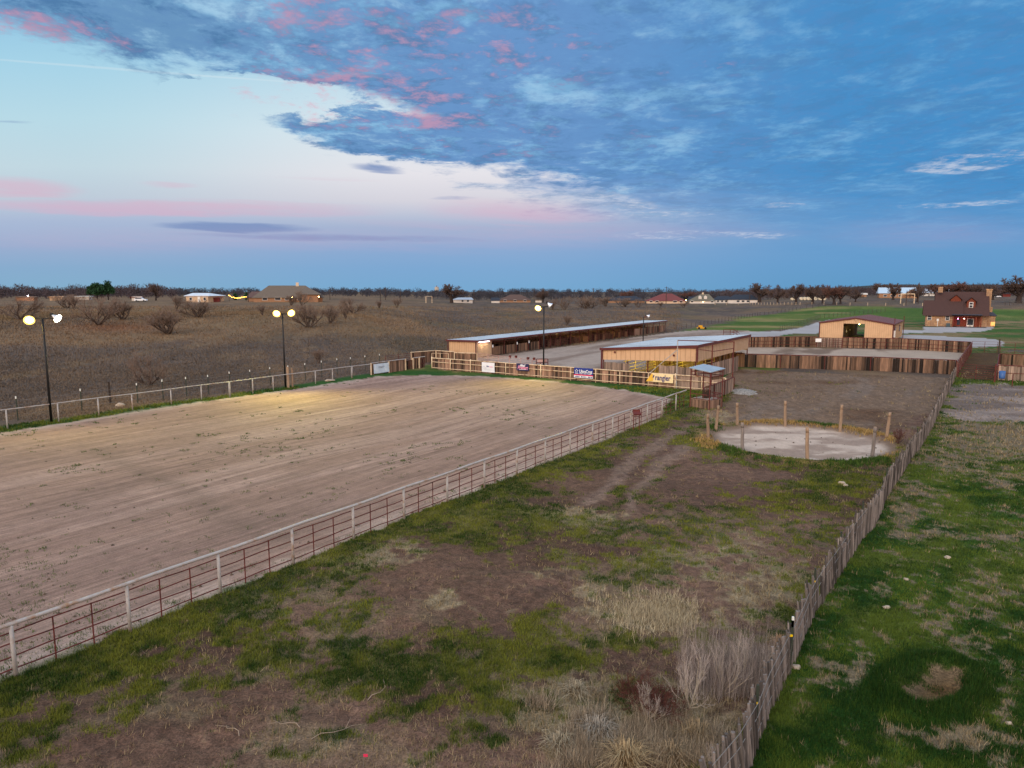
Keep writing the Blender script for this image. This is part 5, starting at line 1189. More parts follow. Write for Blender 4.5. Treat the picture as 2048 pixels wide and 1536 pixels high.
OR_ = (1, .6, .22); WH_ = (1, .96, .9)
M_GROOF = mat('grey_brown_shingles', C3(104, 92, 80), .9, .2, 2); M_MROOF = mat('maroon_shingles', C3(112, 62, 60), .9, .2, 2); M_BKROOF = mat('black_shingles', C3(46, 52, 62), .9, .2, 2); M_OROOF = mat('olive_shingles', C3(104, 98, 84), .9, .2, 2)
M_RBRK = mat('far_brick', C3(150, 112, 84), .9, .15, 1.5); M_WSTONE = mat('far_white_wall', C3(206, 196, 184), .9, .1, 2)
t0, X, fz, D, b, ax3 = house('big stone house with a steep grey brown hip roof on the left rise', 506, 646, 604, 594.5, 571, 541, 610, 15, M_RBRK, M_GROOF, chim=(596, 565), wins=((530, 2), (556, 2.4), (574, 1.6), (600, 2), (622, 1.8)), lights=((584, 594, OR_, 26), (637.5, 593.5, OR_, 30), (514, 594, (1, .5, .6), 12), (556, 596, OR_, 5), (562, 596, OR_, 5)))
m = MB(); prism_roof(m, X(600), X(641), -4, 11, 3.2, top((0, D+3), 575)-b.z, .3, hip0=2.5, hip1=5, f=fz); box_walls(m, X(606), X(636), -3.6, 8, -1, 3.3, f=fz); m.build('front_wing', M_GROOF, t0)
m = MB(); box_walls(m, X(605.6), X(636.4), -3.7, 2, -1, 2.9, f=fz); m.build('wing_wall', M_RBRK, t0)
house('small brick garage with a dark roof left of the big stone house', 494, 527, 603, 596.5, 583, 506, 521, 9, M_RBRK, mat('brown_shingles_far', C3(96, 74, 68), .9, .2, 2), 'garage', 'garage')
t0, X, fz, D, b, ax3 = house('tan metal workshop with a white roof at the left field edge', 371, 418, 604.5, 591, 586, 372, 417, 12, M_TAN2, mat('white_metal_roof', C3(216, 222, 228), .4, .05, 1), 'metal_building', 'workshop', wins=((382, 1.2), (410, 1.2)), turn=26)
m = MB(); m.box(fz(X(398.5), -.05, 1.1), 1.1, .12, 2.2, *ax3); m.build('door', M_TRIMW, t0); m = MB(); m.box(fz(X(372.5)-.05, 6, 1.6), .2, 4.2, 3.2, *ax3); m.build('roll_door', M_TAN, t0)
M_RRED = mat('red_barn_paint', C3(110, 44, 38), .8, .2, 2)
house('low rusty red shed right of the tan workshop', 421, 441, 604, 597, 594, 421, 441, 6, M_RRED, M_MROOF, 'shed', 'shed')
house('white roofed building behind the left bushes', 148, 180, 600, 597, 594, 152, 176, 12, M_WSTONE, mat('white_metal_roof2', C3(210, 222, 226), .4, .05, 1), 'metal_building', 'building')
house('long low tan shed at the far left field edge', 98, 126, 601, 598, 596.5, 98, 126, 8, M_TAN, M_TAN2, 'shed', 'shed')
house('dark low house behind the left floodlight with a bright gable lamp', 30, 70, 602, 598, 593, 38, 62, 12, M_RBRK, M_GROOF, lights=((56, 592, (1, .85, 1), 60),))
house('small white building with a red truck beside it behind the left woods', 262, 283, 601.5, 599.5, 598, 262, 283, 8, M_WSTONE, M_RRED, 'shed', 'shed')
house('white and grey roofed house right of the lone oak', 905, 946, 606, 599, 595, 918, 942, 11, M_WSTONE, mat('pale_roof', C3(166, 176, 186), .6, .08, 1), wins=((925, 1.5), (936, 1.5)))
house('wide brown roofed house between the floodlight and the lone oak', 998, 1062, 605, 603, 589, 1022, 1040, 18, M_RBRK, mat('brown_hip_roof', C3(92, 72, 64), .9, .2, 2), wins=((1010, 2), (1030, 2), (1050, 2)))
house('small dark roofed house with a white gable by the lone utility pole', 982, 1000, 606, 601, 595, 984, 997, 9, M_WSTONE, M_BKROOF)
house('low house with a pale gable just left of the far floodlight', 1070, 1084, 605, 601, 595, 1074, 1080, 9, M_WSTONE, M_GROOF)
house('dark house half hidden behind the bare bushes', 1215, 1290, 606, 601, 592, 1240, 1270, 15, M_RBRK, M_BKROOF, lights=((1288, 605, WH_, 10),))
house('wide maroon hip roofed house with cream walls', 1292, 1372, 607, 602.5, 587, 1326, 1342, 20, mat('cream_wall', C3(206, 176, 146), .9, .1, 2), M_MROOF, wins=((1302, 2), (1314, 2), (1350, 2.6), (1362, 2)), lights=((1372, 600.5, (1, .8, .3), 30),))
t0, X, fz, D, b, ax3 = house('pale house with an olive roof, two dormers and a chimney', 1378, 1430, 607, 602, 588, 1402, 1416, 16, M_WSTONE, M_OROOF, chim=(1405, 585), wins=((1384, 1.6), (1424, 1.6)), lights=((1406, 604, (1, .7, .25), 24),))
for px in (1400, 1411):
    m = MB(); m.slab([fz(X(px)-1, 2, 2.6), fz(X(px)+1, 2, 2.6), fz(X(px)+1, 2, 4.4), fz(X(px), 2, 5.2), fz(X(px)-1, 2, 4.4)], ax3[1]*4); m.build('dormer', M_WSTONE, t0)
house('white gabled cottage left of the olive roofed house', 1377, 1396, 606, 600, 593, 1378, 1395, 9, M_WSTONE, M_BKROOF)
house('long white house with a dark blue grey roof', 1428, 1463, 606.5, 599.5, 592, 1436, 1456, 12, M_WSTONE, M_BKROOF, wins=((1436, 1.5), (1444, 1.5), (1452, 1.5)))
house('dark roofed white house with a porch beside the utility pole', 1455, 1516, 606.5, 599, 589, 1470, 1500, 14, M_WSTONE, M_BKROOF, wins=((1476, 2), (1486, 2), (1496, 2)))
t0, X, fz, D, b, ax3 = house('long ranch house with a pale metal roof on the right rise', 1757, 1832, 596, 586, 575, 1757, 1832, 13, M_RBRK, mat('pale_metal_roof', C3(176, 196, 210), .45, .06, 1), wins=((1770, 2), (1786, 3), (1800, 2)), name='house')
m = MB(); box_walls(m, X(1812), X(1832), -4, 4, -1, 2.8, f=fz, gable=None); m.slab([fz(X(1810), -4.4, 2.8), fz(X(1834), -4.4, 2.8), fz(X(1822), -4.4, 5.2)], ax3[1]*6); m.build('porch_gable', M_RBRK, t0)
house('white metal building right of the pale roofed ranch house', 1846, 1900, 592, 585, 577.5, 1846, 1900, 14, M_WSTONE, mat('white_metal_roof3', C3(206, 214, 222), .4, .05, 1), 'metal_building', 'building')
house('tiny white roofed shed below the distant trees', 1722, 1734, 594, 590.5, 586, 1723, 1733, 5, M_RBRK, M_WSTONE, 'shed', 'shed')
house('white roofed shed far right behind the brick house', 2018, 2028, 590, 587.5, 585.5, 2018, 2028, 6, M_WSTONE, M_WSTONE, 'shed', 'shed')
house('low red shed far right behind the chimney', 2004, 2022, 593.5, 591, 589, 2004, 2022, 6, M_RRED, M_RRED, 'shed', 'shed')
# water tower
b = G(873.5, 590); D = 1500.; b = at_depth(873.5, 585, D); tw_ = thing('water_tower', 'pale cylindrical water tower above the distant woods', 'water tower', Vector((b.x, b.y, -8)))
m = MB(); zt = at_depth(873.5, 574.5, D).z; r = 4.3; m.lathe((b.x, b.y, -8), (0, 0, 1), [(0, r), (zt+8-1, r), (zt+8-.4, r*1.06), (zt+8, r*1.06), (zt+8.6, r*.8), (zt+9.4, 0)], 20); m.build('tank', mat('tower_steel', C3(176, 166, 154), .6, .05, .2), tw_); m = MB(); m.tube((b.x, b.y, zt+1), (b.x, b.y, zt+3.2), 1., n=8); m.build('vent', M_MAROON, tw_)
# utility poles
M_POLE = mat('dark_pole', C3(70, 58, 52), .9, .2, 2)
for px, pyb, pyt, arm, lab in ((497, 604, 576, 0, 'thick utility pole left of the big stone house'), (761, 604, 580, 0, 'thin pale utility pole in the open field left of the water tower'), (801, 604, 577, 1, 'utility pole with a cross arm left of the water tower'), (948, 605, 579, 1, 'utility pole with a cross arm behind the white house'), (1068, 605, 578, 1, 'utility pole with a cross arm just left of the far floodlight'), (1186, 605, 576, 1, 'utility pole with a cross arm above the clump of bare bushes'), (1332, 607, 573, 1, 'tall utility pole in front of the maroon roof'), (1499, 606, 570, 1, 'utility pole at the left end of the oak row'), (1836, 609, 565, 0, 'tall dark utility pole by the ranch gateway'), (1812, 611, 581, 0, 'short dark pole in front of the ranch gateway'), (1946, 590, 569, 1, 'thin utility pole above the brick house ridge'), (771, 600, 574, 0, 'distant thin mast left of the water tower'), (660, 600, 579, 0, 'distant thin pole right of the big stone house')):
    b = G(px, pyb); z1 = top(b, pyt); t0 = thing('utility_pole', lab, 'utility pole', b, 'utility poles along the distant road'); k = b.y/1422*1.3
    m = MB(); m.tube(b-UP*.3, Vector((b.x, b.y, z1)), max(.16, k*.55), max(.12, k*.45), 7); m.build('pole', M_POLE, t0)
    if arm: m = MB(); m.bar((b.x-1.3, b.y-.2, z1-.7), (b.x+1.3, b.y-.2, z1-.7), .18, max(.2, k*.5)); m.build('cross_arm', M_POLE, t0)
for px, yb, yt, lab in ((1787, 682, 636, 'thin maroon pole beside the small tan barn'), (1805.5, 676, 632, 'thin maroon pole at the back corner of the small tan barn')):
    b = onG(px, yb); z1 = top(b, yt); t0 = thing('flag_pole', lab, 'pole', b); m = MB(); m.tube(b, (b.x, b.y, z1), .07, n=7); m.build('pole', M_RUST, t0)
    if px < 1800: m = MB(); m.box((b.x, b.y-.1, 1.4), .35, .15, 1.3); m.build('meter_box', M_TRIMW, t0)
# ranch gateway, swing frame, wire fences, bales, vehicles
def goal(label, px0, px1, pyb, pyt, m_, th=.25, name='gateway'):
    a, b = G(px0, pyb), G(px1, pyb); z = top(a, pyt); t0 = thing(name, label, 'gateway', (a+b)/2)
    for p in (a, b): m = MB(); m.tube(p-UP*.2, (p.x, p.y, z), th, n=7); m.build('post', m_, t0)
    m = MB(); m.tube((a.x, a.y, z), (b.x, b.y, z), th, n=7); m.build('beam', m_, t0)
goal('white ranch gateway in front of the pale roofed ranch house', 1801, 1828, 607, 588, M_CREAM, .2)
goal('wooden swing frame left of the lone oak', 852, 864, 606, 593, M_CREAM, .18, 'swing_frame')
def wire_line(label, pts, h=1.3, step=4., m_=None, r=.05, k=3):
    P = [G(*p) for p in pts]; t0 = thing('wire_fence', label, 'fence', P[0]); ps = []
    for a, b in zip(P, P[1:]):
        n = max(1, int((b-a).length/step))
        ps += [a.lerp(b, i/n) for i in range(n)]
    ps.append(P[-1]); ps = [Vector((p.x, p.y, tz(p.x, p.y))) for p in ps][:100]
    for p in ps: m = MB(); m.tube(p-UP*.1, p+UP*h, max(r, p.y/1422*.35), n=5); m.build('post', m_ or M_POLE, t0)
    for j in range(k):
        m = MB(); zz = h*(j+1)/k-.05
        for a, b in zip(ps, ps[1:]): m.tube(a+UP*zz, b+UP*zz, max(.012, a.y/1422*.10), n=3, cap=False)
        m.build('wire', M_WIRE, t0)
wire_line('wire fence between the dry field and the bright green field', [(1353, 660), (1400, 652), (1450, 643), (1520, 631), (1600, 619), (1650, 613)])
wire_line('wire fence along the pale drive below the green field', [(1560, 663), (1590, 654), (1640, 637), (1700, 631), (1770, 624)], 1.4, 3.)
wire_line('pale post fence along the road in front of the oak row', [(1430, 610), (1500, 609), (1600, 610), (1700, 611), (1845, 612)], 1.3, 6, M_CREAM)
wire_line('wire fence on the lawn right of the brick house chimney', [(2010, 612), (2060, 606), (2140, 606)], 1.4, 5)
M_HAY = mat('pale_wrapped_hay', C3(206, 192, 164), .9, .2, 2)
for i, px in enumerate((1584, 1590, 1602, 1609, 1616, 1623, 1630, 1640, 1648)):
    b = G(px, 600.5); b = b*1.0; r = .95; c_ = Vector((b.x, b.y, tz(b.x, b.y)+r)); m = MB(); m.lathe(c_-Vector((0, .8, 0)), (0, 1, 0), [(0, 0), (0, r*.9), (.1, r), (1.5, r), (1.6, r*.9), (1.6, 0)], 14); o = m.build('hay_bale', M_HAY, None, loc=c_-UP*r); tag(o, 'pale round hay bale, number %s from the left in the row behind the oaks' % ('first', 'second', 'third', 'fourth', 'fifth', 'sixth', 'seventh', 'eighth', 'ninth')[i], 'hay bale', 'row of hay bales behind the oaks')
    o['label'] = 'pale round hay bale, %s from the left in the row behind the oaks' % ('first', 'second', 'third', 'fourth', 'fifth', 'sixth', 'seventh', 'eighth', 'ninth')[i]
def car(label, px, py, heading, body, L=4.8, W=1.9, H=1.75, zadd=0):
    b = G(px, py); t0 = thing('parked_car', label, 'car', b); e = Vector((math.cos(heading), math.sin(heading), 0)); n = Vector((-e.y, e.x, 0))
    P = lambda x, y, z: b+e*x*L+n*y*W+UP*(z*H)
    m = MB(); prof = [(-.5, .22), (-.5, .52), (-.47, .6), (-.2, .62), (.26, .6), (.46, .54), (.5, .45), (.5, .22)]
    m.slab([P(x, -.5, z) for x, z in prof], n*W); m.slab([P(x, -.43, z) for x, z in ((-.46, .6), (-.38, .96), (-.1, 1.), (.06, .97), (.24, .6))], n*W*.86); bo = m.build('body', body, t0)
    m = MB(); m.slab([P(x, -.45, z) for x, z in ((-.42, .64), (-.36, .9), (.04, .9), (.18, .64))], n*W*.9); m.build('windows', M_GLASS, t0)
    for x in (-.3, .31):
        for y in (-.46, .46): m = MB(); c_ = P(x, y, .19); m.lathe(c_-n*.11, n, [(0, 0), (0, .33), (.22, .33), (.22, 0)], 12); m.build('wheel', M_BLACK, t0)
M_CARB = mat('blue_car_paint', C3(66, 104, 138), .25, .05, spec=.6); M_CARW = mat('white_car_paint', C3(220, 222, 224), .3, .04, spec=.6); M_CARG = mat('green_car_paint', C3(44, 90, 74), .3, .04, spec=.6); M_CARD = mat('dark_car_paint', C3(44, 48, 58), .3, .04, spec=.6)
car('blue car whose roof shows above the brown barn roof', 1757, 644.5, .3, M_CARB, 4.9, 2., 1.8)
car('dark green car parked behind the brick house chimney', 1977, 596.5, .2, M_CARG); car('silver pickup parked far right behind the chimney', 1993, 595, .1, M_CARW); car('dark car parked beside the white building on the right rise', 1861, 590, 0., M_CARD)
car('white pickup parked at the far left field edge', 282, 603, .1, M_CARW)
# string lights
b0 = at_depth(458, 592, 300); b1 = at_depth(492, 593.5, 300); t0 = thing('string_lights', 'drooping string of warm festoon lights left of the big stone house', 'string lights', Vector((b0.x, b0.y, tz(b0.x, b0.y))))
LGL = mat('festoon_glow', C3(255, 190, 80), emit=C3(255, 184, 80), emit_s=14)
m = MB(); pr = None; bulbs = MB()
for k in range(13):
    f = k/12; px, py = (mix(458, 492, f), 592.5+4.*(math.sin(f*math.pi*1.0)**2)*(1-f*.45)+f*1.2)
    if f < .22: py = 590.8+f/.22*5
    p = at_depth(px, py, 300); bulbs.lathe(p+UP*.15, (0, 0, -1), [(0, 0), (.05, .1), (.16, .14), (.28, .08), (.3, 0)], 7)
    if pr is not None: m.tube(pr, p, .02, n=4)
    pr = p
m.build('cable', M_BLACK, t0); bulbs.build('bulbs', LGL, t0)
for p in (b0, b1): m = MB(); m.tube((p.x, p.y, tz(p.x, p.y)), p+UP*.3, .09, n=6); m.build('pole', M_POLE, t0)
# maroon loading stair, yellow implement
q = onG(1462, 671); t0 = thing('loading_stair', 'maroon pipe loading stair and railing on the far side of the gravel lot', 'stair', q); m = MB()
for x in (-1.7, -.2, .6, 1.3): m.tube(q+Vector((x, 0, 0)), q+Vector((x, 0, 1.3)), .06, n=5)
for z in (.6, .95, 1.3): m.tube(q+Vector((-1.7, 0, z)), q+Vector((.8 if z > 1 else 0, 0, z)), .05, n=5)
m.tube(q+Vector((.6, 0, 1.3)), q+Vector((1.9, 0, .4)), .05, n=5); m.tube(q+Vector((-1.7, 0, .6)), q+Vector((1.3, 0, .6)), .05, n=5); m.build('railing', M_RUST, t0)
m = MB()
for k in range(4): m.box(q+Vector((.5+k*.35, .4, .75-k*.2)), .34, .8, .05)
m.build('steps', M_RUST, t0)
q = onG(1403, 658.5); t0 = thing('yellow_mower', 'small yellow mower left on dead grass by the gravel lot', 'mower', q); M_YM = mat('yellow_paint', C3(206, 150, 30), .5, .1)
m = MB(); m.box(q+UP*.35, 2.2, 1.4, .3); m.box(q+Vector((-.3, 0, .75)), .9, .8, .5); m.build('deck', M_YM, t0)
for x in (-.8, .8): m = MB(); m.lathe(q+Vector((x, -.75, .3)), (0, 1, 0), [(0, 0), (0, .3), (.2, .3), (.2, 0)], 10); m.build('wheel', M_BLACK, t0)
# ------------------------------------------------------------------ bare trees
class Segs:
    def __init__(s): s.p = []; s.q = []; s.r0 = []; s.r1 = []
    def add(s, p, q, a, b): s.p.append(p); s.q.append(q); s.r0.append(a); s.r1.append(b)
    def mesh(s, name, m, n, parent=None):
        p = np.array(s.p); q = np.array(s.q); r0 = np.array(s.r0); r1 = np.array(s.r1); k = len(p)
        d = q-p; d /= np.linalg.norm(d, axis=1, keepdims=True)+1e-9
        a = np.cross(d, np.where(np.abs(d[:, 2:3]) > .9, [[1., 0, 0]], [[0, 0, 1.]])); a /= np.linalg.norm(a, axis=1, keepdims=True)+1e-9
        b = np.cross(d, a); V = np.zeros((k, 2, n, 3))
        for j in range(n):
            o = a*math.cos(2*math.pi*j/n)+b*math.sin(2*math.pi*j/n)
            V[:, 0, j] = p+o*r0[:, None]; V[:, 1, j] = q+o*r1[:, None]
        idx = np.arange(k*2*n).reshape(k, 2, n); Fc = np.stack([idx[:, 0], np.roll(idx[:, 0], -1, 1), np.roll(idx[:, 1], -1, 1), idx[:, 1]], -1).reshape(-1, 4)
        return np_mesh(name, V.reshape(-1, 3), Fc, m, 4, parent=parent, smooth=True)
def grow(seed, stems=5, lean=(.3, .9), kids=(4, 4, 4, 3), ratio=(.62, .6, .6, .55), L0=.42, r0=.022, rmin=.0032, up=.18, wig=.22, single=False, tips=1, ang=(.45, .95)):
    """skeleton of a leafless tree of height about 1: returns trunk segments and twig segments"""
    rd = random.Random(seed); T, Cw = Segs(), Segs()
    def br(p, d, L, r, lv):
        n = 4 if lv < 2 else 3; pts = [p]
        for i in range(n):
            d = (d+Vector((rd.uniform(-1, 1), rd.uniform(-1, 1), rd.uniform(-.6, 1)))*wig*.5+UP*up*.25).normalized()
            q = pts[-1]+d*L/n; a = mix(r, r*.55, i/n); b = mix(r, r*.55, (i+1)/n)
            (T if lv <= (1 if not single else 1) else Cw).add(pts[-1], q, max(a, rmin), max(b, rmin*.8)); pts.append(q)
        if lv >= len(kids): return
        for k in range(kids[lv]):
            f = rd.uniform(.3, 1.); i = min(n-1, int(f*n)); b = pts[i].lerp(pts[i+1], f*n-i)
            ax = d.orthogonal().normalized(); ax.rotate(__import__('mathutils').Quaternion(d, rd.uniform(0, 6.28)))
            nd = (d*math.cos(t_ := rd.uniform(*ang))+ax*math.sin(t_)).normalized()
            br(b, nd, L*ratio[lv]*rd.uniform(.7, 1.25), r*.52, lv+1)
        br(pts[-1], d, L*ratio[lv]*.9, r*.55, lv+1)
    if single:
        q = Vector((rd.uniform(-.03, .03), rd.uniform(-.03, .03), .22)); T.add(Vector((0, 0, -.03)), Vector((0, 0, .1)), r0*2.1, r0*1.7); T.add(Vector((0, 0, .1)), q, r0*1.7, r0*1.5)
        st = [(q, r0*1.1)]*stems
    else: st = [(Vector((rd.uniform(-.03, .03), rd.uniform(-.03, .03), -.02)), r0)]*stems
    for i, (p, r) in enumerate(st):
        a = 6.283*(i+rd.uniform(-.3, .3))/stems; l = rd.uniform(*lean)
        br(p, Vector((math.sin(l)*math.cos(a), math.sin(l)*math.sin(a), math.cos(l))), L0*rd.uniform(.8, 1.15), r, 0)
    return T, Cw
M_BARK = mat('grey_bark', C3(88, 74, 64), .95, .25, 12); M_TWIG = mat('brown_twigs', C3(124, 104, 90), .95, .2, 10)
M_OBARK = mat('oak_bark', C3(58, 48, 44), .95, .2, 4); M_OTWIG = mat('oak_twigs', C3(94, 76, 68), .95, .2, 4); M_RTWIG = mat('reddish_twigs', C3(108, 76, 66), .95, .2, 4)
PROTO = {}
def proto(key, bark, twig, **k):
    T, Cw = grow(**k); allp = np.array(T.q+Cw.q); h = allp[:, 2].max(); w = np.percentile(np.abs(allp[:, :2]), 97)*2
    tm = T.mesh('trunk', bark, 5).data; cm = Cw.mesh('crown', twig, 3).data
    for o in [o for o in bpy.data.objects if o.data in (tm, cm)]: bpy.data.objects.remove(o)
    PROTO[key] = (tm, cm, h, w)
for i in range(4): proto('mesquite%d' % i, M_BARK, M_TWIG, seed=20+i, stems=5+i%2, lean=(.3, 1.1), kids=(3, 4, 3, 3), L0=.5, r0=.027, rmin=.0021, up=.42, wig=.34)
for i in range(2): proto('upright%d' % i, M_BARK, M_TWIG, seed=40+i, stems=5, lean=(.1, .5), kids=(3, 3, 3, 3), L0=.42, r0=.02, rmin=.0026, up=.5, wig=.3)
for i in range(4): proto('oak%d' % i, M_OBARK, M_OTWIG if i != 3 else M_RTWIG, seed=60+i, stems=5, lean=(.3, 1.25), kids=(4, 4, 4, 3), L0=.34, r0=.034, rmin=.0048, up=.1, wig=.5, single=True, ang=(.5, 1.2))
proto('sapling', mat('pale_bark', C3(172, 156, 134), .9, .2, 10), mat('pale_twigs', C3(170, 156, 146), .9, .2, 10), seed=81, stems=7, lean=(.35, 1.1), kids=(3, 3, 3), L0=.5, r0=.012, rmin=.0021, up=.3, ang=(.25, .9), wig=.62)
proto('brush', mat('red_bark', C3(74, 44, 36), .95, .2, 10), mat('red_twigs', C3(88, 48, 38), .95, .3, 10), seed=83, stems=11, lean=(.3, 1.4), kids=(3, 3, 3), L0=.5, r0=.010, rmin=.0034, up=.12, wig=.8)
def tree(key, label, px, pyb, pyt, wpx=None, name='bare_tree', cat='tree', group=None, rot=None, zb=None):
    b = onG(px, pyb) if G(px, pyb).length < 120 else G(px, pyb); tm, cm, h, w = PROTO[key]
    H = top(b, pyt)-b.z; s = H/h; sw = s
    if wpx: sw = wpx/F*(b.y*CT+(HC-b.z)*ST)/w
    t0 = thing(name, label, cat, b, group); t0.scale = (sw, sw, s); t0.rotation_euler = (0, 0, random.uniform(0, 6.28) if rot is None else rot)
    for nm, me in (('trunk', tm), ('crown', cm)):
        o = bpy.data.objects.new(nm, me); COL.objects.link(o); o.parent = t0
    return t0
GM_ = 'bare mesquite trees in the dry field'
for i, (px, yb, yt, w, key, lab) in enumerate((
    (197, 650, 588, 112, 'mesquite0', 'widest spreading bare mesquite in the left field, on reddish soil'),
    (242, 639, 592, 66, 'mesquite1', 'bare mesquite close behind the widest spreading one'),
    (37, 640, 592, 80, 'mesquite2', 'bare mesquite behind the lamp of the nearest light pole'),
    (134, 616, 587, 50, 'mesquite3', 'bare bushy tree in front of the long low tan shed'),
    (147, 617, 588, 34, 'upright0', 'narrow bare tree beside the bushy one near the low tan shed'),
    (336, 667, 611, 92, 'mesquite1', 'bare tree with low sideways limbs left of the tan workshop tree'),
    (396, 635, 597, 74, 'mesquite3', 'fan shaped bare tree right in front of the tan workshop'),
    (352, 620, 588, 24, 'upright1', 'slender bare tree at the left end of the tan workshop'),
    (302, 771, 702, 74, 'mesquite2', 'lone bare bush close behind the single rail fence'),
    (525, 632, 606, 22, 'upright0', 'small bare tree left of the middle floodlight lamps'),
    (602, 611, 580, 50, 'mesquite0', 'bare tree in front of the big stone house roof'),
    (581, 612, 588, 30, 'upright1', 'thin bare tree in front of the big stone house door'),
    (619, 655, 605, 66, 'mesquite3', 'dense bare bush right of the middle floodlight lamps'),
    (660, 647, 606, 42, 'mesquite1', 'bare bush second to the right of the middle floodlight'),
    (690, 638, 602, 30, 'upright0', 'narrow bare bush third to the right of the middle floodlight'),
    (707, 627, 592, 46, 'mesquite2', 'bare tree farthest right of the clump by the middle floodlight'),
    (759, 617, 600, 16, 'upright1', 'small bare sapling beside the thin pale utility pole'),
    (795, 616, 594, 22, 'upright0', 'small bare tree below the utility pole with a cross arm'),
    (637, 727, 697, 30, 'upright1', 'thin bare shrub just behind the left fence near the corner'),
    (1106, 620, 598, 22, 'upright0', 'thin bare bush right beside the far floodlight lamp'),
    (1130, 620, 590, 42, 'mesquite0', 'round bare bush right of the far floodlight'),
    (1169, 617, 593, 40, 'mesquite1', 'dark bare bush below the utility pole right of the floodlight'),
    (1184, 616, 588, 38, 'mesquite2', 'taller dark bare bush in the middle clump'),
    (1212, 613, 592, 32, 'upright1', 'bare bush in the middle clump left of the dark roofed house'),
    (1248, 614, 594, 40, 'mesquite3', 'wide bare bush in front of the dark half hidden house'),
    (1276, 615, 596, 36, 'mesquite0', 'bare bush touching the maroon roofed house on its left'),
    (1368, 616, 603, 22, 'upright0', 'low bare bush in front of the lamp by the maroon roof'),
    (1132, 652, 629, 20, 'upright1', 'small lone bare bush above the long shed roof'),
    (1322, 613, 603, 20, 'upright0', 'tiny bare bush in front of the maroon roofed house'))):
    tree(key, lab, px, yb, yt, w, group=GM_)
for i, (px, yb, yt, w, key, lab) in enumerate((
    (903, 606, 567, 42, 'oak0', 'lone round bare oak beside the water tower'),
    (1086, 605, 575, 30, 'oak1', 'bare oak behind the far floodlight'),
    (312, 601, 565, 26, 'oak2', 'tall bare tree rising above the left woods'),
    (1519, 605, 565, 40, 'oak0', 'first bare oak of the row, right beside a utility pole'),
    (1555, 606, 568, 34, 'oak1', 'second bare oak from the left in the oak row'),
    (1592, 608, 566, 40, 'oak2', 'third bare oak from the left in the oak row'),
    (1625, 607, 569, 32, 'oak0', 'fourth bare oak from the left in the oak row'),
    (1645, 607, 567, 32, 'oak1', 'fifth bare oak from the left in the oak row'),
    (1668, 609, 569, 36, 'oak3', 'reddish bare oak sixth from the left in the row'),
    (1681, 608, 570, 32, 'oak2', 'bare oak close beside the reddish one in the row'),
    (1711, 604, 577, 26, 'oak1', 'small bare oak at the right end of the oak row'),
    (1786, 600, 565, 28, 'oak0', 'bare oak in front of the pale roofed ranch house'),
    (1760, 594, 565, 40, 'oak2', 'bare oak behind the left end of the pale ranch roof'),
    (1835, 604, 566, 38, 'oak1', 'bare oak beside the white ranch gateway'),
    (1897, 597, 562, 54, 'oak3', 'wide bare oak behind the left end of the brick house roof'),
    (1872, 594, 567, 34, 'oak0', 'bare oak behind the small chimney of the brick house'),
    (1940, 597, 567, 44, 'oak2', 'bare oak behind the ridge of the brick house'),
    (1985, 600, 570, 40, 'oak1', 'bare oak right of the tall brick chimney'),
    (2037, 606, 549, 62, 'oak0', 'big dark bare oak at the right edge of the view'),
    (1250, 604, 580, 26, 'oak3', 'reddish bare tree behind the dark half hidden house'),
    (1370, 602, 583, 34, 'oak3', 'reddish bare tree between the maroon and olive roofs'))):
    tree(key, lab, px, yb, yt, w, 'bare_oak', group='bare oaks around the far houses')
# near brush by the stake fence
tree('sapling', 'pale leafless sapling standing in front of the tall grey weeds', 1378, 1419, 1288, 110, 'leafless_sapling', 'sapling')
tree('sapling', 'small whitish leafless shrub leaning over dark brush near the bottom', 1294, 1446, 1366, 62, 'leafless_shrub', 'shrub')
tree('sapling', 'thin pale sapling inside the grey weeds beside the stake fence', 1506, 1352, 1268, 70, 'leafless_sapling', 'sapling')
tree('sapling', 'whitish twiggy shrub at the bottom edge against the stake fence', 1424, 1545, 1488, 46, 'leafless_shrub', 'shrub')
tree('brush', 'dark red brown tangled brush left of the pale sapling', 1296, 1418, 1352, 130, 'brush', 'bush')
tree('brush', 'low rusty brush patch at the left end of the red brown tangle', 1250, 1392, 1352, 56, 'brush', 'bush')
tree('brush', 'wide dark red brown tangle in front of the pale sapling', 1325, 1440, 1372, 110, 'brush', 'bush', rot=2.)
tree('sapling', 'second pale sapling at the left edge of the grey weeds', 1446, 1390, 1282, 74, 'leafless_sapling', 'sapling', rot=1.2)
tree('sapling', 'tall grey sapling in the middle of the weeds by the stake fence', 1480, 1368, 1258, 62, 'leafless_sapling', 'sapling', rot=3.4)
tree('brush', 'thin brown bush beside the stake fence near the round pen', 1797, 893, 852, 28, 'brush', 'bush')

# evergreen trees: leaf sized faces in clumps
def leaf_cloud(name, m, blobs_, n, size, parent=None, seed=1):
    g = np.random.default_rng(seed); P = []; 
    for (cx, cy, cz, r, rz) in blobs_:
        k = max(10, int(n*r*r)); v = g.normal(size=(k, 3)); v /= np.linalg.norm(v, axis=1, keepdims=True); v *= (g.random((k, 1))**.35)*(1+.25*np.sin(5*v[:, :1]+3*v[:, 1:2]*4+cx))
        P.append(v*[r, r, rz]+[cx, cy, cz])
    P = np.concatenate(P); k = len(P); a = g.normal(size=(k, 3)); b = g.normal(size=(k, 3)); a /= np.linalg.norm(a, axis=1, keepdims=True); b /= np.linalg.norm(b, axis=1, keepdims=True)
    s = size*g.uniform(.6, 1.4, (k, 1)); V = np.stack([P-a*s, P+a*s, P+b*s*1.2], 1).reshape(-1, 3)
    return np_mesh(name, V, np.arange(3*k).reshape(-1, 3), m, 3, parent=parent)
M_EVER = mat('evergreen_leaves', C3(34, 66, 36), .8, .5, .6)
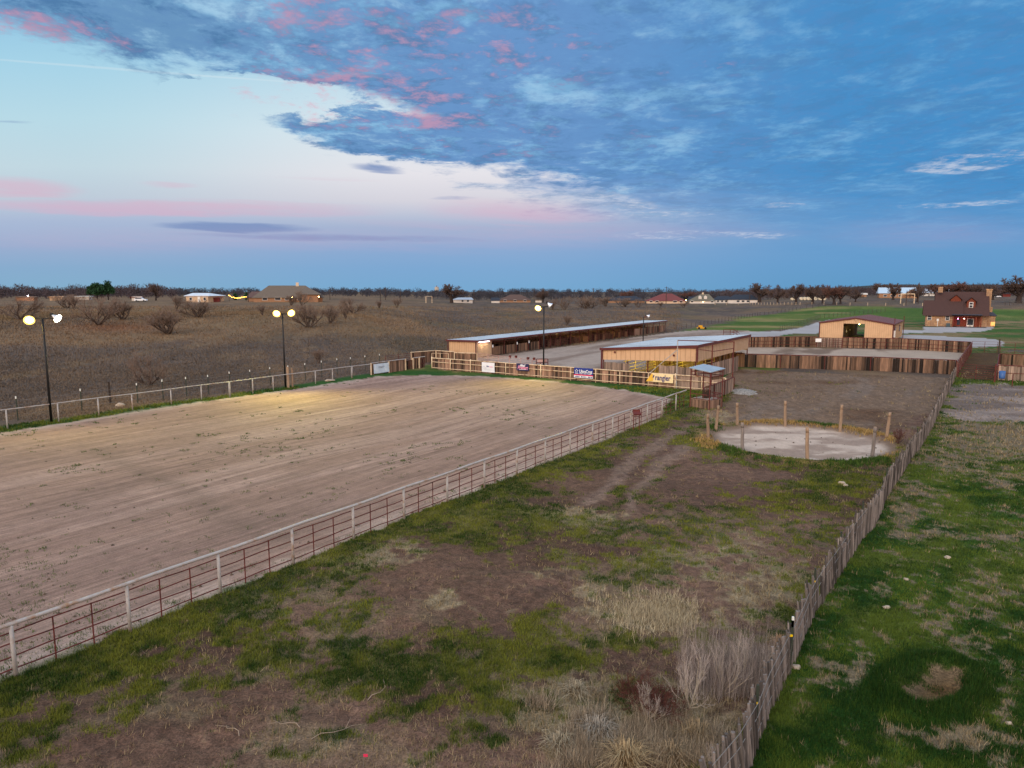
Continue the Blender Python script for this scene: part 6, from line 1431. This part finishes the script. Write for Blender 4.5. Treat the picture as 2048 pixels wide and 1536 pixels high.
def evergreen(label, px, pyb, pyt, wpx, lobes, seed):
    b = G(px, pyb); z = top(b, pyt); H = z-b.z; wd = wpx/F*b.y; t0 = thing('evergreen_tree', label, 'tree', b)
    m = MB(); m.tube(b-UP*.3, b+UP*H*.6, .35, .2, 7); m.build('trunk', M_OBARK, t0)
    bl = [(b.x*0+lx*wd/2, ly*wd/2, lz*H, lr*wd/2, lr*H*.4) for lx, ly, lz, lr in lobes]
    leaf_cloud('crown', M_EVER, bl, 160, .42, t0, seed)
evergreen('big dark green round evergreen above the left woods', 195, 600, 566.5, 34, [(-.5, 0, .62, .6), (.1, .2, .72, .62), (.55, 0, .66, .55), (-.1, 0, .82, .45), (.75, .1, .5, .4), (-.8, 0, .45, .35), (.2, -.3, .5, .5)], 3)
evergreen('smaller dark green evergreen right of the big round one', 217, 600, 565, 20, [(0, 0, .82, .7), (.6, 0, .6, .6), (-.4, .2, .55, .55), (.9, 0, .5, .4)], 4)
evergreen('small pointed evergreen behind the string lights', 471, 600, 585, 9, [(0, 0, .75, .5), (0, 0, .5, .8), (0, 0, .3, 1.)], 5)
evergreen('small round evergreen left of the big stone house', 493, 600, 585, 8, [(0, 0, .65, .9), (0, 0, .4, .9)], 6)

# far woods: thousands of twig sized faces
def woods(name, label, specs, m, seed):
    g = np.random.default_rng(seed); Vs = []
    for (pxa, pxb, Ra, Rb, n, ha, hb) in specs:
        for i in range(n):
            px = g.uniform(pxa, pxb); az = math.atan((px-1024)/1436.); Rr = math.sqrt(g.uniform(Ra**2, Rb**2)); x, y = Rr*math.sin(az), Rr*math.cos(az); z = tz(x, y); H = g.uniform(ha, hb)*(.8+.5*float(fbm(np.array([x/60.]), np.array([y/60.]), 77, 2)[0])); w = H*g.uniform(.38, .6)
            k = int(90+H*9); v = g.normal(size=(k, 3)); v /= np.linalg.norm(v, axis=1, keepdims=True); v *= g.random((k, 1))**.45
            P = v*[w, w, H*.46]+[x, y, z+H*.56]
            d = v+g.normal(size=(k, 3))*.5+[0, 0, .5]; d /= np.linalg.norm(d, axis=1, keepdims=True); s = np.cross(d, g.normal(size=(k, 3))); s /= np.linalg.norm(s, axis=1, keepdims=True)+1e-6
            L = H*g.uniform(.09, .2, (k, 1)); ww = g.uniform(.10, .3, (k, 1))
            Vs.append(np.stack([P-s*ww, P+s*ww, P+d*L], 1).reshape(-1, 3))
            tr = np.array([[-.2, 0, -.5], [.2, 0, -.5], [0, 0, H*.7]])+[x, y, z]; Vs.append(tr)
    V = np.concatenate(Vs); o = np_mesh(name, V, np.arange(len(V)).reshape(-1, 3), m, 3); tag(o, label, 'woods', kind='stuff'); return o
M_WOODS = mat('bare_woods', C3(74, 64, 66), .95, .4, .05); M_WOODS2 = mat('far_woods', C3(62, 61, 68), .95, .35, .03)
woods('woods', 'belt of bare woods along the left horizon', [(-60, 350, 470, 650, 170, 3.2, 8.0), (-60, 345, 430, 470, 40, 2.5, 4.5)], M_WOODS, 5)
woods('far_woods', 'distant belt of dark woods along the horizon', [(-80, 2130, 760, 1000, 760, 6.0, 8.6), (620, 1480, 560, 760, 300, 4., 6.4), (340, 640, 700, 800, 60, 4, 6)], M_WOODS2, 6)
woods('woods', 'bare woods on the right horizon behind the oak row', [(1380, 1760, 560, 760, 230, 5.0, 7.6), (1760, 2130, 560, 800, 200, 5.0, 8.2)], M_WOODS, 7)
# hills on the far right
V = []; Fc = []; n = 70
for i in range(n):
    px = mix(1640, 2300, i/(n-1)); az = math.atan((px-1024)/1436.)
    for j, Rr in enumerate((2500, 2800, 3100, 3400, 4200)):
        e = [0, .55, .9, 1., .2][j]; hz = (24*ss(1640, 1760, px)+9*(float(fbm(np.array([px/70.]), np.array([Rr/400.]), 88, 4)[0])-.5)*2)*e
        V.append((Rr*math.sin(az), Rr*math.cos(az), -18*(1-e)-2+hz))
for i in range(n-1):
    for j in range(4): k = i*5+j; Fc.append((k, k+5, k+6, k+1))
o = np_mesh('hills', np.array(V), np.array(Fc), mat('wooded_hills', C3(52, 62, 60), .95, .3, .01), 4, smooth=True); tag(o, kind='structure')
# ------------------------------------------------------------------ grass, weeds, rocks
def sample(n, x0, x1, y0, y1, seed):
    g = np.random.default_rng(seed); px = g.uniform(x0, x1, n); py = g.uniform(y0, y1, n)
    u, v = px-1024, py-768; k = -HC/(-F*ST-v*CT); x = u*k; y = (F*CT-v*ST)*k
    for _ in range(4):
        z = terrain(x, y); k = (z-HC)/(-F*ST-v*CT); x = u*k; y = (F*CT-v*ST)*k
    return x, y, g
def tufts(x, y, g, nb, hgt, wid, spread, lean, c0, c1, hvar=.5, tone=None):
    """nb one-face blades at every x, y; returns vertices and colours"""
    k = len(x); X = np.repeat(x, nb)+g.normal(0, 1, k*nb)*np.repeat(spread, nb); Y = np.repeat(y, nb)+g.normal(0, 1, k*nb)*np.repeat(spread, nb)
    Z = ground_z(X, Y)-.012; a = g.uniform(0, 6.283, k*nb); h = np.repeat(hgt, nb)*g.uniform(1-hvar, 1+hvar, k*nb); w = np.repeat(wid, nb)*g.uniform(.6, 1.3, k*nb)
    l = g.uniform(0, 1, k*nb)*lean; dx, dy = np.cos(a), np.sin(a); b = a+g.uniform(-1, 1, k*nb); lx, ly = np.cos(b+1.57)*l*h, np.sin(b+1.57)*l*h
    V = np.stack([np.stack([X-dx*w, Y-dy*w, Z], -1), np.stack([X+dx*w, Y+dy*w, Z], -1), np.stack([X+lx, Y+ly, Z+h*np.sqrt(np.clip(1-l*l*.6, .1, 1))], -1)], 1)
    base_t = g.random(k)*.7 if tone is None else np.clip(tone+g.normal(0, .14, k), 0, 1)
    t_ = np.clip(np.repeat(base_t, nb)+g.random(k*nb)*.4-.15, 0, 1)[:, None]; br_ = g.uniform(.75, 1.25, (k*nb, 1))
    c = (c0*(1-t_)+c1*t_)*br_; return V.reshape(-1, 3), np.repeat(c, 3, axis=0)
def grass_mat(name):
    m = bpy.data.materials.new(name); m.use_nodes = True; t = NT(m.node_tree); b = t.n['Principled BSDF']
    t.l.new(t.new('ShaderNodeAttribute', attribute_name='Col').outputs['Color'], b.inputs['Base Color']); b.inputs['Roughness'].default_value = .8; b.inputs['Specular IOR Level'].default_value = .2
    return m
M_BLADE = grass_mat('grass_blades')
def stuff(name, label, cat, parts):
    V = np.concatenate([p[0] for p in parts]); c = np.concatenate([p[1] for p in parts])
    o = np_mesh(name, V, np.arange(len(V)).reshape(-1, 3), M_BLADE, 3, col=c); tag(o, label, cat, kind='stuff'); return o
def lod(y, near, far_k=.011): return np.maximum(near, far_k*y/10.)
# paddock and pasture
parts_g, parts_s, parts_p, parts_d = [], [], [], []
for (n, y0, y1, seed) in ((150000, 1020, 1580, 21), (130000, 745, 1020, 22)):
    x, y, g = sample(n, -30, 2078, y0, y1, seed); z_, c_, gr, st, _ = classify(x, y); q = g.random(len(x))
    D = np.hypot(x, y)
    m1 = (z_ == 1) & (q < gr*1.1); m2 = (z_ == 2) & (q < gr*.9); ms = ((z_ == 1) | (z_ == 2)) & (g.random(len(x)) < (st*.22+.045*(z_ == 2))*(1-.9*np.exp(-((pix(x, y, terrain(x, y))[0]-1868)/80)**2-((pix(x, y, terrain(x, y))[1]-1380)/42)**2))) & ~m1 & ~m2
    m0 = (z_ == 0) & (y < 75) & (q < gr*1.1)
    gg_ = m1 | m0
    base = np.clip(c_, 0, 1)
    for msk, dst, hh, c0, c1 in ((gg_, parts_g, .10, C3(20, 52, 5), C3(108, 110, 34)), (m2, parts_p, .085, C3(18, 52, 6), C3(84, 100, 30)), (ms, parts_s, .13, C3(110, 94, 68), C3(164, 144, 108))):
        d = D[msk]; xx, yy_ = x[msk], y[msk]; pq = pix(xx, yy_, terrain(xx, yy_)); rg = np.exp(-((np.sqrt(((pq[0]-1862)/118)**2+((pq[1]-1380)/64)**2)-.82)/.27)**2) if dst is parts_p else 0*d; dst.append(tufts(x[msk], y[msk], g, 5, hh*np.maximum(1, d/45.)*(1+1.1*rg), np.maximum(.007, .00042*d), np.maximum(.06, .0026*d), .95 if dst is parts_s else .7, c0, c1, tone=None if dst is parts_s else ss(.36, .66, .45*fbm(x[msk]/3., y[msk]/3., 44, 4)+.55*fbm(x[msk]/.6, y[msk]/.6, 45, 3))*(1-rg)))
stuff('paddock_grass', 'patchy short green grass growing over the bare paddock', 'grass', parts_g)
stuff('pasture_grass', 'thick dark green grass right of the stake fence', 'grass', parts_p)
# sprigs in the arena sand
x, y, g = sample(9000, -30, 1400, 760, 1400, 23); z_, *_ = classify(x, y); uu_, ww_ = uw(x, y)
k = (z_ == 7) & (g.random(len(x)) < .075+.5*ss(.62, .74, fbm(x/5., y/5., 201, 3))+.5*np.exp(-((ww_-wR)/.9)**2)+.3*np.exp(-((ww_-wL-2.5)/1.)**2))
k &= g.random(len(x)) < np.clip(D_ := np.hypot(x, y)/45., .25, 1)
x, y = x[k], y[k]; d = np.hypot(x, y)
rep = g.integers(1, 5, len(x)); X = np.repeat(x, rep)+g.normal(0, .14, rep.sum()); Y = np.repeat(y, rep)+g.normal(0, .14, rep.sum()); d = np.repeat(d, rep)
stuff('arena_weeds', 'scattered small green weeds sprouting in the arena sand', 'weeds', [tufts(X, Y, g, 7, np.full(len(X), .085), np.maximum(.012, .0004*d), np.full(len(X), .07), .9, C3(44, 70, 20), C3(92, 104, 40))])
# rim of the round pen and edges of the arena
a = rng.uniform(0, 6.283, 2600); rr_ = PR+.75+rng.normal(0, .45, 2600); X = PCX+rr_*np.cos(a); Y = PCY+rr_*np.sin(a); kk = (fbm(X/1.4, Y/1.4, 301, 3) > .47); X, Y = X[kk], Y[kk]
gw = fbm(X/2.6, Y/2.6, 302, 2)+.12*(Y < PCY); sel = gw > .5
parts_r = [tufts(X[sel], Y[sel], rng, 6, np.full(sel.sum(), .2), np.full(sel.sum(), .025), np.full(sel.sum(), .1), .7, C3(34, 62, 18), C3(80, 100, 36))]
parts_s.append(tufts(X[~sel], Y[~sel], rng, 6, np.full((~sel).sum(), .2), np.full((~sel).sum(), .025), np.full((~sel).sum(), .1), .9, C3(140, 112, 64), C3(176, 146, 92)))
stuff('pen_grass', 'green grass tufts around the rim of the round pen', 'grass', parts_r)
# dead grass of the left field
x, y, g = sample(80000, -40, 1360, 612, 840, 25); z_, c_, gr, st, _ = classify(x, y); k = (z_ == 0) & (gr < .2); x, y, c_ = x[k], y[k], c_[k]; d = np.hypot(x, y)
V, cc = tufts(x, y, g, 3, np.minimum(.0017*d, .3), .0006*d, .003*d, .95, C3(100, 86, 70), C3(136, 116, 90))
cc = cc*.3+np.repeat(np.repeat(c_, 3, axis=0), 3, axis=0)*.75
o = np_mesh('field_grass', V, np.arange(len(V)).reshape(-1, 3), M_BLADE, 3, col=cc); tag(o, 'dead brown grass of the wide dry field', 'grass', kind='stuff')
# bottom right: long dead grass heaped before the stake fence
x, y, g = sample(9000, 1000, 1480, 1380, 1600, 26); cl = fbm(x/.7, y/.7, 401, 3); px_, py_2 = pix(x, y, terrain(x, y)); wgt = np.exp(-(((px_-1240)/210)**2+((py_2-1490)/80)**2)*.9); k = (classify(x, y)[0] == 1) & (cl+wgt*.36 > .76); x, y = x[k], y[k]
parts_s.append(tufts(x, y, g, 9, g.uniform(.14, .4, len(x)), np.full(len(x), .006), np.full(len(x), .09), 1.15, C3(104, 88, 72), C3(188, 168, 140)))
x, y, g = sample(2500, 1180, 1400, 1180, 1290, 27); px_, py_2 = pix(x, y, terrain(x, y)); k = g.random(len(x)) < np.exp(-(((px_-1312)/70)**2+((py_2-1228)/30)**2)); x, y = x[k], y[k]
parts_s.append(tufts(x, y, g, 7, np.full(len(x), .22), np.full(len(x), .008), np.full(len(x), .1), 1., C3(150, 134, 108), C3(200, 182, 148)))
stuff('dead_grass', 'straw coloured dead grass lying in patches over paddock and pasture', 'dead grass', parts_s)
# tall grey weeds by the stake fence
x, y, g = sample(9500, 1360, 1575, 1300, 1405, 28); px_, py_2 = pix(x, y, terrain(x, y)); k = (classify(x, y)[0] == 1) & (g.random(len(x)) < .05+.5*fbm(x/.4, y/.4, 511, 2)*np.exp(-(((px_-1480)/95)**2+((py_2-1362)/40)**2))); x, y = x[k], y[k]
stuff('tall_weeds', 'tall grey leafless weeds crowded against the stake fence', 'weeds', [tufts(x, y, g, 3, .45+.95*fbm(x/.5, y/.5, 501, 2), np.full(len(x), .0042), np.full(len(x), .06), .5, C3(110, 94, 84), C3(172, 158, 150), .45)])
def bunch(label, px, py, h, r, n, c0, c1, seed):
    b = onG(px, py); g = np.random.default_rng(seed); a = g.uniform(0, 6.283, n); l = g.uniform(.15, 1.25, n); L = h*g.uniform(.7, 1.25, n); Vs = []; Fs = []; cs = []; w = .007
    for i in range(n):
        d = np.array([math.cos(a[i])*math.sin(l[i]), math.sin(a[i])*math.sin(l[i]), math.cos(l[i])]); s = np.array([-math.sin(a[i]), math.cos(a[i]), 0])*w; p = np.array([g.normal(0, r*.25), g.normal(0, r*.25), -.03]); q = p+d*L[i]*.6; e = q+(d*np.array([1, 1, .2])+[0, 0, -.35])*L[i]*.5
        k = len(Vs); Vs += [p-s, p+s, q+s*.8, q-s*.8, e+s*.2, e-s*.2]; Fs += [(k, k+1, k+2, k+3), (k+3, k+2, k+4, k+5)]; f = g.random(); cs += [mix(c0, c1, f)*g.uniform(.8, 1.2)]*6
    o = np_mesh('bunch_grass', np.array(Vs), np.array(Fs), M_BLADE, 4, col=np.array(cs), loc=b); tag(o, label, 'grass clump')
S0_, S1_ = C3(140, 112, 76), C3(196, 166, 122)
bunch('big arching straw coloured grass clump at the bottom edge', 1252, 1530, .85, .3, 420, S0_, S1_, 1)
bunch('grey tan grass clump below the red brown brush', 1195, 1470, .6, .35, 260, C3(130, 116, 100), C3(176, 160, 140), 2)
bunch('bushy tan grass clump between the sapling and the stake fence', 1392, 1478, .62, .4, 320, C3(120, 98, 70), C3(170, 142, 104), 3)
bunch('wide tan grass clump at the bottom edge left of the stake fence', 1345, 1520, .6, .4, 300, C3(120, 98, 70), C3(172, 144, 108), 4)
bunch('pale grass clump at the bottom edge left of the big arching one', 1120, 1500, .5, .4, 260, C3(134, 116, 92), C3(184, 164, 132), 5)
bunch('small pale grass clump alone near the lower middle', 1150, 1385, .45, .3, 180, C3(134, 116, 92), C3(184, 164, 132), 6)
bunch('orange brown grass clump beside the stake fence above the weeds', 1562, 1286, .5, .25, 200, C3(150, 108, 70), C3(180, 140, 100), 7)
# rocks
M_ROCK = mat('pale_rock', C3(170, 152, 132), .95, .3, 5, bump=.05)
def rock(label, px, py, s, seed, fl=.6):
    b = onG(px, py); bm = __import__('bmesh').new(); __import__('bmesh').ops.create_icosphere(bm, subdivisions=3, radius=1); rd = random.Random(seed); o3 = [rd.uniform(0, 9) for _ in range(3)]
    for v in bm.verts:
        n = math.sin(v.co.x*2.3+o3[0])*math.cos(v.co.y*2.9+o3[1])+.5*math.sin(v.co.z*4+o3[2]+v.co.x*3); f = 1+.22*n; v.co = Vector((v.co.x*s*f, v.co.y*s*f*.8, v.co.z*s*f*fl+s*.2))
    me = bpy.data.meshes.new('rock'); bm.to_mesh(me); bm.free(); me.materials.append(M_ROCK); me.polygons.foreach_set('use_smooth', [True]*len(me.polygons)); o = bpy.data.objects.new('rock', me); COL.objects.link(o); o.location = b; tag(o, label, 'rock')
rock('pale rock lying on the grass below the round pen', 1684, 968, .2, 1); rock('second smaller pale rock touching the one below the round pen', 1691, 972, .14, 2)
rock('small pale rock in the green pasture', 1895, 1114, .12, 3); rock('yellowish stone in the thick pasture grass', 1773, 1217, .13, 4, .4); rock('small stone beside a bare patch in the pasture', 1812, 1160, .09, 5)
rock('grey boulder in the grass strip behind the single rail fence', 240, 811, .42, 6, .5); rock('flat pale stone on the grass near the thick corner post', 660, 763, .5, 7, .25)
rock('pale stone at the foot of the stake fence', 1592, 1332, .13, 8); rock('tiny pale stone right of the grassy ring', 2018, 1445, .08, 9)
q = onG(727, 1526); t0 = thing('survey_flag', 'tiny red marker flag in the grass at the bottom', 'flag', q); m = MB(); m.tube(q, q+UP*.3, .004, n=4); m.build('wire', M_WIRE, t0); m = MB(); m.box(q+Vector((.05, 0, .27)), .1, .006, .07); m.build('cloth', B_RED, t0)

# clods and droppings on the bare sand, and a few fallen sticks
x, y, g = sample(1500, -30, 1800, 770, 1400, 31); z_, *_ = classify(x, y); dd = np.hypot(x-PCX, y-PCY); k = ((z_ == 8) & (g.random(len(x)) < .9)) | ((z_ == 7) & (g.random(len(x)) < .16)) | ((z_ == 6)); x, y = x[k], y[k]; n = len(x)
s_ = g.uniform(.04, .1, n); Z = ground_z(x, y); ang_ = g.uniform(0, 6.28, n); vs = []
for j in range(4): vs.append(np.stack([x+np.cos(ang_+j*1.57)*s_*g.uniform(.6, 1.4, n), y+np.sin(ang_+j*1.57)*s_*g.uniform(.6, 1.4, n), Z-.01], -1))
vs.append(np.stack([x+g.normal(0, .2, n)*s_, y+g.normal(0, .2, n)*s_, Z+s_*g.uniform(.5, 1., n)], -1)); V = np.stack(vs, 1); b = (np.arange(n)*5)[:, None]
Fc = np.concatenate([np.stack([b[:, 0]+j, b[:, 0]+(j+1) % 4, b[:, 0]+4], -1) for j in range(4)])
o = np_mesh('clods', V.reshape(-1, 3), Fc, mat('dark_clods', C3(86, 68, 54), .95, .4, 4), 3); tag(o, 'dark clods and droppings scattered on the bare sand', 'clods', kind='stuff')
M_STICK = mat('dead_stick', C3(150, 130, 110), .9, .2, 8)
for px, py, L, a, lab in ((622, 1476, 1.5, .5, 'long pale fallen stick on the ground near the bottom'), (478, 1470, .9, 2.4, 'short bent fallen stick at the lower left'), (735, 1400, 1.2, 1.0, 'pale fallen stick beside green tufts in the lower middle'), (600, 1455, 1., 2.8, 'thin fallen stick crossing bare soil near the bottom')):
    q = onG(px, py); m = MB(); d = Vector((math.cos(a), math.sin(a), 0)); n_ = Vector((-d.y, d.x, 0)); pr = q+UP*.03
    for k in range(1, 7):
        nx_ = q+d*L*k/6+n_*.08*math.sin(k*1.7+a)+UP*(.03+.05*math.sin(k*.8)); m.tube(pr, nx_, .011*(1-.11*k)+.002, .011*(1-.11*(k+1))+.002, 6, cap=False); pr = nx_
    p2 = q+d*L*.55; m.tube(p2+UP*.05, p2+d*.2+n_*.25+UP*.12, .008, .004, 5); o = m.build('fallen_stick', M_STICK, None, loc=q, smooth=True); tag(o, lab, 'stick')
